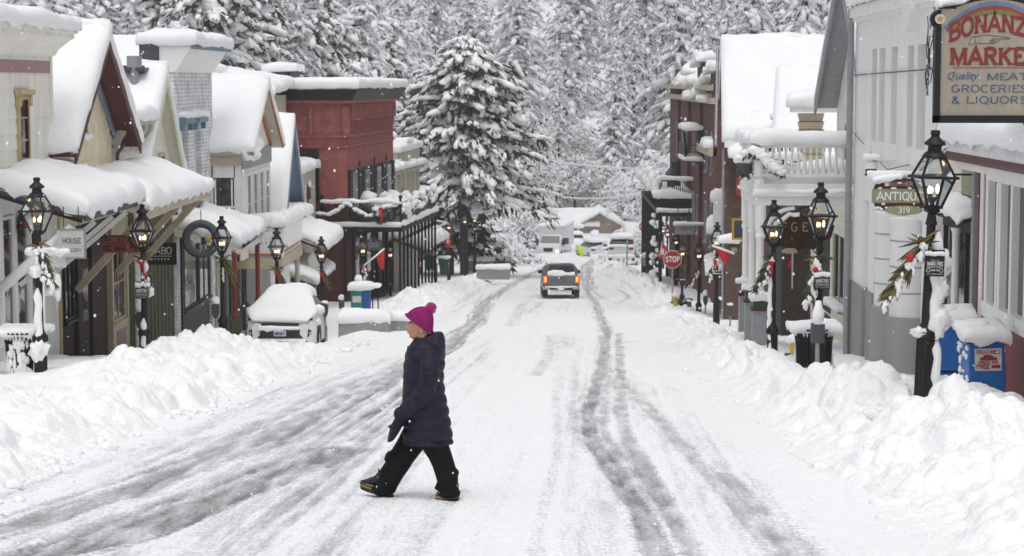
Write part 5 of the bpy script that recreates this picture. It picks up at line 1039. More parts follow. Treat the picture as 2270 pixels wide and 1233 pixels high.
def lettering(mb, s, x, z, h, t=.13, slab=0, y=0, gap=.14, depth=.006, xf=None, wmax=None, ctr=False, wsc=1.0, thin=None):
    """letters in the x-z plane facing -y. returns the width"""
    wd = sum(GL[c][0] for c in s) + gap * (len(s) - 1); k = h * wsc
    if wmax: k = wmax / wd
    if ctr: x = x - wd * k / 2
    xf = xf or (lambda a, b: (a, b)); n = 0
    def strip(pts, tt):
        nonlocal n
        n += 1; d = y - depth - .0004 * (n % 7); P = [Vector((p[0] * k, p[1] * h)) for p in pts]; Lf = []; Rt = []; m = len(P); closed = (P[0] - P[-1]).length < 1e-4
        for i in range(m):
            a = P[i - 1] if i else (P[-2] if closed else None); b = P[i + 1] if i < m - 1 else (P[1] if closed else None)
            d1 = (P[i] - a).normalized() if a is not None else None; d2 = (b - P[i]).normalized() if b is not None else None
            tg = ((d1 or d2) + (d2 or d1)); tg = tg.normalized() if tg.length > 1e-4 else (d1 or d2)
            nv = Vector((-tg.y, tg.x)); c = nv.dot(Vector((-(d1 or d2).y, (d1 or d2).x))); w_ = tt * h / 2 / max(.45, c)
            Lf.append(P[i] + nv * w_); Rt.append(P[i] - nv * w_)
        vs = []
        for q in Lf + Rt:
            X2, Z2 = xf(x + q.x, z + q.y); vs.append((X2, d, Z2))
        mb.add(vs, [(i, i + 1, m + i + 1, m + i) for i in range(m - 1)])
    for c in s:
        wc, st = GL[c]
        for p in st:
            q = [(x0, y0) for x0, y0 in p]
            tt = t
            if thin and len(p) == 2 and (abs(p[0][1] - p[1][1]) < .01): tt = thin
            ox = x; strip(q, tt)
            if slab:
                for e, f in ((p[0], p[1]), (p[-1], p[-2])):
                    if e[1] in (0, 1) and abs(e[1] - f[1]) > .3:
                        yy = .045 + .0 if e[1] == 0 else .955; strip([(e[0] - slab, yy), (e[0] + slab, yy)], slab * .42 if slab < .1 else .12)
        x += (wc + gap) * k
    return wd * k
# ------------------------------------------------------------------ gas lamps
def lamp_meshes():
    r = empty('street_lamp', (0, 0, 0))
    m = MB(); m.lathe([(.105, -.9), (.105, .62), (.135, .64), (.135, .72), (.09, .78), (.065, .85), (.055, 2.25), (.075, 2.27), (.06, 2.33), (.05, 2.42)], n=14)
    for k in range(8): t = k * math.pi / 4; m.bar((.1 * math.cos(t), .1 * math.sin(t), -.5), (.1 * math.cos(t), .1 * math.sin(t), .6), .026)
    m.build('pole', M['black'], r, smooth=True, sharp=40)
    m = MB(); z0, z1, z2, z3 = 2.42, 2.50, 2.86, 3.10; a0, a1, a2 = .085, .205, .10
    m.lathe([(.05, z0), (.11, z0 + .03), (.1, z1)], n=4, rot=math.pi / 4, sq=0)
    for sx, sy in ((1, 1), (1, -1), (-1, 1), (-1, -1)):
        m.bar((a0 * sx, a0 * sy, z1), (a1 * sx, a1 * sy, z2), .026); m.bar((a1 * sx, a1 * sy, z2), (a2 * sx, a2 * sy, z3), .024)
    for zz, a in ((z1, a0 + .01), (z2, a1 + .03), (z3, a2 + .01)):
        for s_ in (-1, 1): m.box(-a, a, s_ * a - .014, s_ * a + .014, zz - .016, zz + .016); m.box(s_ * a - .014, s_ * a + .014, -a + .015, a - .015, zz - .0155, zz + .0155)
    m.build('lantern_frame', M['black'], r)
    m = MB(); m.lathe([(a2 * 1.5, z3), (.12, z3 + .05), (.085, z3 + .07), (.08, z3 + .13), (.13, z3 + .15), (.12, z3 + .18), (.06, z3 + .23), (.045, z3 + .26), (.06, z3 + .27), (.055, z3 + .32), (.01, z3 + .325)], n=14); m.build('cap', M['black'], r, smooth=True, sharp=40)
    m = MB()
    for k in range(4):
        c, s_ = math.cos(k * math.pi / 2), math.sin(k * math.pi / 2); rt = lambda x, y, z: (x * c - y * s_, x * s_ + y * c, z)
        m.add([rt(-a0, -a0, z1), rt(a0, -a0, z1), rt(a1, -a1, z2), rt(-a1, -a1, z2)], [(0, 1, 2, 3)]); m.add([rt(-a1, -a1, z2), rt(a1, -a1, z2), rt(a2, -a2, z3), rt(-a2, -a2, z3)], [(0, 1, 2, 3)])
    m.build('lantern_glass', M['clear'], r, recalc=False)
    m = MB(); m.lathe([(.03, z1), (.03, z1 + .06), (.05, z1 + .08), (.045, z1 + .12)], n=10)
    for x, y in ((-.05, -.02), (.055, -.01), (0, .05)): m.lathe([(.014, z1 + .08), (.014, z1 + .16)], (x, y, 0), 6)
    m.build('burner', M['dgrey'], r)
    for x, y, h in ((-.05, -.02, .12), (.055, -.01, .15), (0, .05, .1)):
        m = MB(); m.blob((x, y, z1 + .16 + h * .4), (.023, .023, h * .42), 2, 0); m.build('bulb', M['glow'], r, smooth=True)
    return r
LAMP = lamp_meshes(); used = False
def place_lamp(px, ytop, s, label, rz=0, lean=0, group='black gas lamps along the kerb'):
    global used
    Y = 4500 / s; p = at(px, ytop, Y); o = copy_tree(LAMP) if used else LAMP; used = True
    o.location = (p.x, Y, p.z - 3.425); o.rotation_euler = (0, R(lean), rz); tag(o, label, 'street lamp', group); return o
LP = {}
for k, px, yt, s, lab in (
    ('R1', 2057, 288, 184, 'nearest black gas lamp on the right, beside the blue newspaper boxes'),
    ('R2', 1820, 404, 131, 'black gas lamp rising behind the snow capped bin on the right'),
    ('R3', 1716, 443, 107, 'black gas lamp in front of the white balcony posts'),
    ('R4', 1657, 462, 76, 'black gas lamp half hidden behind the white balcony posts'),
    ('R5', 1590, 492, 65, 'black gas lamp right of the folded red flag, with a plain tall pole'),
    ('R6', 1550, 530, 54, 'black gas lamp with a pine swag between two parking meters on the right'),
    ('R7', 1513, 530, 47, 'black gas lamp standing over the small black bin behind the stop sign'),
    ('R8', 1499, 511, 38, 'distant black gas lamp just left of the hanging white board'),
    ('R9', 1480, 497, 33, 'distant black gas lamp, second last before the iron balcony end'),
    ('R10', 1470, 492, 29, 'farthest black gas lamp on the right, below the iron balcony'),
    ('L1', 81, 393, 132, 'nearest black gas lamp on the left, over the snow crusted bin'),
    ('L2', 315, 453, 105, 'black gas lamp in front of the olive boarded shop wall'),
    ('L3', 491, 479, 86, 'black gas lamp with dry garland left of the parked car'),
    ('L4', 613, 505, 74, 'black gas lamp behind the parked car, before the white balcony'),
    ('L5', 712, 524, 62, 'black gas lamp at the end of the left row beside the red brick corner'),
    ('L6', 804, 520, 53, 'black gas lamp with red ribbon under the iron balcony side'),
    ('L7', 865, 533, 47, 'black gas lamp at the brick corner beside the blank back of a road sign'),
    ('L8', 965, 484, 38, 'black gas lamp by the green bins beyond the brick building'),
    ('L9', 995, 480, 36, 'black gas lamp behind the red banner beyond the brick building'),
    ('L10', 1030, 468, 34, 'gas lamp left of the three under the dark conifer'),
    ('L11', 1052, 466, 33, 'tall middle gas lamp of the three under the dark conifer'),
    ('L12', 1064, 476, 31, 'gas lamp right of the three under the dark conifer')):
    LP[k] = place_lamp(px, yt, s, lab, rz=R({'R1': 8, 'R2': 5, 'L1': -10}.get(k, 0)), lean={'R1': 1.6}.get(k, 0))
def lp(k): return LP[k].location
# snow sticking to the poles
def pole_snow(k, z0, z1, r, dx, n=9, name='snow_crust', bulge=None):
    m = MB(); pts = [(dx + .012 * math.sin(j * 2.1), -.055 + .01 * math.cos(j * 1.7), z0 + (z1 - z0) * j / n) for j in range(n + 1)]
    m.tube(pts, [r * (.75 + .3 * math.sin(j * 1.3 + 1) ** 2) * (.3 if j in (0, n) else 1) for j in range(n + 1)], 8)
    for b in (bulge or []): m.blob(b[:3], b[3:6], 3, .6, 2.2)
    m.build(name, M['snow'], LP[k], smooth=True)
for c_ in LP['R1'].children:
    if c_.name.startswith('pole'): c_.scale.z = .84; c_.location.z = .16 * 2.42
pole_snow('R1', .95, 2.2, .075, .08, bulge=[(.13, -.05, 1.12, .13, .1, .2), (.13, -.05, 1.8, .12, .09, .2), (.14, -.04, 1.5, .09, .08, .16), (-.1, -.05, .99, .1, .08, .06)])
pole_snow('R1', -.1, .9, .07, .12); pole_snow('R2', .85, 1.3, .05, .03); pole_snow('R3', .8, 1.9, .05, -.07); pole_snow('R3', -.3, .7, .05, -.05)
pole_snow('L1', .3, 1.55, .075, .0, bulge=[(0, -.06, .5, .16, .12, .2), (.0, -.06, 1.85, .13, .1, .12), (.15, -.02, 2.2, .2, .1, .05)]); pole_snow('L2', -.2, 1.0, .07, .0, bulge=[(0, -.06, 1.55, .12, .09, .1)]); pole_snow('L3', 1.7, 2.1, .03, .03)
# ------------------------------------------------------------------ pine swags with bows
def swag(loc, s, label, lean=-.3, dry=.3, bow=True, seed=1, snow=1, h=.95):
    rr = random.Random(seed); t = empty('pine_swag', loc, 0, label, 'garland', 'pine swags tied to the lamps')
    g = MB(); d = MB(); sn = MB()
    for k in range(14 if snow else 0):
        f = .08 + .06 * k; sn.blob((lean * f * .9 * h + rr.uniform(-.07, .07), -.1, -h * f), (.045 * rr.uniform(.5, 1.3), .04, .055 * rr.uniform(.6, 1.5)), 2, .9, 2.5, seed=k + seed)
    for k in range(150):
        f = rr.random() ** .8; b0 = Vector((lean * f * h * .75 + rr.uniform(-.05, .05), rr.uniform(-.09, .0), -h * f * .75 + .05))
        e = b0 + Vector((lean * .25 + rr.uniform(-.13, .13), rr.uniform(-.09, .05), -rr.uniform(.12, .3))) * (.6 + .6 * (1 - f) if f > .2 else .9)
        if f < .15: e = b0 + Vector((rr.uniform(-.28, .28), rr.uniform(-.12, .05), rr.uniform(-.12, .12)))
        (d if rr.random() < dry else g).tube([b0, b0.lerp(e, .5), e], [.012, .016, .003], 4, cap=False)
    g.build('needles', M['needle'], t); d.build('dry_needles', M['drygrass'], t)
    if snow: sn.build('snow', M['snow'], t, smooth=True)
    if bow == 'ball':
        m = MB(); m.blob((lean * .35, -.13, -.2), (.05, .04, .055), 2, .1); m.build('bauble', M['red'], t, smooth=True)
    elif bow:
        m = MB(); m.blob((lean * .1, -.14, -.12), (.05, .035, .04), 2, .3); m.tube([(lean * .1, -.13, -.12), (lean * .15 + .02, -.15, -.35), (lean * .25 + .03, -.12, -.42)], [.022, .026, .014], 6); m.tube([(lean * .1, -.13, -.12), (lean * .1 - .1, -.15, -.08), (lean * .1 - .02, -.15, -.16)], [.03, .04, .03], 6); m.build('bow', M['red'], t, smooth=True)
    t.scale = (s, s, s); return t
for k, dz, lean, dry, bow, sn, lab in (
    ('R1', 2.1, -.6, .55, 'ball', 1, 'half dry pine swag with one red bauble on the nearest right lamp'), ('R2', 2.15, -.25, .3, 'ball', 1, 'pine swag with frosted red berries on the lamp behind the right bin'),
    ('R3', 2.25, -.45, .1, True, 1, 'green pine swag with snowy red bow by the white balcony posts'), ('R6', 2.15, -.6, .1, 'ball', 1, 'green pine swag with red bauble between the parking meters'),
    ('R7', 2.15, .1, .5, False, 0, 'brown pine swag overlapping the edge of the stop sign'), ('R5', 2.2, -.3, .3, True, 1, 'pine swag with red ribbon left of the folded red flag'), ('R4', 2.1, -.2, .3, False, 0, 'pine swag half behind the white balcony posts'),
    ('L1', 2.3, .3, .25, False, 1, 'frosted pine swag on the nearest left lamp'), ('L2', 2.3, .2, .4, True, 1, 'red ribboned swag on the lamp before the olive wall'), ('L3', 2.35, .45, .6, False, 0, 'dry brown and green pine swag on the lamp left of the car'),
    ('L4', 2.2, .3, .6, True, 0, 'pine swag with orange bow on the lamp behind the car'), ('L5', 2.2, .4, .4, True, 0, 'pine swag with red ribbon on the lamp beside the brick corner'), ('L6', 2.2, .25, .3, True, 1, 'snowy swag with long red ribbon under the iron balcony')):
    p = lp(k); swag((p.x, p.y - .02, p.z + dz), 1.0, lab, lean, dry, bow, seed=hash(k) % 97 if False else len(lab), snow=sn)
# ------------------------------------------------------------------ notice boards bolted to lamps
def notice(k, z, w=.28, h=.37, dx=0, snowy=0, text=True):
    t = MB(); t.box(dx - w / 2, dx + w / 2, -.2, -.185, z - h, z); t.box(dx - .02, dx + .02, -.185, -.03, z - h * .6, z - h * .4); o = t.build('notice_board', M['signblack'], LP[k])
    m = MB(); y = -.2
    if text:
        lettering(m, 'THIS IS A', dx, z - h * .42, h * .05, .16, 0, y, ctr=True); lettering(m, 'SMOKE FREE', dx, z - h * .58, h * .13, .22, 0, y, wmax=w * .82, ctr=True, gap=.16)
        lettering(m, 'HISTORICAL DISTRICT', dx, z - h * .67, h * .055, .2, 0, y, wmax=w * .8, ctr=True); lettering(m, 'THANK YOU', dx, z - h * .8, h * .07, .18, 0, y, wmax=w * .4, ctr=True); lettering(m, 'CITY ORDINANCE', dx, z - h * .93, h * .045, .2, 0, y, wmax=w * .8, ctr=True)
        for s_ in (-1, 1): m.tube([(dx + s_ * w * .33 + .022 * math.cos(a), y - .006, z - h * .77 + .022 * math.sin(a)) for a in np.linspace(0, 6.28, 13)], .004, 4)
    m.build('lettering', M['signwhite'], o)
    sn = MB(); 
    for j in range(7): sn.blob((dx - w * .42 + j * w * .14, -.2, z - h * .12 - snowy * h * .1 * random.random()), (w * .1, .02, h * (.05 + .1 * snowy)), 2, .4, seed=j)
    sn.build('snow', M['snow'], o, smooth=True)
notice('R1', 2.0, .24, .32, dx=.0, snowy=.4); notice('R2', 1.93, .27, .3, dx=.0, snowy=1.0); notice('L2', 1.8, dx=.0, snowy=1.0); notice('R5', 1.7, w=.3, h=.25, text=False); notice('R7', 1.55, w=.25, h=.3, text=False)
# ------------------------------------------------------------------ bins
def bin_(X, Y, z, label, s=1.0, snowy=.5, cap=True, seed=0, dark=False):
    t = empty('litter_bin', (X, Y, z), 0, label, 'litter bin', 'black slatted litter bins'); rr = random.Random(seed)
    m = MB(); m.lathe([(.24, -.3), (.26, .62), (.27, .7)], n=24); m.build('liner', M['black'], t, smooth=True, sharp=50)
    m = MB(); sn = MB()
    for k in range(34):
        a = 2 * math.pi * k / 34; c, q = math.cos(a), math.sin(a)
        pts = [(r_ * c, r_ * q, z_) for r_, z_ in ((.29, -.3), (.31, .55), (.33, .68), (.38, .78), (.44, .82))]
        m.tube(pts, .016, 4)
        if q < .3 and rr.random() < snowy:
            f = rr.uniform(.2, .9); sn.tube([(r_ * c, r_ * q - .012, z_) for r_, z_ in ((.31, .02), (.325, .3 * f), (.33, .6 * f))], [.02, .03, .01], 5)
        if q < .4 and rr.random() < snowy * 1.3: sn.tube([(.345 * c, .345 * q - .01, .69), (.40 * c, .40 * q - .01, .79), (.45 * c, .45 * q, .83)], [.012, .025, .02], 5)
    for z_, r_ in ((.0, .3), (.62, .32), (.815, .44)): m.tube([(r_ * math.cos(a), r_ * math.sin(a), z_) for a in np.linspace(0, 2 * math.pi, 33)], .018, 5)
    m.build('slats', M['black'], t)
    if cap: sn.snow([(-.43, -.38, .82), (.43, -.38, .82), (.43, .38, .82), (-.43, .38, .82)], .11, .14, .03, .09, seed, amp=.6)
    if snowy > .6:
        for k in range(38): q = rr.gauss(-1.6, .3); sn.blob((.315 * math.cos(q), .315 * math.sin(q), rr.uniform(.0, .68)), (rr.uniform(.02, .06), .03, rr.uniform(.03, .11)), 2, .6, seed=k)
    sn.build('snow', M['snow'], t, smooth=True); t.scale = (s, s, s); return t
p = at(1803, 830, 4500 / 128); bin_(p.x, p.y, p.z + .02, 'black slatted bin with a thick snow lid beside the yellow hydrant', .98, .5, seed=3)
p = at(55, 835, 4500 / 130); bin_(p.x, p.y, p.z - .0, 'black slatted bin plastered with snow in front of the nearest left lamp', .97, .8, seed=4)
p = at(1515, 702, 4500 / 50); bin_(p.x, p.y, p.z, 'small distant black bin with an open rim behind the stop sign', .95, .1, cap=False, seed=5)
# street name post with snow on the left lamp
t_ = empty('snowy_sign_post', (at(98, 800, 4500 / 128).x, 4500 / 128, at(98, 838, 4500 / 128).z), 0, 'thin white crusted post with a snow covered blade sign beside the nearest left lamp', 'sign post')
m = MB(); m.tube([(0, 0, -.3), (0, 0, 2.2)], .022, 8); m.build('pole', M['galv'], t_)
m = MB(); m.box(-.1, .42, -.01, .01, 1.95, 2.2); m.box(-.02, .25, -.03, -.015, 1.45, 1.9); m.build('plate', M['signwhite'], t_)
m = MB(); m.tube([(0, -.01, -.3), (0.01, -.02, .5), (0, -.02, 1.2), (0, -.01, 1.9)], [.045, .05, .04, .05], 8); m.snow([(-.25, -.06, 2.2), (.45, -.06, 2.2), (.45, .06, 2.2), (-.25, .06, 2.2)], .1, .06, .03, .08); m.blob((.1, -.04, 1.8), (.17, .05, .16), 3, .3); m.blob((.28, -.03, 1.6), (.06, .05, .25), 3, .3); m.build('snow', M['snow'], t_, smooth=True)
# ------------------------------------------------------------------ parking meters
def meter(px, ytop, s, label, snow=.1, h=1.3, twin=False):
    Y = 4500 / s; p = at(px, ytop, Y); t = empty('parking_meter', (p.x, Y, p.z - h), 0, label, 'parking meter', 'grey parking meters')
    m = MB(); m.tube([(0, 0, -.7), (0, 0, h - .35)], .03, 8); m.build('pole', M['mgrey'], t)
    m = MB(); m.loft([[(-.05, -.05, h - .38), (.05, -.05, h - .38), (.05, .05, h - .38), (-.05, .05, h - .38)], [(-.09, -.06, h - .25), (.09, -.06, h - .25), (.09, .06, h - .25), (-.09, .06, h - .25)], [(-.095, -.065, h - .08), (.095, -.065, h - .08), (.095, .065, h - .08), (-.095, .065, h - .08)], [(-.05, -.04, h), (.05, -.04, h), (.05, .04, h), (-.05, .04, h)]])
    m.build('head', M['dgrey'], t, bevel=.01)
    if snow: m = MB(); m.blob((0, 0, h + snow * .4), (.11, .09, snow), 3, .25, flat=.03 + snow * .3); m.build('snow', M['snow'], t, smooth=True)
for a in ((478, 672, 88, 'parking meter left of the lamp by the parked car', .12), (310, 690, 100, 'snow caked parking meter in front of the olive wall', .18), (757, 664, 66, 'short snow capped meter left of the teal mailbox', .12), (720, 672, 80, 'parking meter just behind the parked car', .05),
          (1528, 668, 52, 'parking meter directly right of the small distant bin', .05), (1564, 655, 56, 'parking meter with a round snow ball on top', .16), (1595, 664, 62, 'parking meter in front of the plain tall lamp pole', .07), (1619, 676, 68, 'parking meter just left of the white balcony posts', .05)): meter(*a)
p = at(1813, 715, 4500 / 139); t_ = empty('parking_meter', (p.x, p.y, p.z - 1.05), 0, 'grey parking meter standing in front of the right snow capped bin', 'parking meter', 'grey parking meters')
m = MB(); m.tube([(0, 0, -.7), (0, 0, .75)], .035, 8); m.build('pole', M['mgrey'], t_); m = MB(); m.box(-.11, .11, -.07, .07, .72, 1.05); m.build('head', M['dgrey'], t_, bevel=.03)
m = MB(); m.tube([(0, 0, 1.03), (0, 0, 1.2), (.01, 0, 1.4)], [.1, .09, .04], 10); m.build('snow', M['snow'], t_, smooth=True)
# ------------------------------------------------------------------ hydrants
def hydrant(px, y, s, label, sc=1):
    p = at(px, y, 4500 / s); t = empty('fire_hydrant', p, 0, label, 'fire hydrant')
    ym = mat('hydrant_yellow', (.6, .42, .03), .5)
    m = MB(); m.lathe([(.12, -.3), (.12, .1), (.1, .12), (.1, .5), (.12, .52), (.1, .6), (.03, .66)], n=14); m.build('barrel', ym, t, smooth=True, sharp=40)
    for sx in (-1, 1): m = MB(); m.tube([(sx * .09, 0, .38), (sx * .2, 0, .38)], .055, 10); m.build('nozzle', mat('nozzle_green', (.03, .12, .08), .5), t)
    m = MB(); m.blob((0, 0, .68), (.16, .14, .12), 3, .25, flat=.05); m.build('snow', M['snow'], t, smooth=True); t.scale = (sc,) * 3
hydrant(1763, 835, 122, 'yellow fire hydrant with green nozzle beside the right bin'); hydrant(1497, 690, 52, 'small distant yellow hydrant behind the stop sign post')
# ------------------------------------------------------------------ road signs
OCT = [(math.cos(R(22.5 + 45 * k)), math.sin(R(22.5 + 45 * k))) for k in range(8)]
def stop_sign(px, py, r, s, base, label, front=True):
    Y = 4500 / s; p = at(px, py, Y); pb = at(px, base, Y); t = empty('stop_sign', (p.x, Y, pb.z), 0, label, 'road sign'); h = p.z - pb.z
    m = MB(); m.tube([(0, .03, -.8), (0, .03, h + (.05 if front else .45))], .03, 8); m.build('pole', M['galv'], t)
    m = MB(); m.prism([(r * 1.08 * a, -.012, h + r * 1.08 * b) for a, b in OCT], (0, .02, 0)); o = m.build('plate', M['signwhite'] if front else M['galv'], t)
    if front:
        m = MB(); m.prism([(r * .98 * a, -.018, h + r * .98 * b) for a, b in OCT], (0, .005, 0)); m.build('red_face', M['redsign'], o)
        m = MB(); lettering(m, 'STOP', 0, h - r * .3, r * .62, .2, 0, -.02, ctr=True, wsc=.62, gap=.25); m.build('lettering', M['white'], o)
stop_sign(1491, 575, .40, 50, 705, 'red stop sign on the right kerb with its front facing up the street'); stop_sign(1429, 503, .42, 30, 570, 'far red stop sign beside the dark iron balcony posts')
stop_sign(891, 565, .38, 48, 668, 'blank grey back of an octagonal road sign in front of the iron posts', False)
# parking sign by the balcony
p = at(1697, 600, 4500 / 95); t_ = empty('parking_sign', (p.x, p.y, gz(5, p.y)), 0, 'white sign with blue border and yellow square behind the balcony lamp', 'sign'); h = p.z - t_.location.z
m = MB(); m.tube([(-.05, .03, -.5), (-.05, .03, h + .2)], .03, 8); m.build('pole', M['galv'], t_)
m = MB(); m.box(-.14, .14, -.01, .01, h - .24, h + .24); o = m.build('plate', mat('sign_blue', (.03, .12, .42), .4), t_)
m = MB(); m.box(-.12, .12, -.014, -.0102, h - .22, h + .22); m.build('face', M['signwhite'], o); m = MB(); m.box(.0, .1, -.018, -.0142, h - .05, h + .1); m.build('square', mat('sign_yellow', (.7, .4, .02), .5), o)
# ------------------------------------------------------------------ flags and banners
def cloth(name, label, cat, pole, quad, col, emblem=False, wave=.05, snow=True):
    """pole: two points; quad: four corners of the cloth"""
    t = empty(name, pole[0], 0, label, cat, 'red flags along the street'); o0 = Vector(pole[0]); q = [Vector(a) - o0 for a in quad]
    m = MB(); m.tube([(0, 0, 0), Vector(pole[1]) - o0], .02, 6); m.build('pole', M['signwhite'], t)
    n = 12; vs = []
    for k in (0, 1):
        for i in range(n + 1):
            for j in range(n + 1):
                a, b = i / n, j / n; P = q[0] * (1 - a) * (1 - b) + q[1] * a * (1 - b) + q[2] * a * b + q[3] * (1 - a) * b
                vs.append((P.x, P.y + wave * math.sin(a * 7 + b * 2) * b + k * .006, P.z))
    N_ = (n + 1) ** 2; fs = []
    for k in (0, 1): fs += [(k * N_ + i * (n + 1) + j, k * N_ + (i + 1) * (n + 1) + j, k * N_ + (i + 1) * (n + 1) + j + 1, k * N_ + i * (n + 1) + j + 1) for i in range(n) for j in range(n)]
    m = MB(); m.add(vs, fs); c = m.build('cloth', col, t, smooth=True, recalc=False)
    if snow: m = MB(); m.tube([(0, 0, .03), (Vector(pole[1]) - o0) + Vector((0, 0, .03))], .035, 6); m.build('snow', M['snow'], t, smooth=True)
    if emblem:
        cc = sum(q, Vector()) / 4; m = MB(); m.prism([(cc.x + a, cc.y - wave - .02, cc.z + b) for a, b in ((-.08, -.14), (.08, -.14), (.05, -.02), (.1, .0), (.03, .16), (-.03, .16), (-.1, .0), (-.05, -.02))], (0, .004, 0)); m.build('emblem', M['signwhite'], c)
Y = 84; cloth('red_flag', 'red flag hanging from an angled white pole by the brick corner', 'flag', (at(807, 590, Y), at(852, 553, Y)), (at(833, 568, Y), at(852, 554, Y), at(852, 594, Y), at(845, 600, Y)), M['red'])
Y = 116; cloth('red_banner', 'red banner with white emblem on the lamp by the green bins', 'banner', (at(972, 522, Y), at(1000, 518, Y)), (at(982, 522, Y), at(998, 519, Y), at(1002, 547, Y), at(988, 550, Y)), M['red'], True, .02, False)
Y = 96; cloth('red_banner', 'tilted red banner with pale emblem left of the stop sign', 'banner', (at(1462, 570, Y), at(1468, 536, Y)), (at(1468, 538, Y), at(1480, 549, Y), at(1468, 577, Y), at(1458, 568, Y)), M['red'], True, .02, False)
Y = 66; cloth('red_flag', 'folded red flag drooping under snow right of the distant lamps', 'flag', (at(1628, 564, Y), at(1578, 546, Y)), (at(1584, 550, Y), at(1617, 558, Y), at(1615, 578, Y), at(1607, 588, Y)), M['red'], wave=.1)
Y = 45; cloth('red_flag', 'narrow furled red flag behind the right bin', 'flag', (at(1800, 724, Y), at(1799, 636, Y)), (at(1797, 650, Y), at(1806, 665, Y), at(1808, 722, Y), at(1795, 722, Y)), M['red'], wave=.03)
Y = 47.5; cloth('red_flag', 'small red flag hanging under the brown sign at the doorway', 'flag', (at(1756, 640, Y), at(1757, 556, Y)), (at(1757, 558, Y), at(1760, 575, Y), at(1758, 600, Y), at(1746, 594, Y)), M['red'], wave=.02, snow=False)
# ------------------------------------------------------------------ hanging signs
def hang(name, px0, px1, y0, y1, Y, label, mats, fn, th=.05):
    a = at(px0, y1, Y); c_ = at(px1, y0, Y); t = empty(name, (a.x, Y, a.z), 0, label, 'sign'); w_ = c_.x - a.x; h = c_.z - a.z
    fn(t, w_, h, th); return t
def board(t, w_, h, th, m_, name='board'): m = MB(); m.box(0, w_, -th / 2, th / 2, 0, h); return m.build(name, m_, t)
def sg(t, w_, h, th):
    o = board(t, w_, h, th, M['signwhite']); m = MB(); lettering(m, 'HOUSE', w_ * .2, h * .52, h * .2, .13, .08, -th / 2, wmax=w_ * .68); lettering(m, 'GALLERY', w_ * .2, h * .2, h * .13, .13, .08, -th / 2, wmax=w_ * .7); m.build('lettering', M['dgrey'], o)
    m = MB(); m.box(-.03, w_ + .03, -th / 2 - .01, th / 2 + .01, -.03, -.001); m.box(w_ + .001, w_ + .03, -th / 2 - .01, th / 2 + .01, 0, h); m.box(-.03, w_ + .03, -th / 2 - .01, th / 2 + .01, h + .001, h + .03); m.build('frame', M['mgrey'], o)
    m = MB(); [m.tube([(u, 0, h), (u, 0, h + .45)], .008, 5) for u in (w_ * .25, w_ * .8)]; m.build('chain', M['black'], t)
hang('hanging_sign', 128, 186, 511, 570, 37.9, 'white hanging sign lettered for a gallery under the near left awning', None, sg)
def sg(t, w_, h, th):
    o = board(t, w_, h, th, M['redsign'] if False else mat('brick_red_sign', (.27, .05, .03), .6)); m = MB(); m.box(0, w_ * .66, -th / 2 - .004, -th / 2, h * .52, h); m.prism([(w_ * x, -th / 2 - .004, h * z) for x, z in ((.7, 1), (.76, .9), (.8, .6), (.9, .35), (.92, .05), (.87, .05), (.83, .3), (.76, .2), (.74, .45), (.68, .7))], (0, .004, 0)); m.build('dark_field', M['signblack'], o)
    m = MB(); lettering(m, 'LOBOS', w_ * .05, h * .58, h * .32, .2, 0, -th / 2 - .004, wmax=w_ * .58); m.build('lettering', mat('sign_orange', (.35, .08, .05), .6), o); m = MB(); lettering(m, 'DEL MAR', w_ * .03, h * .1, h * .32, .2, 0, -th / 2, wmax=w_ * .6); m.build('lettering', M['signblack'], o)
    m = MB(); [m.tube([(u, 0, h), (u, 0, h + .5)], .008, 5) for u in (w_ * .2, w_ * .8)]; m.build('chain', M['black'], t)
hang('hanging_sign', 226, 311, 522, 560, 43.9, 'dark red hanging sign with black wolf figure under the tan awning', None, sg)
def sg(t, w_, h, th):
    o = board(t, w_, h, th, M['signblack']); m = MB(); lettering(m, 'ZABO', w_ * .2, h * .48, h * .32, .13, .06, -th / 2, wmax=w_ * .66); m.box(w_ * .1, w_ * .85, -th / 2 - .008, -th / 2 - .004, h * .38, h * .405); [m.box(w_ * (.14 + k * .1), w_ * (.18 + k * .1), -th / 2 - .008, -th / 2 - .004, h * .22, h * .3) for k in range(7)]; m.build('lettering', M['signwhite'], o)
    m = MB(); [m.tube([(u, 0, h), (u, 0, h + .4)], .008, 5) for u in (w_ * .3, w_ * .8)]; m.build('chain', M['black'], t)
hang('hanging_sign', 318, 391, 538, 587, 52, 'black hanging sign with white lettering beside the green painted wall', None, sg)
p = at(446, 530, 55.5); t_ = empty('round_sign', p, 0, 'large dark round gear shaped sign with clock and yellow bird under the sage awning', 'sign')
m = MB(); m.tube([(.42 * math.cos(a), 0, .42 * math.sin(a)) for a in np.linspace(0, 2 * math.pi, 41)], .115, 10); m.build('ring', M['dgrey'], t_, smooth=True)
m = MB(); [m.box(.44 * math.cos(a) - .012, .44 * math.cos(a) + .012, -.125, -.11, .44 * math.sin(a) - .02, .44 * math.sin(a) + .02) for a in np.linspace(3.3, 6.1, 16)]; m.build('lettering', M['mgrey'], t_)
m = MB(); m.prism([(-.15 + .09 * math.cos(a), -.05, .0 + .12 * math.sin(a)) for a in np.linspace(0, 2 * math.pi, 16, endpoint=False)], (0, .03, 0)); o = m.build('face', M['signwhite'], t_); m = MB(); m.box(-.155, -.145, -.06, -.051, -.03, .07); m.build('hand', M['black'], o)
m = MB(); m.blob((.2, -.04, -.01), (.09, .05, .1), 2, .2); m.build('bird', mat('sign_gold', (.6, .33, .03), .5), t_, smooth=True); m = MB(); m.box(-.0, .15, -.03, .03, -.15, .05); m.build('backing', mat('sign_navy', (.02, .03, .12), .5), t_)
m = MB(); m.tube([(0, 0, .5), (0, 0, .8)], .012, 5); m.build('chain', M['black'], t_)
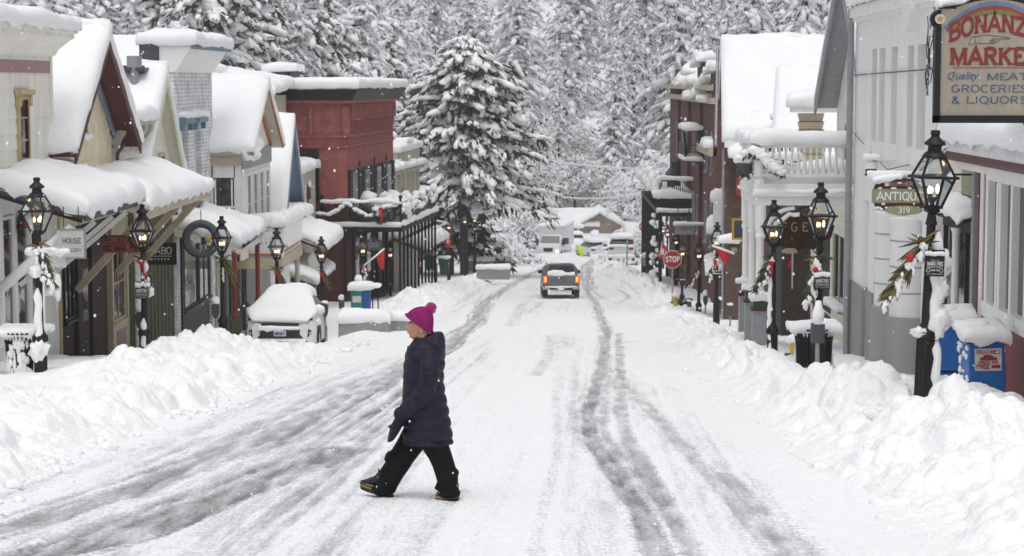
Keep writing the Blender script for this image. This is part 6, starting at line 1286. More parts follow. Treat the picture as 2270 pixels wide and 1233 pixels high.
t_ = empty('blue_banner', at(527, 580, 59), 0, 'narrow dark blue and yellow banner behind the sage awning corner', 'banner'); m = MB(); m.box(-.06, .06, -.01, .01, -.0, .5); m.build('cloth', mat('navy_cloth', (.02, .03, .12), .7), t_); m = MB(); m.box(-.04, .04, -.014, -.0102, .38, .5); m.build('stripe', mat('yellow_cloth', (.6, .35, .04), .7), t_)
# antiques sign
def sg(t, w_, h, th):
    green = mat('sign_green', (.30, .33, .19), .5); o = board(t, w_, h * .28, th, green) if False else None
    m = MB(); m.prism([(w_ * x, -th / 2, h * z) for x, z in ((0, .33), (1, .33), (1, .7), (0, .7))], (0, th, 0)); o = m.build('board', green, t)
    m = MB(); m.prism([(w_ * x, -th / 2, h * z) for x, z in ([(.03, .7), (.97, .7)] + [(.5 + .47 * math.cos(a), .72 + .27 * math.sin(a)) for a in np.linspace(0, math.pi, 12)])], (0, th, 0)); m.prism([(w_ * x, -th / 2, h * z) for x, z in ((.03, .33), (.97, .33), (.93, .2), (.85, .12), (.15, .12), (.07, .2))][::-1], (0, th, 0)); m.build('maroon_field', M['maroon'], o)
    m = MB(); m.prism([(w_ * .55 + w_ * .33 * math.cos(a), -th / 2 - .02, h * .13 + h * .13 * math.sin(a)) for a in np.linspace(0, 2 * math.pi, 20, endpoint=False)], (0, .015, 0)); ov = m.build('number_plate', green, o)
    m = MB(); lettering(m, 'ANTIQUES', w_ * .08, h * .4, h * .22, .17, .09, -th / 2, wmax=w_ * .9, gap=.1); m.build('lettering', M['white'], o)
    m = MB(); lettering(m, 'BROTHERS', w_ * .5, h * .78, h * .11, .18, .08, -th / 2, ctr=True, wmax=w_ * .52); m.build('lettering', mat('sign_pink', (.4, .3, .28), .6), o); m = MB(); lettering(m, '319', w_ * .55, h * .06, h * .15, .18, .08, -th / 2 - .02, ctr=True); m.build('lettering', M['white'], ov)
    m = MB(); m.snow([(w_ * .03, -.04, h * .9), (w_ * .5, -.04, h), (w_ * .5, .04, h), (w_ * .03, .04, h * .9)], .07, .05, .02, .06)
    for k in range(26): m.blob((w_ * random.random(), -th / 2 - .005, h * random.choice([.16, .2, .3, .72, .8, .86])), (.03 * random.uniform(.5, 1.3), .008, .016), 2, .4, seed=k)
    m.build('snow', M['snow'], t, smooth=True)
    m = MB(); [m.tube([(w_ * u, 0, h * .95), (w_ * u, 0, h + .06)], .008, 5) for u in (.4, .7)]; m.build('hook', M['black'], t)
hang('hanging_sign', 1932, 2062, 394, 477, 29.95, 'green and maroon hanging antiques sign numbered 319 on the iron rod', None, sg, .04)
# brown carved sign under the balcony
def sg(t, w_, h, th):
    pr = [(0, .35), (.0, .75), (.1, .85), (.3, .9), (.42, 1), (.55, 1.05), (.7, .95), (.92, .9), (1, .7), (.95, .35), (.85, .3), (.72, .02), (.62, .1), (.5, .0), (.35, .12), (.15, .15)]
    m = MB(); m.prism([(w_ * x, -th / 2, h * z) for x, z in pr][::-1], (0, th, 0)); o = m.build('board', M['brownsign'], t)
    m = MB(); lettering(m, 'T G E L', w_ * .26, h * .55, h * .26, .1, .06, -th / 2, wmax=w_ * .5); m.build('lettering', M['gold'], o)
    m = MB(); [m.tube([(w_ * (.45 + .12 * k) + .12 * math.cos(a) * (1 - a / 9), 0, h * 1.15 + .1 * math.sin(a) * (1 - a / 9)) for a in np.linspace(0, 7, 20)], .014, 5) for k in range(3)]; m.tube([(w_ * .3, 0, h * .95), (w_ * .55, 0, h * 1.2), (w_ * .9, 0, h * 1.45)], .018, 5); m.build('bracket', M['black'], t)
    m = MB(); m.blob((w_ * .4, -.02, h * .0), (.2, .05, .07), 3, .3); m.build('shell', M['tan'], t, smooth=True)
hang('carved_sign', 1688, 1850, 478, 556, 46.8, 'large dark brown carved sign with thin gold letters under the white balcony', None, sg, .08)
# white board far right, olive sign
def sg(t, w_, h, th):
    o = board(t, w_, h, th, M['mgrey']); m = MB(); lettering(m, 'COME', w_ * .3, h * .4, h * .35, .12, 0, -th / 2, wmax=w_ * .35); lettering(m, 'IN', w_ * .72, h * .4, h * .3, .12, 0, -th / 2); m.build('lettering', M['dgrey'], o); sn = MB(); sn.snow([(-.05, -.1, h), (w_ * 1.6, -.1, h), (w_ * 1.6, .1, h), (-.05, .1, h)], .15, .1, .04, .2); sn.build('snow', M['snow'], t, smooth=True)
    m = MB(); m.bar((0, 0, h), (w_ * 1.7, 0, h + .0), .06); [m.tube([(w_ * u, 0, h), (w_ * u, 0, h + .9)], .03, 5) for u in (.15, .75)]; m.build('bracket', M['dgrey'], t)
hang('hanging_board', 1496, 1538, 497, 520, 105, 'pale weathered hanging board among the distant lamps on the right', None, sg)
def sg(t, w_, h, th):
    o = board(t, w_, h, th, M['olive']); m = MB(); [m.tube([(w_ * (.35 + .15 * k), -th, h * .5), (w_ * (.4 + .15 * k), -th, h * .1)], .02, 5) for k in range(3)]; m.build('emblem', M['signwhite'], o); sn = MB(); sn.snow([(-.3, -.3, h), (w_, -.3, h + .1), (w_, .3, h + .1), (-.3, .3, h)], .25, .2, .05, .2); sn.build('snow', M['snow'], t, smooth=True)
hang('hanging_sign', 1613, 1640, 537, 560, 68, 'small olive hanging sign under snow left of the white balcony posts', None, sg)
def sg(t, w_, h, th):
    o = board(t, w_, h, th, M['dgrey']); m = MB(); m.box(-.06, 0, -.04, .04, -.06, h + .06); m.box(0, w_, -.04, .04, h, h + .06); m.box(0, w_, -.04, .04, -.06, 0); m.build('frame', mat('gold_frame', (.5, .33, .05), .5), o)
hang('framed_sign', 1627, 1648, 489, 527, 58, 'dark sign with bright gold frame behind the white balcony posts', None, sg)
p = at(828, 543, 89.3); t_ = empty('oval_sign', p, 0, 'dark oval sign with red edge hanging under the iron balcony', 'sign')
m = MB(); m.prism([(.42 * math.cos(a), 0, .24 * math.sin(a)) for a in np.linspace(0, 2 * math.pi, 24, endpoint=False)], (0, .06, 0)); o = m.build('board', M['dgrey'], t_); m = MB(); m.tube([(.43 * math.cos(a), 0, .25 * math.sin(a)) for a in np.linspace(0, 2 * math.pi, 30)], .03, 6); m.build('rim', M['maroon'], o); m = MB(); [m.box(-.25, .25, -.01, -.004, z - .015, z + .015) for z in (-.08, 0, .08)]; m.build('lettering', M['mgrey'], o); m = MB(); m.tube([(0, 0, .25), (0, 0, .8)], .02, 5); m.build('rod', M['black'], t_)
t_ = empty('oval_hoop_sign', at(697, 578, 74), 0, 'pale oval hoop sign hanging beyond the white balcony', 'sign'); m = MB(); m.tube([(.22 * math.cos(a), 0, .26 * math.sin(a)) for a in np.linspace(0, 2 * math.pi, 30)], .035, 6); m.build('hoop', M['beige'], t_); m = MB(); m.prism([(.2 * math.cos(a), .0, .24 * math.sin(a)) for a in np.linspace(0, 2 * math.pi, 24, endpoint=False)], (0, .03, 0)); m.build('face', M['signwhite'], t_); m = MB(); m.tube([(0, 0, .26), (0, 0, .7)], .015, 5); m.build('rod', M['black'], t_)
t_ = empty('round_board', at(598, 577, 66), 0, 'dark round hanging board behind the fourth left lamp', 'sign'); m = MB(); m.prism([(.45 * math.cos(a), .0, .2 * math.sin(a)) for a in np.linspace(0, 2 * math.pi, 24, endpoint=False)], (0, .05, 0)); m.build('board', M['darkwood'], t_); m = MB(); m.tube([(0, 0, .18), (0, 0, .4)], .015, 5); m.build('rod', M['black'], t_)
# ------------------------------------------------------------------ big market sign
Y = 24.5; s = F / Y; X0 = at(2084, 128, Y).x; W_ = 1.27; t_ = empty('market_sign', (X0, Y, 0), 0, 'large painted market sign with rainbow arch and black frame, high on the right', 'sign')
zb, zt = at(2100, 256, Y).z, at(2100, 20, Y).z; SP = mat('sign_cream', (.37, .32, .255), .65, var=.1, scale=4, dirt=.3, dscale=3, dcol=(.3, .26, .2), stretch=(3, 1, .6))
arch_ = lambda x: .11 * (1 - ((x - W_ / 2) / (W_ / 2 - .13)) ** 2) if abs(x - W_ / 2) < W_ / 2 - .13 else 0
m = MB(); m.prism([(0, -.03, zb), (W_, -.03, zb)] + [(x, -.03, zt + arch_(x)) for x in np.linspace(W_, 0, 40)], (0, .06, 0)); o = m.build('panel', SP, t_)
fr_ = MB(); pts = [(.0, 0, zt - .14), (.0, 0, zb)]
fr_.box(-.07, -.001, -.06, .06, zb - .08, zt - .2); fr_.box(-.07, W_ + .07, -.06, .06, zb - .09, zb - .001); fr_.box(W_ + .001, W_ + .07, -.06, .06, zb - .08, zt)
fr_.tube([(x, 0, zt + arch_(x) + .035) for x in np.linspace(.14, W_ - .14, 24)], .045, 6); fr_.box(-.03, .17, -.05, .05, zt + .0, zt + .04)
fr_.tube([(-.02 + .085 * math.cos(a), 0, zt - .12 + .085 * math.sin(a)) for a in np.linspace(R(70), R(290), 14)], .03, 6); fr_.build('frame', M['black'], o)
m = MB(); m.prism([(-.015 + .06 * math.cos(a), -.036, zt - .12 + .06 * math.sin(a)) for a in np.linspace(0, 2 * math.pi, 20, endpoint=False)], (0, .05, 0)); e_ = m.build('roundel', M['signwhite'], o)
m = MB(); m.prism([(-.015 + (.05 if k % 2 == 0 else .02) * math.sin(k * math.pi / 5), -.042, zt - .12 + (.05 if k % 2 == 0 else .02) * math.cos(k * math.pi / 5)) for k in range(10)], (0, .004, 0)); m.build('star', mat('star_gold', (.55, .3, .05), .5), e_)
XC = W_ / 2
for k, (c_, r0) in enumerate((((.12, .2, .33), .0), ((.28, .06, .05), .05), ((.2, .2, .06), .1))):
    f = lambda x, d: zt + .09 - d - .33 * ((x - XC) / XC) ** 2
    m = MB(); xs_ = np.linspace(.03 + k * .03, W_ - .03 - k * .03, 30); vs = [(x, -.034 - .001 * k, min(f(x, r0), zt + arch_(x) - .005)) for x in xs_] + [(x, -.034 - .001 * k, min(f(x, r0 + .05), zt + arch_(x) - .01)) for x in xs_]
    m.add(vs, [(i, i + 1, 31 + i, 30 + i) for i in range(29)]); m.build('rainbow_band', mat('rainbow_%d' % k if False else 'rainbow', c_, .6, var=.2), o)
RL = mat('letter_red', (.22, .035, .025), .6, var=.25, scale=25); BL_ = mat('letter_blue', (.085, .13, .21), .6, var=.25, scale=25)
zB = lambda x: -.17 * ((x - XC) / XC) ** 2
m = MB(); z1_ = at(2150, 69, Y).z; hB = .20
lettering(m, 'BONANZA', .09, 0, 1, .15, .13, -.03, gap=.12, wmax=W_ - .2, xf=lambda x, z: (x, z1_ + zB(x) * (1.25 - .25 * z) + z * (hB + .02)), thin=.1, depth=.006) if False else None
def fit(st, x0, w_, z0, h, t, slab, mt, warp=None, name='lettering', thin=None):
    wd = sum(GL[c][0] for c in st) + .14 * (len(st) - 1); m = MB(); kx = w_ / (wd * h)
    lettering(m, st, 0, 0, h, t, slab, -.03, xf=lambda x, z: (x0 + x * kx, z0 + z + (warp(x0 + x * kx) if warp else 0)), thin=thin); m.build(name, mt, o)
fit('BONANZA', .10, W_ - .2, at(2150, 71, Y).z, .21, .22, .17, RL, zB); fit('MARKET', .12, W_ - .22, at(2150, 144, Y).z, .2, .23, .18, RL)
fit('MEATS', .56, .58, at(2150, 178, Y).z, .085, .15, .08, BL_); fit('GROCERIES', .14, .9, at(2150, 205, Y).z, .088, .14, .07, BL_); fit('&', .14, .1, at(2150, 230, Y).z, .088, .16, 0, BL_); fit('LIQUORS', .32, .72, at(2150, 230, Y).z, .088, .14, .07, BL_)
# 'Quality' in slanted lower case
cu = bpy.data.curves.new('q', 'FONT'); cu.body = 'Quality'; cu.size = .125; cu.shear = .35; cu.extrude = .001; cu.offset = .001; tmp = bpy.data.objects.new('q', cu); COL.objects.link(tmp); dg = bpy.context.evaluated_depsgraph_get(); dg.update(); me = bpy.data.meshes.new_from_object(tmp.evaluated_get(dg)); bpy.data.objects.remove(tmp); me.name = 'lettering'; me.materials.clear(); me.materials.append(BL_)
q_ = bpy.data.objects.new('lettering', me); COL.objects.link(q_); q_.parent = o; q_.rotation_euler = (math.pi / 2, 0, 0); q_.location = (.07, -.036, at(2150, 176, Y).z)
# pointing hand line drawing between the words
m = MB(); hz = at(2150, 92, Y).z
for pts in ([(.36, .05), (.42, .06), (.55, .075), (.68, .06), (.8, .045), (.82, .03), (.72, .03), (.66, .03), (.7, .01), (.66, -.01), (.62, -.03), (.5, -.025), (.42, -.02)], [(.36, .05), (.34, -.01), (.33, -.04), (.37, -.035), (.41, -.02), (.4, .05)], [(.6, .03), (.66, .03)], [(.58, .01), (.65, .01)], [(.57, -.01), (.63, -.01)]): m.tube([(x, -.033, hz + z) for x, z in pts], .0035, 4)
m.box(.12, W_ - .12, -.035, -.031, at(2150, 151, Y).z, at(2150, 150, Y).z); m.build('pointing_hand_drawing', M['dgrey'], o)
m = MB(); m.snow([(-.02, -.07, zt + .05), (.35, -.07, zt + .14), (.35, .07, zt + .14), (-.02, .07, zt + .05)], .07, .06, .03, .08, 3); m.build('snow', M['snow'], t_, smooth=True)
m = MB(); m.bar((W_ * .8, .02, zb - .09), (W_ + .35, .02, zb - .3), .03); m.bar((W_ * .3, 0, zt + .15), (W_ + .5, 0, zt + .15), .04); m.bar((W_, 0, zb), (W_ + .45, 0, zb), .04); m.build('bracket', M['black'], t_)
# ------------------------------------------------------------------ newspaper boxes
def newsbox(px, ytop, s, label, seed, face=True):
    Y = 4500 / s; p = at(px, ytop, Y); h = 1.15; t = empty('newspaper_box', (p.x, Y, p.z - h), R(0), label, 'newspaper box', 'blue newspaper boxes'); BM = mat('blue_plastic', (.02, .13, .42), .4, var=.15, dirt=.2, dcol=(.01, .05, .2))
    m = MB(); m.loft([[(-.24, -.2, z), (.24, -.2, z), (.24, .2, z), (-.24, .2, z)] for z in (.05, .35)] ); m.build('base', BM, t, bevel=.02)
    m = MB(); m.loft([[(-.25, -.26, .38), (.25, -.26, .38), (.25, .22, .38), (-.25, .22, .38)], [(-.25, -.26, .52), (.25, -.26, .52), (.25, .22, .52), (-.25, .22, .52)], [(-.24, -.2, 1.05), (.24, -.2, 1.05), (.24, .22, h), (-.24, .22, h)]]); bx = m.build('body', BM, t, bevel=.02)
    if face:
        m = MB(); m.hexa([(-.17, -.25, .66), (.19, -.25, .66), (.19, -.2, .66), (-.17, -.2, .66), (-.17, -.222, .95), (.19, -.222, .95), (.19, -.18, .95), (-.17, -.18, .95)]); lb = m.build('label', M['signwhite'], bx)
        sl_ = lambda z: -.251 + .028 * (z - .66) / .29
        lm = MB()
        for st, z0, hh, w_ in (('DEALS & WHEELS', .885, .045, .32), ('PHOTO ADS', .755, .035, .26), ('FREE', .69, .055, .17)):
            wd = sum(GL[c][0] for c in st) + .14 * (len(st) - 1); tmpm = MB(); lettering(tmpm, st, 0, 0, hh, .24, 0, 0, depth=0); kx = w_ / (wd * hh); off = -.15 if st == 'FREE' else .01 - w_ / 2
            lm.add([(off + v[0] * kx, sl_(z0 + v[2]) - .006 + v[1], z0 + v[2]) for v in tmpm.v], tmpm.f)
        lm.add([(.05, sl_(.7) - .006, .695), (.17, sl_(.7) - .006, .695), (.17, sl_(.74) - .006, .735), (.05, sl_(.74) - .006, .735)], [(0, 1, 2, 3)])
        lm.prism([(x, sl_(z) - .009, z) for x, z in ((-.1, .8), (.12, .8), (.13, .83), (.08, .84), (.04, .87), (-.04, .87), (-.07, .84), (-.11, .83))], (0, .003, 0)); lm.build('lettering', mat('label_red', (.3, .03, .04), .5, var=.1), lb)
    sn = MB(); sn.snow([(-.27, -.22, 1.06), (.27, -.22, 1.06), (.27, .24, h), (-.27, .24, h)], .17, .16, .05, .1, seed); sn.blob((-.05, .05, h + .06), (.22, .2, .09), 3, .3, seed=seed)
    for k in range(22): sn.blob((-.25, random.uniform(-.2, .2), random.uniform(.3, 1.05)), (.025, .05, random.uniform(.02, .07)), 2, .4, seed=k + seed)
    sn.build('snow', M['snow'], t, smooth=True); return t
a = newsbox(2178, 735, 168, 'blue newspaper box with a red and white advertisement label', 3); a.rotation_euler = (0, 0, R(6)); a = newsbox(2114, 700, 154, 'snow plastered blue newspaper box behind the labelled one', 5, False); a.rotation_euler = (0, 0, R(-4))
# ------------------------------------------------------------------ mailbox, planters, green bins, bench
p = at(799, 695, 68); t_ = empty('mail_box', p, 0, 'teal and blue street box with white panel and snow cap before the brick corner', 'street box')
TEAL = mat('teal_paint', (.03, .2, .17), .5)
m = MB(); m.box(-.3, .1, -.25, .25, .05, .85); m.build('body', TEAL, t_, bevel=.04); m = MB(); m.box(.102, .34, -.2, .25, .05, .8); m.build('side_box', mat('box_blue', (.03, .1, .35), .5), t_, bevel=.03); m = MB(); m.box(-.24, .05, -.258, -.251, .4, .62); m.build('panel', M['signwhite'], t_)
m = MB(); m.snow([(-.34, -.28, .86), (.38, -.28, .84), (.38, .28, .84), (-.34, .28, .86)], .25, .2, .06, .12, 3); m.blob((-.05, 0, 1.15), (.14, .14, .16), 3, .2); m.blob((.5, 0, .95), (.25, .12, .1), 3, .3); m.build('snow', M['snow'], t_, smooth=True); m = MB(); [m.tube([(x, 0, -.3), (x, 0, .85)], .025, 6) for x in (.42, .6)]; m.build('leg', M['black'], t_)
def planter(px0, px1, y1, y0, Y, label, d=.8):
    a = at(px0, y1, Y); c_ = at(px1, y0, Y); t = empty('concrete_planter', a, 0, label, 'planter', 'snow covered concrete planters'); w_ = c_.x - a.x; h = c_.z - a.z
    m = MB(); m.box(0, w_, 0, d, -.3, h); m.build('trough', M['concrete'], t, bevel=.03); m = MB(); m.snow([(0, 0, h), (w_, 0, h), (w_, d, h), (0, d, h)], .24, .2, .05, .2, px0); m.build('snow', M['snow'], t, smooth=True)
planter(750, 862, 742, 712, 55, 'long grey concrete planter in front of the teal street box'); planter(862, 912, 738, 710, 56, 'short concrete planter right behind the walking person')
planter(1030, 1095, 592, 578, 138, 'far planter with flat snow left of the road, left of the pair'); planter(1093, 1132, 590, 578, 140, 'far planter with flat snow left of the road, right of the pair'); planter(1056, 1130, 609, 596, 122, 'nearest snow mound planter at the far left bend')
planter(1425, 1470, 580, 570, 130, 'snow topped planter below the iron balcony posts')
for px, s, lab in ((985, 41, 'green wheeled bin beside the red banner lamp'), (956, 42, 'dark green bin half hidden by the iron posts')):
    Y = 4500 / s; p = at(px, 608 if px == 985 else 600, Y); t = empty('wheeled_bin', p, 0, lab, 'bin', 'green wheeled bins'); m = MB(); m.loft([[(-.22, -.22, .0), (.22, -.22, 0), (.22, .22, 0), (-.22, .22, 0)], [(-.3, -.3, .85), (.3, -.3, .85), (.3, .3, .85), (-.3, .3, .85)]]); m.build('body', mat('bin_green', (.015, .09, .06), .5), t, bevel=.03); m = MB(); m.box(-.33, .33, -.33, .35, .86, .92); m.build('lid', mat('bin_lid', (.02, .1, .07), .5), t, bevel=.02); m = MB(); m.snow([(-.33, -.33, .92), (.33, -.33, .92), (.33, .35, .92), (-.33, .35, .92)], .08, .1, .02, .15); m.build('snow', M['snow'], t, smooth=True)
# garlands and wreath on the iron balcony
bx, by = at(795, 470, 89.6).x, 89.5
def rope(P, label, n=90, r=.16, seed=0, name='garland', snow=.6):
    rr = random.Random(seed); t = empty(name, P[0], 0, label, 'garland'); P = [Vector(q) - Vector(P[0]) for q in P]; g = MB(); sn = MB()
    for k in range(n):
        f = rr.random() * (len(P) - 1); i = min(int(f), len(P) - 2); c = P[i].lerp(P[i + 1], f - i)
        for j in range(4): e = c + Vector((rr.uniform(-r, r), rr.uniform(-r, r) - .05, rr.uniform(-r * 1.6, r * .4))); g.tube([c, e], [.03, .008], 4, cap=False)
        if rr.random() < snow: sn.blob((c.x, c.y - .04, c.z + r * .35), (rr.uniform(.08, .17), .1, rr.uniform(.05, .1)), 2, .4, seed=k)
    g.build('needles', M['needle'], t)
    if sn.v: sn.build('snow', M['snow'], t, smooth=True)
    return t
A = [at(x, y, 89.4) for x, y in ((705, 475), (730, 478), (750, 468), (768, 452), (790, 468), (815, 482), (835, 478), (850, 462), (866, 458))]
rope(A, 'long pine garland draped along the side rail of the iron balcony', 130, .15, 1)
B = [at(px, y, yy) for px, y, yy in ((873, 462, 89.6), (890, 452, 91.5), (908, 444, 93.4), (926, 434, 95.6), (945, 424, 98))]; rope(B, 'thick frosted pine garland along the street rail of the iron balcony', 150, .34, 2, snow=.9)
t = empty('wreath', at(845, 478, 89.3), 0, 'round pine wreath with a long red bow on the iron balcony rail', 'wreath'); g = MB()
for k in range(160):
    a = random.random() * 6.283; c = Vector((.3 * math.cos(a), 0, .3 * math.sin(a))); g.tube([c, c + Vector((random.uniform(-.13, .13), random.uniform(-.12, .05), random.uniform(-.13, .13)))], [.03, .008], 4, cap=False)
g.build('needles', M['needle'], t); m = MB(); m.tube([(0, -.12, .3), (.02, -.14, .1), (0, -.12, -.4)], [.07, .05, .06], 6); m.blob((0, -.14, .3), (.12, .05, .08), 2, .2); m.build('bow', M['red'], t, smooth=True); m = MB(); m.blob((-.2, -.06, .3), (.22, .1, .1), 2, .3); m.build('snow', M['snow'], t, smooth=True)
rope([at(1648, 345, 43.2), at(1672, 335, 42.9), at(1690, 350, 42.85), at(1712, 372, 42.85), at(1735, 388, 42.85)], 'sparse snowy garland trailing across the corner of the white balcony', 40, .09, 4, snow=.8)
t = empty('flower_basket', at(1650, 372, 43.4), 0, 'dark planter basket hanging at the street corner of the white balcony', 'basket'); m = MB(); m.lathe([(.05, -.2), (.16, -.1), (.18, .1)], n=12); m.build('bowl', M['dgrey'], t); m = MB(); [m.tube([(0, 0, .05), (random.uniform(-.25, .25), random.uniform(-.2, .2), random.uniform(-.3, .25))], [.03, .01], 4) for k in range(40)]; m.build('foliage', M['needle'], t); m = MB(); m.blob((0, 0, .18), (.22, .2, .12), 3, .3); m.build('snow', M['snow'], t, smooth=True)
t = empty('wreath', at(47, 500, 39.6), 0, 'dark wreath with red bow in the doorway of the near left shop', 'wreath'); t.location.x = -10.38; g = MB()
for k in range(110):
    a = random.random() * 6.283; c = Vector((0, .2 * math.cos(a), .2 * math.sin(a))); g.tube([c, c + Vector((random.uniform(0, .1), random.uniform(-.08, .08), random.uniform(-.08, .08)))], [.02, .006], 4, cap=False)
g.build('needles', M['needle'], t); m = MB(); m.blob((.1, 0, .05), (.05, .1, .07), 2, .2); m.build('bow', M['red'], t, smooth=True)
# overhead cables
for k, (p0, p1, sag, lab) in enumerate(((at(1195, 352, 175), at(1530, 372, 150), .35, 'upper snow laden cable across the far end of the street'), (at(1195, 428, 178), at(1480, 412, 150), .7, 'lower sagging snow laden cable across the far end of the street'))):
    m = MB(); m.tube([p0.lerp(p1, f) - Vector((0, 0, sag * 4 * f * (1 - f))) for f in np.linspace(0, 1, 24)], .07, 6); o = m.build('overhead_cable', M['snow'], smooth=True); tag(o, lab, 'cable', 'cables across the street')
# ================================================================== VEHICLES (x across, y away from the viewer, z up; near end at y = 0)
TYRE = mat('tyre', (.012, .012, .012), .8, var=.2); PLASTIC = mat('black_plastic', (.02, .02, .021), .5)
def wheel(t, x, y, r, w_, rimc=None):
    m = MB(); n = 24; vs = []
    m.tube([(x - w_ / 2, y, r), (x - w_ / 2 + .03, y, r), (x + w_ / 2 - .03, y, r), (x + w_ / 2, y, r)], [r * .9, r, r, r * .9], n, ell=((0, 1, 0), (0, 0, 1)))
    o = m.build('wheel', TYRE, t, smooth=True, sharp=40)
    m = MB(); e = x + math.copysign(w_ / 2 + .004, x); m.tube([(e, y, r), (e + math.copysign(.01, x), y, r)], [r * .62, r * .5], n, ell=((0, 1, 0), (0, 0, 1))); m.build('rim', rimc or M['galv'], o)
def sec(hw, z0, z1, y, hw1=None, ch=.06):
    hw1 = hw1 or hw
    return [(-hw + ch, y, z0), (hw - ch, y, z0), (hw, y, z0 + ch), (hw, y, (z0 + z1) / 2), (hw1, y, z1 - ch), (hw1 - ch, y, z1), (-hw1 + ch, y, z1), (-hw1, y, z1 - ch), (-hw, y, (z0 + z1) / 2), (-hw, y, z0 + ch)]
def car_root(name, px, py, s, rz, label, cat): p = at(px, py, 4500 / s); return empty(name, p, rz, label, cat)
# --- grey pickup driving away
t = car_root('pickup_truck', 1244, 660, 45, R(1.5), 'grey pickup truck with canopy and lit tail lamps driving away down the road', 'pickup truck'); t.rotation_euler.x = -R(4)
SIL = mat('silver_paint', (.15, .155, .17), .3, var=.06, metal=.5, spec=.6)
m = MB(); m.loft([sec(.9, .5, 1.1, .02, .88), sec(.93, .45, 1.13, .3, .9), sec(.93, .4, 1.13, 3.4, .9), sec(.93, .4, 1.12, 3.9, .9), sec(.9, .4, 1.08, 5.0, .8), sec(.82, .45, .95, 5.35, .75)]); m.build('body', SIL, t, smooth=True, sharp=35)
m = MB(); m.loft([sec(.83, 1.1, 1.68, .12, .62, .08), sec(.84, 1.1, 1.72, .5, .66, .08), sec(.85, 1.1, 1.72, 1.9, .66, .08)]); m.build('canopy', SIL, t, smooth=True, sharp=35)
m = MB(); m.loft([sec(.86, 1.1, 1.7, 1.95, .66, .08), sec(.86, 1.1, 1.72, 3.0, .68, .08), sec(.86, 1.1, 1.3, 3.9, .8, .06)]); m.build('cab', SIL, t, smooth=True, sharp=35)
m = MB(); m.box(-.7, .7, -.03, .02, .56, 1.07); tg_ = m.build('tailgate', SIL, t, bevel=.03); m = MB(); m.box(-.13, .13, -.045, -.03, .93, 1.0); m.build('handle', PLASTIC, tg_, bevel=.01); m = MB(); m.box(-.66, .66, -.036, -.0302, .62, .66); m.build('crease', SIL, tg_)
m = MB(); m.prism([(-.7, .09, 1.13), (.7, .09, 1.13), (.55, .1, 1.6), (-.55, .1, 1.6)], (0, .03, 0)); m.build('rear_window', M['glass'], t, bevel=.02)
m = MB(); m.prism([(-.862, 2.1, 1.15), (-.862, 3.1, 1.15), (-.72, 2.9, 1.66), (-.72, 2.2, 1.66)], (.02, 0, 0)); m.build('side_window', M['glass'], t)
TL_ = mat('tail_lamp', (.6, .02, .01), .3, var=0, emit=(1, .06, .03), es=1.2); TLC = mat('tail_lamp_core', (.9, .3, .05), .3, var=0, emit=(1, .35, .08), es=2.5)
for sx in (-1, 1):
    m = MB(); m.box(sx * .79 - .085, sx * .79 + .085, -.05, .05, .72, 1.08); o = m.build('tail_lamp', TL_, t, bevel=.02); m = MB(); m.box(sx * .78 - .04, sx * .78 + .05, -.06, -.051, .78, 1.02); m.build('lens', TLC, o)
    m = MB(); m.box(sx * .74 - .19, sx * .74 + .19, -.16, .05, .4, .54); m.build('bumper_end', M['galv'], t, bevel=.03)
    m = MB(); m.box(min(sx * .86, sx * 1.08), max(sx * .86, sx * 1.08), 3.2, 3.32, 1.12, 1.3); m.build('mirror', PLASTIC, t, bevel=.03)
    for y in (.95, 4.3): wheel(t, sx * .8, y, .38, .25)
    m = MB(); m.box(sx * .78 - .13, sx * .78 + .13, .4, .44, .0, .4); m.build('mud_flap', PLASTIC, t)
m = MB(); m.box(-.55, .55, -.1, .04, .38, .52); bm_ = m.build('bumper', PLASTIC, t, bevel=.02); m = MB(); m.box(-.16, .16, -.115, -.1, .4, .52); m.build('number_plate', M['signwhite'], bm_)
m = MB(); m.snow([(-.66, .2, 1.71), (.66, .2, 1.71), (.66, 3.0, 1.71), (-.66, 3.0, 1.71)], .05, .2, .0, .2); m.snow([(-.66, .0, 1.12), (.66, .0, 1.12), (.66, .13, 1.14), (-.66, .13, 1.14)], .2, .08, .02, .12, amp=.9); m.snow([(-.75, -.15, .53), (.75, -.15, .53), (.75, 0, .53), (-.75, 0, .53)], .05, .05, .02, .1); m.snow([(-.5, .0, .28), (.5, .0, .28), (.5, .1, .28), (-.5, .1, .28)], .1, .06, .02, .1, amp=.7); m.blob((0, -.12, .42), (.18, .06, .05), 2, .3); m.build('snow', M['snow'], t, smooth=True)
# --- parked white car under snow
t = car_root('parked_car', 621, 790, 85, R(2), 'white parked car buried under deep snow on the left, facing up the street', 'car'); t.rotation_euler.x = -R(5)
WP = mat('white_car_paint', (.72, .73, .74), .3, var=.03, spec=.5)
m = MB(); m.loft([sec(.8, .35, .85, .0, .72), sec(.9, .3, .98, .12, .84), sec(.93, .3, 1.05, .6, .9), sec(.93, .3, 1.1, 1.6, .9), sec(.93, .3, 1.12, 4.2, .9), sec(.85, .4, 1.05, 4.5, .8)]); m.build('body', WP, t, smooth=True, sharp=40)
m = MB(); m.loft([sec(.86, 1.05, 1.15, 1.2, .8, .04), sec(.86, 1.05, 1.62, 2.0, .66, .08), sec(.86, 1.05, 1.68, 2.8, .66, .08), sec(.86, 1.05, 1.62, 3.9, .64, .08), sec(.84, 1.05, 1.2, 4.4, .7, .04)]); m.build('cabin', M['glass'], t, smooth=True, sharp=40)
m = MB(); m.box(-.52, .52, -.05, .05, .56, .74); m.prism([(-.62, -.02, .47), (.62, -.02, .47), (.52, -.05, .57), (-.52, -.05, .57)], (0, .08, 0)); g = m.build('grille', PLASTIC, t, bevel=.02)
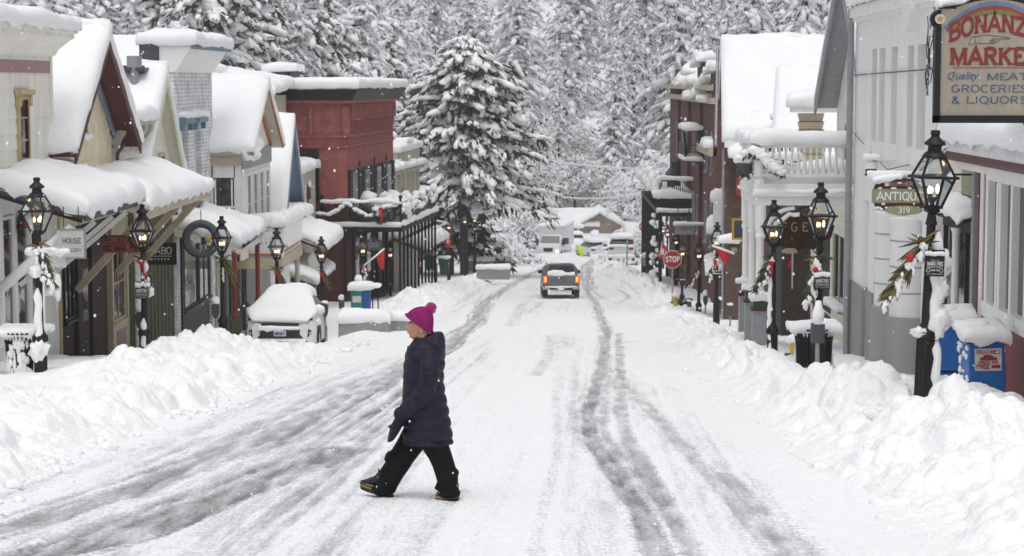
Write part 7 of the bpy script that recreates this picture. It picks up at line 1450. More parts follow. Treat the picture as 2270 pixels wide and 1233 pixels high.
m = MB(); m.box(-.16, .16, -.075, -.055, .53, .68); o = m.build('number_plate', M['signwhite'], g); m = MB(); lettering(m, '8NEX677', 0, .56, .075, .2, 0, -.076, ctr=True, wmax=.26); m.build('lettering', mat('plate_blue', (.03, .05, .2), .5), o)
m = MB(); m.box(-.5, .5, -.035, .05, .8, .88); m.build('upper_grille', PLASTIC, t, bevel=.02)
for sx in (-1, 1):
    m = MB(); m.loft([[(sx * a, y, z) for a, y, z in q] for q in ([(.5, -.005, .86), (.84, .1, .95), (.86, .12, 1.02), (.55, .02, .9)], [(.5, .05, .86), (.84, .16, .95), (.86, .18, 1.02), (.55, .08, .9)])]); o = m.build('headlight', PLASTIC, t); m = MB(); m.box(sx * .68 - .1, sx * .68 + .1, -.0, .03, .89, .94); m.build('lens', M['galv'], o)
    m = MB(); m.loft([[(sx * .72, -.02, .5), (sx * .82, .02, .55), (sx * .82, .02, .68), (sx * .74, -.02, .72)], [(sx * .72, .06, .5), (sx * .82, .1, .55), (sx * .82, .1, .68), (sx * .74, .06, .72)]]); o = m.build('fog_lamp', PLASTIC, t); m = MB(); m.blob((sx * .78, -.0, .6), (.03, .03, .05), 2, 0); m.build('lens', M['galv'], o)
    m = MB(); m.tube([(sx * .935, y, z) for y, z in [(.95 + .42 * math.cos(a), .38 + .42 * math.sin(a)) for a in np.linspace(0, math.pi, 12)]], .05, 6); m.build('wheel_arch', PLASTIC, t)
    for y in (.95, 3.6): wheel(t, sx * .84, y, .36, .24)
    m = MB(); m.box(min(sx * .92, sx * 1.06), max(sx * .92, sx * 1.06), 1.45, 1.6, 1.08, 1.25); m.build('mirror', WP, t, bevel=.04)
m = MB(); m.box(-.72, .72, -.06, .06, .3, .4); m.build('lower_lip', PLASTIC, t, bevel=.03); m = MB(); m.box(-.5, .5, -.08, -.06, .36, .4); m.build('skid_plate', M['galv'], t)
m = MB(); prof = [(-.03, .72, .88, .97), (.05, .8, .93, 1.12), (.35, .9, .99, 1.26), (.9, .94, 1.03, 1.38), (1.3, .88, 1.05, 1.46), (1.7, .76, 1.08, 1.68), (2.05, .68, 1.12, 1.83), (2.5, .67, 1.2, 1.89), (3.4, .67, 1.2, 1.88), (4.1, .64, 1.2, 1.8), (4.45, .58, 1.1, 1.6)]
secs = []
for y, hw, zb_, zt_ in prof:
    q = []
    for a in np.linspace(0, 2 * math.pi, 28, endpoint=False):
        c, s_ = math.cos(a), math.sin(a); x = hw * math.copysign(abs(c) ** .7, c); z = (zb_ + zt_) / 2 + (zt_ - zb_) / 2 * math.copysign(abs(s_) ** (.8 if s_ > 0 else .5), s_)
        k = .05 * noise.noise(Vector((x * 2.5, y * 2.5, z * 2.5)))
        q.append((x * (1 + k), y + k, z + k))
    secs.append(q)
m.loft(secs); m.snow([(-.7, -.07, .5 - .16), (.65, -.07, .5 - .16), (.65, .0, .4), (-.7, .0, .4)], .07, .06, .02, .1); m.blob((.93, 1.0, .86), (.06, .45, .12), 3, .3); m.blob((.9, 1.5, 1.2), (.16, .12, .14), 2, .3); m.snow([(-.55, -.06, .74), (.5, -.06, .74), (.5, .0, .76), (-.55, .0, .76)], .05, .05, .02, .1, amp=.8)
m.build('snow', M['snow'], t, smooth=True)
# --- box truck
t = car_root('box_truck', 1216, 578, 23.4, R(-9), 'white box truck with one headlight lit, standing at the foot of the street', 'truck')
m = MB(); m.box(-1.2, 1.2, 1.9, 8.5, .95, 3.15); bx = m.build('cargo_box', mat('box_white', (.66, .67, .68), .5, var=.05), t, bevel=.03); m = MB(); m.box(-1.206, -1.2001, 2.5, 5.0, 2.1, 2.55); m.build('side_logo', mat('logo_blue', (.12, .2, .5), .5), bx)
m = MB(); m.loft([sec(1.0, .5, 1.35, 0, .95), sec(1.1, .5, 1.5, .3, 1.05), sec(1.12, .5, 1.62, 1.0, 1.05), sec(1.12, .5, 2.3, 1.5, 1.0), sec(1.12, .5, 2.35, 1.9, 1.0)]); cb = m.build('cab', WP, t, smooth=True, sharp=35)
m = MB(); m.prism([(-.92, .98, 1.6), (.92, .98, 1.6), (.86, 1.4, 2.2), (-.86, 1.4, 2.2)], (0, -.04, .04)); m.build('windscreen', M['glass'], cb); m = MB(); m.box(-.5, .4, -.03, .02, .85, 1.2); m.build('grille', PLASTIC, cb)
for sx in (-1, 1):
    m = MB(); m.box(sx * .82 - .13, sx * .82 + .13, -.03, .05, .8, 1.02); m.build('headlight', M['glow'] if sx > 0 else M['signwhite'], cb); wheel(t, sx * .98, .9, .48, .3); wheel(t, sx * .95, 6.5, .48, .4)
    m = MB(); m.box(min(sx * 1.15, sx * 1.35), max(sx * 1.15, sx * 1.35), 1.0, 1.1, 1.4, 1.95); m.build('mirror', PLASTIC, cb)
m = MB(); m.box(-1.1, 1.1, -.1, .1, .4, .62); m.build('bumper', PLASTIC, t, bevel=.03); m = MB(); m.box(1.05, 1.9, 1.3, 1.38, .9, 2.2); d_ = m.build('open_door', WP, t, bevel=.03); m = MB(); m.box(1.2, 1.75, 1.28, 1.299, 1.5, 2.1); m.build('pane', M['glass'], d_)
m = MB(); m.snow([(-1.25, 1.85, 3.15), (1.25, 1.85, 3.15), (1.25, 8.5, 3.15), (-1.25, 8.5, 3.15)], .22, .2, .05, .5); m.build('snow', M['snow'], t, smooth=True)
# --- snowed-in cars at the foot of the street
def snow_car(px, py, s, rz, label, lamps=False):
    t = car_root('snowed_car', px, py, s, rz, label, 'car'); t['group'] = 'snow covered cars at the foot of the street'
    m = MB(); m.loft([sec(.85, .35, 1.0, 0, .8), sec(.92, .3, 1.1, .3, .88), sec(.92, .3, 1.1, 3.6, .88), sec(.85, .35, .95, 4.4, .8)]); m.build('body', WP, t, smooth=True, sharp=40)
    m = MB(); m.loft([sec(.85, 1.05, 1.1, .1, .8, .03), sec(.85, 1.05, 1.62, .5, .65, .08), sec(.85, 1.05, 1.65, 2.4, .65, .08), sec(.82, 1.05, 1.15, 3.3, .75, .03)]); m.build('cabin', M['glass'], t, smooth=True, sharp=40)
    for sx in (-1, 1):
        for y in (.8, 3.5): wheel(t, sx * .83, y, .34, .22)
        m = MB(); m.box(sx * .72 - .17, sx * .72 + .17, -.03, .05, .85, 1.0); m.build('tail_lamp', M['redsign'] if lamps else PLASTIC, t)
    m = MB(); m.snow([(-.72, .3, 1.63), (.72, .3, 1.63), (.72, 2.6, 1.63), (-.72, 2.6, 1.63)], .3, .3, .08, .3); m.snow([(-.85, -.02, 1.04), (.85, -.02, 1.04), (.85, .3, 1.1), (-.85, .3, 1.1)], .16, .15, .03, .2); m.snow([(-.85, 3.0, 1.05), (.85, 3.0, 1.05), (.8, 4.3, 1.0), (-.8, 4.3, 1.0)], .25, .2, .05, .3); m.snow([(-.9, -.1, .3), (.9, -.1, .3), (.9, .1, .3), (-.9, .1, .3)], .25, .15, .1, .2); m.build('snow', M['snow'], t, smooth=True)
snow_car(1377, 580, 31, R(-4), 'white car seen from behind with red tail lamps at the foot of the street', True)
snow_car(1278, 553, 20, R(8), 'car under a thick snow cap between the box truck and the low house'); snow_car(1331, 576, 24, R(20), 'car almost wholly buried in snow left of the rear facing white car')
# --- shovelled heaps, round shrubs by the low house
for px, y, s, r, lab in ((1319, 519, 20, .55, 'round snow ball shrub on a stem left of the white car'), (1374, 523, 20, .55, 'round snow ball shrub on a stem at the right gable corner of the low house')):
    t = empty('ball_shrub', at(px, y, 4500 / s), 0, lab, 'shrub'); m = MB(); m.tube([(0, 0, -2.2), (0, 0, 0)], .06, 6); m.build('stem', M['bark'], t); m = MB(); m.blob((0, 0, 0), (r, r, r * .85), 3, .2); m.build('snow', M['snow'], t, smooth=True)
t = empty('bare_post', at(1389, 590, 140), 0, 'thin bare grey pole in front of the rear facing white car', 'pole'); m = MB(); m.tube([(0, 0, -.4), (.05, 0, 2.0)], .06, 6); m.build('pole', M['galv'], t); m = MB(); m.blob((.05, 0, 2.0), (.12, .1, .1), 2, .3); m.build('snow', M['snow'], t, smooth=True)
# ================================================================== PEOPLE
def skin_tube(mb, pts, rads, n=16): mb.tube(pts, rads, n)
PX = lambda px, py, d=0: ((px - 910) / 262, d, (1105 - py) / 262)
SKIN = mat('skin', (.52, .27, .18), .5, var=.08, scale=12); COAT = mat('navy_down', (.017, .013, .029), .55, var=.25, scale=9, bump=.5, bscale=26, spec=.22); PANT = mat('black_trousers', (.007, .007, .008), .75, var=.3, bump=.5, bscale=16, spec=.15)
HAT = mat('magenta_wool', (.24, .018, .13), .9, var=.25, scale=45, bump=.5, bscale=70, spec=.1); TANB = mat('boot_tan', (.36, .22, .08), .6, var=.25); RUB = mat('boot_rubber', (.012, .012, .012), .5)
body = MB()
c = lambda px, py, d, r, sub=3: body.blob(PX(px, py, d), r, sub, 0)
c(937, 705, 0, (.088, .076, .105)); c(928, 712, 0, (.078, .062, .095)); c(922, 724, 0, (.05, .045, .055)); c(920, 731, 0, (.036, .032, .026))      # skull, face, jaw, chin
body.tube([PX(910, 700, 0), PX(906.2, 707, 0), PX(903.6, 711.5, 0), PX(908, 714, 0)], [.008, .014, .017, .012], 10)                                       # nose
c(909, 701, 0, (.02, .048, .012)); c(907.6, 719.5, 0, (.012, .026, .0065)); c(908.6, 723.5, 0, (.012, .023, .0075)); c(914, 731, 0, (.02, .022, .018)); c(914, 714, -.042, (.025, .02, .022)); c(914, 714, .042, (.025, .02, .022))
c(938, 714, -.072, (.018, .012, .03)); c(938, 714, .072, (.018, .012, .03))                                                                           # ears
body.tube([PX(938, 722), PX(942, 742), PX(946, 765)], [.055, .056, .075], 16)                                                                     # neck
body.tube([PX(946, 765), PX(944, 800), PX(944, 860), PX(946, 930), PX(946, 960)], [(.12, .15), (.13, .16), (.12, .14), (.14, .15), (.12, .14)], 18, ell=((1, 0, 0), (0, 1, 0)))
body.tube([PX(928, 950, .09), PX(880, 1035, .09), PX(852, 1092, .09)], [.085, .06, .045], 12); body.tube([PX(964, 950, -.09), PX(990, 1035, -.09), PX(999, 1092, -.09)], [.085, .06, .045], 12)
for d in (-1, 1): body.tube([PX(950, 765, .17 * d), PX(952, 840, .21 * d), PX(900, 893, .2 * d) if d < 0 else PX(965, 900, .2)], [.05, .042, .035], 10)
# left hand (gloved, half closed): palm, four fingers, thumb
def hand(mb, wr, dr, d, k=1):
    W0 = Vector(wr); dr = Vector(dr).normalized(); sd_ = Vector((0, 1, 0)); nn_ = dr.cross(sd_)
    pa = W0 + dr * .05; mb.tube([W0 - dr * .02, W0 + dr * .03, W0 + dr * .075], [(.024, .032), (.02, .04), (.016, .04)], 12, ell=(nn_, sd_))
    for j, (l, o_) in enumerate(((.068, -.03), (.078, -.01), (.072, .011), (.056, .03))):
        b0 = W0 + dr * .07 + sd_ * o_ * k; b1 = b0 + dr * l * .45 - nn_ * .008; b2 = b1 + dr * l * .2 - nn_ * l * .35; b3 = b2 - dr * l * .12 - nn_ * l * .28
        mb.tube([b0, b1, b2, b3], [.0115, .0105, .0095, .007], 8)
    b0 = W0 + dr * .02 - sd_ * .03 * k; mb.tube([b0, b0 + dr * .035 - sd_ * .018 * k - nn_ * .012, b0 + dr * .06 - sd_ * .012 * k - nn_ * .028], [.014, .0125, .009], 8)
hm = MB(); hand(hm, PX(888, 903, -.19), (-.3, 0, -.9), -1); 
LOC = at(910, 1110, 17.2)
bo = body.build('person', SKIN); remesh(bo, .006, 3, .5); bo.location = LOC
tag(bo, 'person in magenta bobble hat, long navy puffer coat and tan boots striding across the road', 'person')
gl_ = hm.build('glove', COAT, bo); remesh(gl_, .004, 2)
# eyes, brow
for d in (-1, 1):
    m = MB(); m.blob(PX(911.5, 704.5, .03 * d), (.011, .012, .009), 2, 0); e_ = m.build('eye', M['signwhite'], bo, smooth=True); m = MB(); m.blob(PX(909.4, 704.6, .031 * d), (.0055, .007, .007), 2, 0); m.build('iris', M['darkwood'], e_)
    m = MB(); m.tube([PX(909, 701, .018 * d), PX(909.5, 699.6, .034 * d), PX(913, 700.5, .05 * d)], [.004, .005, .003], 6); m.build('eyebrow', mat('brow', (.15, .09, .06), .8), bo)
m = MB(); m.blob(PX(938, 719, -.08), (.006, .005, .007), 2, 0); m.build('earring', M['signwhite'], bo)
m = MB(); m.tube([PX(905.8, 721.6, -.02), PX(904.9, 721.4, 0), PX(905.8, 721.6, .02)], [.0035, .005, .0035], 6); m.build('mouth', mat('lips', (.4, .14, .13), .5), bo)
# coat
cm = MB(); keys = [(972, 951, 56, .215), (950, 949, 55, .21), (925, 947, 53.5, .205), (900, 945, 51.5, .195), (870, 942.5, 48, .185), (840, 941, 45.5, .18), (810, 941, 45, .19), (785, 943.5, 45, .2), (765, 945.5, 43, .2), (752, 946, 38, .175), (742, 946, 30, .13), (733, 944, 23, .09)]
ys_ = np.arange(733, 973, 2.2); kk = sorted(keys); sect = []
for y in ys_:
    xc = np.interp(y, [k[0] for k in kk], [k[1] for k in kk]); rx = np.interp(y, [k[0] for k in kk], [k[2] for k in kk]) / 262; ry = np.interp(y, [k[0] for k in kk], [k[3] for k in kk])
    pf = 1 + (.12 * abs(math.sin((y - 733) / 25.5 * math.pi)) ** .4 - .085 if y > 755 else 0); P = PX(xc, y); q = []
    for a in np.linspace(0, 2 * math.pi, 44, endpoint=False):
        n_ = .03 * noise.noise(Vector((math.cos(a) * 2.2, math.sin(a) * 2.2, y / 22))); q.append((P[0] + rx * pf * (1 + n_) * math.cos(a), ry * pf * (1 + n_) * math.sin(a), P[2]))
    sect.append(q)
cm.loft(sect)
cm.tube([PX(953, 762, -.16), PX(958, 785, -.2), PX(957, 815, -.215), PX(951, 842, -.22), PX(933, 867, -.215), PX(912, 885, -.205), PX(889, 902, -.2)], [.072, .078, .075, .074, .068, .06, .05], 18)
for f in np.linspace(.12, .95, 8):                                  # quilted rolls of the sleeve
    q = [PX(955, 775, -.19), PX(958, 812, -.215), PX(950, 843, -.22), PX(914, 884, -.205), PX(890, 902, -.2)]; i = min(int(f * 4), 3); P = Vector(q[i]).lerp(Vector(q[i + 1]), f * 4 - i); cm.blob(P, .092 - .026 * f, 3, .06, seed=f)
cm.tube([PX(953, 764, .15), PX(960, 800, .2), PX(965, 850, .2), PX(968, 900, .19)], [.075, .078, .068, .05], 16)
cm.tube([PX(908, 880, -.05), PX(893, 908, -.06), PX(881, 932, -.06), PX(874, 950, -.05), PX(868, 964, -.05)], [(.06, .14), (.072, .16), (.066, .16), (.055, .14), (.036, .12)], 16, ell=((.9, 0, .3), (0, 1, 0)))     # front panel swinging open
cm.tube([PX(921 + 26 + 30 * math.cos(a), 745 - 10 * math.cos(a) + (6 if math.cos(a) < 0 else -4), .105 * math.sin(a)) for a in np.linspace(0, 2 * math.pi, 21)], .042, 12)                            # collar
cm.blob(PX(969, 744, 0), (.085, .15, .085), 3, .12); cm.blob(PX(977, 757, 0), (.055, .14, .06), 3, .12); cm.blob(PX(958, 738, 0), (.07, .13, .05), 3, .1)                   # hood lying on the shoulders
co = cm.build('coat', COAT, bo); remesh(co, .0065, 1, .4)
m = MB(); m.tube([PX(907, 752, -.03), PX(899, 790, -.03), PX(895.5, 850, -.03), PX(893, 893, -.03)], [.006] * 4, 6); m.build('zip', PLASTIC, co)
# trousers
pm = MB()
pm.tube([PX(945, 930), PX(944, 960)], [(.15, .15), (.15, .15)], 18, ell=((1, 0, 0), (0, 1, 0)))
def leg(P, d): 
    pm.tube([PX(a, b, d) for a, b, r in P], [(r / 262, min(r / 262, .115)) for a, b, r in P], 18, ell=((1, 0, 0), (0, 1, 0)))
leg([(930, 945, 38), (914, 975, 37), (897, 1000, 35), (883, 1022, 32), (874, 1036, 32.5), (862, 1058, 29), (852, 1078, 27.5), (847, 1091, 27)], .09); leg([(952, 945, 34), (966, 975, 33), (980, 1003, 28), (987, 1022, 26), (993, 1040, 26), (996, 1062, 23), (998, 1080, 24), (999, 1090, 23)], -.09)
for a, b, r, d in ((866, 1038, 22, .09), (846, 1083, 26, .09), (1004, 1035, 17, -.09), (999, 1082, 24, -.09), (880, 1010, 28, .08), (988, 1068, 21, -.09)): pm.blob(PX(a, b, d), (r / 262 * 1.06, min(r / 262, .115) * 1.03, r / 262 * .6), 3, .2, seed=a)
po = pm.build('trousers', PANT, bo); remesh(po, .0085, 2, .5)
# hat
m = MB(); m.add([], []); rows = []
for f in np.linspace(0, 1, 16):
    th = f * math.pi / 2; rr_ = math.cos(th) ** .75; h_ = math.sin(th)
    q = []
    for a in np.linspace(0, 2 * math.pi, 36, endpoint=False):
        # brim plane runs from (904,688) at the brow to (950,722) at the nape
        bx_ = 932 + 29.5 * math.cos(a) * (1 if math.cos(a) > 0 else .96); by_ = 702 + (20 * math.cos(a) if True else 0)
        tx, ty = 943, 664; x = bx_ * 1.0 * rr_ + tx * (1 - rr_) + 5 * math.sin(math.pi * f) ; y = by_ + (ty - by_) * h_
        k = 1 + .015 * math.sin(a * 24); q.append(PX(x, y, .098 * math.sin(a) * rr_ * k))
    rows.append(q)
m.loft(rows); m.tube([PX(932 + 29.5 * math.cos(a), 702 + 20 * math.cos(a), .1 * math.sin(a)) for a in np.linspace(0, 2 * math.pi, 31)], .012, 8); ho = m.build('bobble_hat', HAT, bo, smooth=True)
m = MB(); m.blob(PX(958, 668, 0), .043, 3, .2)
for k in range(420):
    v = Vector((random.gauss(0, 1), random.gauss(0, 1), random.gauss(0, 1))).normalized(); P = Vector(PX(958, 668, 0)); m.tube([P + v * .036, P + v * random.uniform(.045, .054)], [.006, .003], 4)
m.build('pompom', mat('pompom_wool', (.4, .05, .2), .95, var=.3, scale=60), ho)
# boots
def boot(heel, ang, d, L=.285):
    ca, sa = math.cos(ang), math.sin(ang)
    tf = lambda x, y, z: (heel[0] - x * ca - z * sa * 1, d + y, heel[2] - x * -sa * 1 + z * ca)
    def slab(z0, z1, g, nm, mt, par, x0=0, x1=1):
        mm = MB(tf); S_ = []
        for zz in np.linspace(z0, z1, 4):
            q = []
            for a in np.linspace(0, 2 * math.pi, 26, endpoint=False):
                cx = .5 + .5 * math.cos(a); xx = L * (x0 + (x1 - x0) * cx); w_ = (.043 + .01 * math.sin(cx * 5)) * g; q.append((xx, w_ * math.copysign(abs(math.sin(a)) ** .7, math.sin(a)), zz + .02 * max(0, cx - .7)))
            S_.append(q)
        mm.loft(S_); return mm.build(nm, mt, par, smooth=True, sharp=45)
    b_ = slab(.03, .075, 1.0, 'boot', TANB, bo)
    slab(.0, .03, 1.1, 'sole', RUB, b_, .3, 1.02); slab(-.022, .03, 1.1, 'heel_block', RUB, b_, -.02, .3); slab(.05, .062, 1.035, 'welt', RUB, b_, -.01, 1.01)
    mm = MB(tf); mm.tube([(L * .92, 0, .075), (L * .7, 0, .09), (L * .4, 0, .12), (L * .24, 0, .16), (L * .2, 0, .2)], [(.015, .03), (.028, .042), (.045, .048), (.05, .05), (.045, .05)], 16, ell=((.5, 0, .85), (0, 1, 0))); mm.build('upper', RUB, b_, smooth=True)
    mm = MB(tf); mm.tube([(L * .28, 0, .12), (L * .25, 0, .16)], [(.056, .053), (.054, .053)], 16, ell=((.9, 0, .3), (0, 1, 0))); mm.build('collar', TANB, b_, smooth=True)
boot(PX(870, 1102, .09), R(13), .09); boot(PX(1020, 1100, -.09), R(-3), -.09, .2)
# --- road worker far off
t = empty('person', at(1287, 578, 188), 0, 'person in bright yellow rain suit stooping beside the box truck', 'person')
HV = mat('hi_vis', (.55, .85, .04), .6, var=.08, emit=(.5, .9, .03), es=.0)
m = MB(); m.tube([(.05, .1, 0), (.04, .1, .4), (.05, .05, .7)], [.09, .1, .12], 10); m.tube([(.08, -.1, 0), (.12, -.08, .4), (.08, -.03, .7)], [.09, .1, .12], 10); m.tube([(.08, 0, .62), (.05, 0, .9), (-.08, 0, 1.12), (-.16, 0, 1.2)], [.17, .2, .2, .12], 12); m.blob((-.25, 0, 1.24), (.14, .13, .15), 3, 0)
m.tube([(-.1, -.2, 1.1), (-.12, -.28, .85), (-.2, -.2, .68)], [.08, .07, .06], 10); m.tube([(-.1, .2, 1.1), (-.15, .26, .85), (-.3, .15, .7)], [.08, .07, .06], 10)
o = m.build('body', HV, t); remesh(o, .03, 2); m = MB(); m.blob((-.37, 0, 1.22), (.06, .09, .1), 2, 0); m.build('face', SKIN, t, smooth=True)
for d in (-1, 1):
    m = MB(); m.blob((-.22 if d < 0 else -.31, .2 * d, .62), (.05, .05, .07), 2, 0); m.build('glove', PLASTIC, t, smooth=True); m = MB(); m.blob((.0, .1 * d, .03), (.15, .06, .07), 2, 0); m.build('boot', PLASTIC, t, smooth=True)
# ================================================================== TREES
NEED = mat('conifer_green', (.030, .036, .028), .8, var=.4, scale=1.5); NEEDN = mat('conifer_green_near', (.036, .046, .028), .8, var=.4, scale=2)
def tree_arrays(gen, seed):
    rr = np.random.default_rng(seed); return gen(rr)
def lumps_mesh(name, Cn, E1, rad, jit, rr, sub, mt, parent):
    """ellipsoids: centres (n,3), long axis (n,3), radii (n,3)"""
    V0, F0 = ico(sub); n = len(Cn); e1 = E1 / np.linalg.norm(E1, axis=1, keepdims=True); up = np.array([0, 0, 1.]); e2 = np.cross(up, e1); e2 /= np.linalg.norm(e2, axis=1, keepdims=True) + 1e-6; e3 = np.cross(e1, e2)
    k = 1 + jit * (rr.random((n, len(V0), 1)) - .5); L_ = V0[None] * k * rad[:, None, :]
    V = Cn[:, None] + L_[..., :1] * e1[:, None] + L_[..., 1:2] * e2[:, None] + L_[..., 2:] * e3[:, None]
    Fc = (F0[None] + (np.arange(n) * len(V0))[:, None, None]).reshape(-1, 3); return mesh_np(name, V.reshape(-1, 3), Fc, mt, parent)
def blades_mesh(name, P, Q, w_, rr, mt, parent):
    """flat tapering sprays from P to Q of width w_"""
    d = Q - P; s_ = np.cross(d, rr.normal(size=d.shape)); s_ /= np.linalg.norm(s_, axis=1, keepdims=True) + 1e-6; n = len(P); m_ = P + d * .45
    V = np.stack([P, m_ + s_ * w_[:, None], Q, m_ - s_ * w_[:, None]], 1).reshape(-1, 3); Fc = np.arange(4 * n).reshape(n, 4); return mesh_np(name, V, Fc, mt, parent, smooth=False)
def conifer(H, Rm, seed, sub=1, lump=.5, snowy=1.0, droop=.45, nb=6, gap=.75, base=.08, taper=.85, blades=7, nd=NEED, sm=None, rag=.25, name='pine_tree', el=1.0, dbl=0):
    rr = np.random.default_rng(seed); C, E, Rd, BP, BQ, BW = [], [], [], [], [], []; z = H * base
    while z < H * .99:
        f = z / H; L0 = Rm * ((1 - f) / (1 - base)) ** taper * (1 + .12 * math.sin(z * 1.7 + seed))
        for b in range(nb):
            if rr.random() < .1: continue
            a = 2 * math.pi * (b + rr.random()) / nb + z; kb = rr.uniform(.55, 1.45); L_ = max(.25, L0 * (1 - rag + 2 * rag * rr.random())); zb_ = z + rr.uniform(-.3, .3) * gap; dr = np.array([math.cos(a), math.sin(a), 0]); n = max(2, int(L_ / (lump * 1.05))); dp = droop * rr.uniform(.6, 1.4)
            for j in range(n):
                t_ = (j + .3 + .6 * rr.random()) / n
                if t_ < .12 and n > 3: continue
                p = dr * L_ * t_ + np.array([0, 0, zb_ + .18 * L_ * t_ - dp * L_ * t_ ** 2]); slope = .18 - 2 * dp * t_; e = dr + np.array([0, 0, slope]); k = kb * lump * (.55 + .55 * rr.random()) * (1.15 - .45 * t_) * (.65 + .35 * min(1, L_ / 2.2))
                sd_ = np.array([-dr[1], dr[0], 0]) * rr.uniform(-1, 1) * L_ * .16 * t_; p = p + sd_
                if rr.random() < snowy: C.append(p + [0, 0, k * .12]); E.append(e); Rd.append([k * .9 * el, k * .6, k * .36])
                for _ in range(dbl): C.append(p + rr.normal(size=3) * k * .6 + [0, 0, -k * .1]); E.append(e + rr.normal(size=3) * .4 - np.array([0, 0, .5])); Rd.append([k * .6 * el, k * .33, k * .24])
                for _ in range(blades):
                    q = p + rr.normal(size=3) * k * .35; g = dr * rr.uniform(.1, 1.0) + rr.normal(size=3) * .45 + np.array([0, 0, -rr.uniform(.35, 1.1)]); g /= np.linalg.norm(g); BP.append(q); bf = 1 if sub > 1 else .6; BQ.append(q + g * k * rr.uniform(.9, 1.7) * (.5 + .5 * bf)); BW.append(k * rr.uniform(.1, .22) * bf)
        z += gap * (.75 + .5 * rr.random()) * (.6 + .4 * (1 - f))
    t = empty(name, (0, 0, 0)); m = MB(); m.tube([(0, 0, -1.5), (.1 * math.sin(seed), 0, H * .5), (0, 0, H * .98)], [H * .017 + .05, H * .011 + .03, .03], 8); m.build('trunk', M['bark'], t)
    cr = blades_mesh('crown', np.array(BP), np.array(BQ), np.array(BW), rr, nd, t); lumps_mesh('snow', np.array(C), np.array(E), np.array(Rd), .5, rr, sub, sm or M['snow_far'], cr); return t
def frosted(H, Rm, seed, n=26, lump=.3, name='frosted_tree', lean=0):
    """bare broadleaf tree whose arching twigs are all coated in snow"""
    rr = np.random.default_rng(seed); C, E, Rd, BP, BQ, BW = [], [], [], [], [], []; tb = MB()
    for b in range(n):
        a = rr.uniform(0, 6.283); r0 = Rm * rr.uniform(.35, 1.0); h0 = H * rr.uniform(.45, 1.0) * (1 - .35 * (r0 / Rm) ** 2); P0 = np.array([0, 0, H * rr.uniform(.05, .3)]); P1 = np.array([r0 * .4 * math.cos(a), r0 * .4 * math.sin(a), h0]); P2 = np.array([r0 * math.cos(a) + lean * H, r0 * math.sin(a), h0 * rr.uniform(.45, .85)])
        q = [P0 * (1 - f) ** 2 + 2 * P1 * f * (1 - f) + P2 * f * f for f in np.linspace(0, 1, 12)]; tb.tube([tuple(p) for p in q], [.09 * (1 - f) + .02 for f in np.linspace(0, 1, 12)], 5)
        for j in range(2, 12):
            for _ in range(7):
                p = q[j] + rr.normal(size=3) * Rm * .11 * np.array([1, 1, .8]); e = (q[j] - q[j - 1]) + rr.normal(size=3) * .25 + np.array([0, 0, -.15]); k = lump * rr.uniform(.4, 1.1); C.append(p); E.append(e); Rd.append([k * 1.4, k * .42, k * .36]); BP.append(p - e * .5); g = rr.normal(size=3); BQ.append(p + e * .7 + g * .15 - np.array([0, 0, k])); BW.append(k * .12)
    t = empty(name, (0, 0, 0)); tb.tube([(0, 0, -1), (0, 0, H * .35)], [.2, .12], 8); tb.build('trunk', M['bark'], t)
    cr = blades_mesh('twigs', np.array(BP)[::2], np.array(BQ)[::2], np.array(BW)[::2], rr, M['bark'], t); lumps_mesh('snow', np.array(C), np.array(E), np.array(Rd), .5, rr, 1, M['snow_far'], cr); return t
def setp(o, x, y, z, sc, rz, label, cat, group): o.location = (x, y, z); o.scale = (sc, sc, sc * random.uniform(.92, 1.1)); o.rotation_euler = (0, 0, rz); tag(o, label, cat, group)
# the big dark conifer by the street
t = conifer(15.6, 5.2, 11, 2, .62, .88, .30, 11, .48, .3, .42, 13, NEEDN, M['snow'], .4, el=1.6, dbl=1); p = at(1030, 590, 137); setp(t, p.x, 137, p.z - .2, 1, 0, 'large broad dark conifer heavy with snow, beyond the iron balcony', 'tree', None); t.scale = (1, 1, 1)
t = conifer(9.5, 3.4, 13, 2, .55, .6, .4, 8, .5, .12, .6, 16, NEEDN, M['snow'], .35, el=1.4); p = at(1000, 590, 141); setp(t, p.x, 141, p.z, 1, 0, 'small dark conifer crowding the left foot of the large conifer', 'tree', None)
t = conifer(11, 3.6, 12, 2, .62, .95, .4, 8, .5, .15, .7, 10, NEEDN, M['snow'], .3); p = at(930, 560, 142); setp(t, p.x, 142, p.z, 1, 0, 'dark snowy conifer between the brick building and the large conifer', 'tree', None)
V = [conifer(24, 4.6, 21, 1, .7, .95, .55, 8, 1.15, .1, .8, 7, el=1.6, dbl=1), conifer(28, 4.8, 22, 1, .75, .95, .7, 8, 1.3, .1, .8, 7, el=1.7, dbl=1), conifer(21, 4.6, 23, 1, .7, 1, .45, 8, .95, .06, .75, 6, el=1.4, dbl=1), conifer(26, 3.6, 24, 1, .65, .95, .75, 8, 1.1, .1, .85, 7, el=1.6, dbl=1), conifer(19, 4.4, 25, 1, .85, .9, .5, 7, 1.0, .06, .7, 6, el=1.2, dbl=1)]
V2 = [conifer(17, 4.6, 31, 2, .85, .9, .35, 7, .75, .1, .6, 6, NEEDN, M['snow'], .4, el=1.2, dbl=1), conifer(20, 4.4, 32, 1, .6, 1, .5, 9, .55, .1, .75, 4, NEEDN, M['snow'], .3, el=1.3, dbl=1)]
used_ = set()
def inst(src, *a):
    o = src if id(src) not in used_ else copy_tree(src); used_.add(id(src)); setp(o, *a); return o
rr = random.Random(5); KL = ['tall straight', 'tallest drooping', 'bushy', 'slender', 'short rounded']
ORD = ['first', 'second', 'third', 'fourth', 'fifth', 'sixth', 'seventh', 'eighth', 'ninth', 'tenth', 'eleventh', 'twelfth']
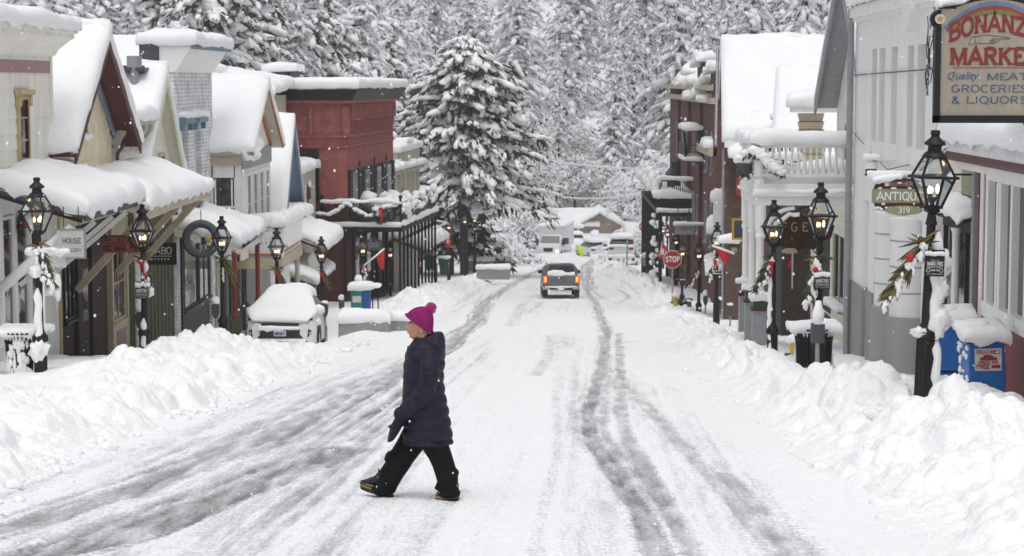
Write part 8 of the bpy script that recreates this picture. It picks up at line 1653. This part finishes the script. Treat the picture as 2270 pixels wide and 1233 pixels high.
for ri, (Y, dx) in enumerate(((238, 8.0), (262, 8.0), (288, 8.0), (318, 8.4), (352, 9.0), (392, 9.6))):
    x = X_(640 if Y < 262 else 560, Y); x1 = X_(1900 if Y < 350 else 1560, Y); last = None; cnt = 0
    while x < x1:
        y = Y + rr.uniform(-9, 9); q = 1216 + 4500 * x / y
        if not (Y < 250 and 1160 < q < 1420):
            zone = 'above the brick corner' if q < 890 else 'behind the great conifer' if q < 1195 else 'above the low house' if q < 1400 else 'above the iron balcony' if q < 1545 else 'above the big roof'
            cnt = cnt + 1 if zone == last else 0; last = zone; k = rr.randrange(5)
            inst(V[k], x, y, float(ground_z(x, y)) - 1 - (6 if Y < 262 and 1150 < q < 1450 else 0), rr.uniform(1.0, 1.5) * (.8 if 1150 < q < 1450 and Y < 290 else 1), rr.uniform(0, 6.28), '%s snowy conifer, %s from the left in the %s rank %s' % (KL[k], ORD[min(cnt, 11)], ORD[ri], zone), 'tree', 'snowy conifers on the hillside')
        x += dx * rr.uniform(.75, 1.25)
NEARL = ['blobby snow laden evergreen behind the left rooftops', 'drooping frosted evergreen behind the left rooftops']
NW = ['over the cornice of the cream shop', 'over the maroon gable', 'left of the flue', 'over the flue', 'left of the flared parapet', 'low over the flared parapet', 'right of the flared parapet', 'over the bay house gable', 'over the orange trim', 'tall, over the roof vent', 'short, over the roof vent', 'left of mid brick cornice', 'over mid brick cornice', 'tall, at the brick cornice end', 'low, at the brick cornice end', 'at the picture edge', 'deeper, over the bay house', 'deeper, at the roof vent', 'past the brick cornice end', 'just above the brick cornice']
for px, Y, top, k in ((70, 118, -260, 1), (150, 128, -160, 1), (215, 150, -120, 1), (290, 135, -60, 1), (345, 152, -200, 0), (390, 118, 10, 1), (445, 140, -220, 0), (505, 150, -160, 0), (560, 160, -120, 0), (610, 172, -200, 1), (655, 165, -20, 1), (700, 168, -10, 0), (752, 172, 25, 0), (800, 182, -60, 1), (840, 190, 30, 0), (-10, 130, -300, 1), (470, 165, -60, 1), (640, 180, 60, 0), (880, 195, -30, 1), (790, 160, 120, 0)):
    p = at(px, top, Y); h = (17, 20)[k]; sc = rr.uniform(.85, 1.15); inst(V2[k], p.x, Y, p.z - h * sc, sc, rr.uniform(0, 6.28), '%s, %s' % (NEARL[k], NW.pop(0)), 'tree', 'evergreens behind the left rooftops')
RN = [1560, 1610, 1670, 1730, 1790, 1850, 1900]
for px, Y, top, k in ((1560, 175, -80, 3), (1610, 185, -40, 1), (1670, 170, -150, 0), (1730, 180, -80, 2), (1790, 165, -120, 1), (1850, 175, -200, 0), (1900, 160, -200, 3)):
    p = at(px, top, Y); inst(V[k], p.x, Y, p.z - (24, 28, 21, 26, 19)[k] * .9, .9, rr.uniform(0, 6.28), 'snow laden conifer rising behind the right hand rooftops, %s from the street' % ORD[RN.index(px)], 'tree', 'conifers behind the right rooftops')
FR = [frosted(9, 4.6, 41, 34), frosted(7, 4.2, 42, 30), frosted(5, 2.6, 43, 22, .22)]; used_ |= set()
for px, Y, top, k, lab in ((1225, 262, 330, 0, 'frost white bare tree above the low house roof, leftmost'), (1275, 255, 300, 0, 'frost white bare tree above the middle of the low house roof'), (1330, 260, 320, 0, 'frost white bare tree behind the gable of the low house'), (1385, 252, 370, 1, 'frost white bushy tree right of the low house gable'), (1435, 230, 330, 0, 'frost white tree beyond the iron balcony'), (1185, 225, 405, 1, 'frost white bushy tree left of the low house'), (1140, 200, 430, 1, 'frost white bushy tree left of the box truck'),
    (1110, 165, 455, 1, 'snowy shrub tree behind the three far gas lamps'), (1075, 160, 480, 2, 'low snowy shrub at the foot of the large conifer'), (1140, 170, 500, 2, 'low snowy shrub left of the covered car'), (1408, 165, 465, 1, 'drooping white shrub spilling beside the iron balcony posts'), (1480, 215, 300, 0, 'tall frosted tree directly behind the iron balcony'), (1250, 268, 230, 0, 'high frosted tree on the slope over the low house'), (1400, 270, 260, 0, 'high frosted tree on the slope right of the low house'), (1310, 205, 520, 2, 'small snowy shrub in front of the low house porch'), (1170, 245, 300, 0, 'frosted tree on the slope left of the low house')):
    p = at(px, top, Y); hh = (9, 7, 5)[k]; inst(FR[k], p.x, Y, p.z - hh, 1, rr.uniform(0, 6.28), lab, 'tree', 'frosted bare trees at the street end')
# ================================================================== AIR: haze and falling flakes
hm_ = bpy.data.materials.new('air'); hm_.use_nodes = True; hn = hm_.node_tree.nodes; hn.remove(hn['Principled BSDF']); pv = hn.new('ShaderNodeVolumePrincipled'); pv.inputs['Color'].default_value = (.93, .94, .96, 1); pv.inputs['Density'].default_value = .00085; pv.inputs['Anisotropy'].default_value = .2
hm_.node_tree.links.new(pv.outputs[0], hn['Material Output'].inputs['Volume'])
m = MB(); m.box(-170, 170, -25, 470, -30, 110); tag(m.build('haze', hm_), 'thin pale winter haze filling the valley', 'haze', kind='stuff')
V0, F0 = ico(1); n = 3200; yy = 8 + 80 * rng.random(n) ** 1.3; P = np.stack([(rng.random(n) - .5) * .56 * yy * 1.05 + .0, yy, yy * (.04 - .30 * rng.random(n)) - .0], 1); P[:, 2] = np.maximum(P[:, 2], -D(P[:, 1]) + .1)
r_ = (.0026 + .003 * rng.random(n))[:, None, None]; VV = (V0[None] * r_ * np.array([1, 1, 1.25]) + P[:, None]).reshape(-1, 3); FF = (F0[None] + (np.arange(n) * len(V0))[:, None, None]).reshape(-1, 3)
tag(mesh_np('falling_snow', VV, FF, M['snow_far']), 'fine snowflakes drifting through the air over the street', 'snow', kind='stuff')
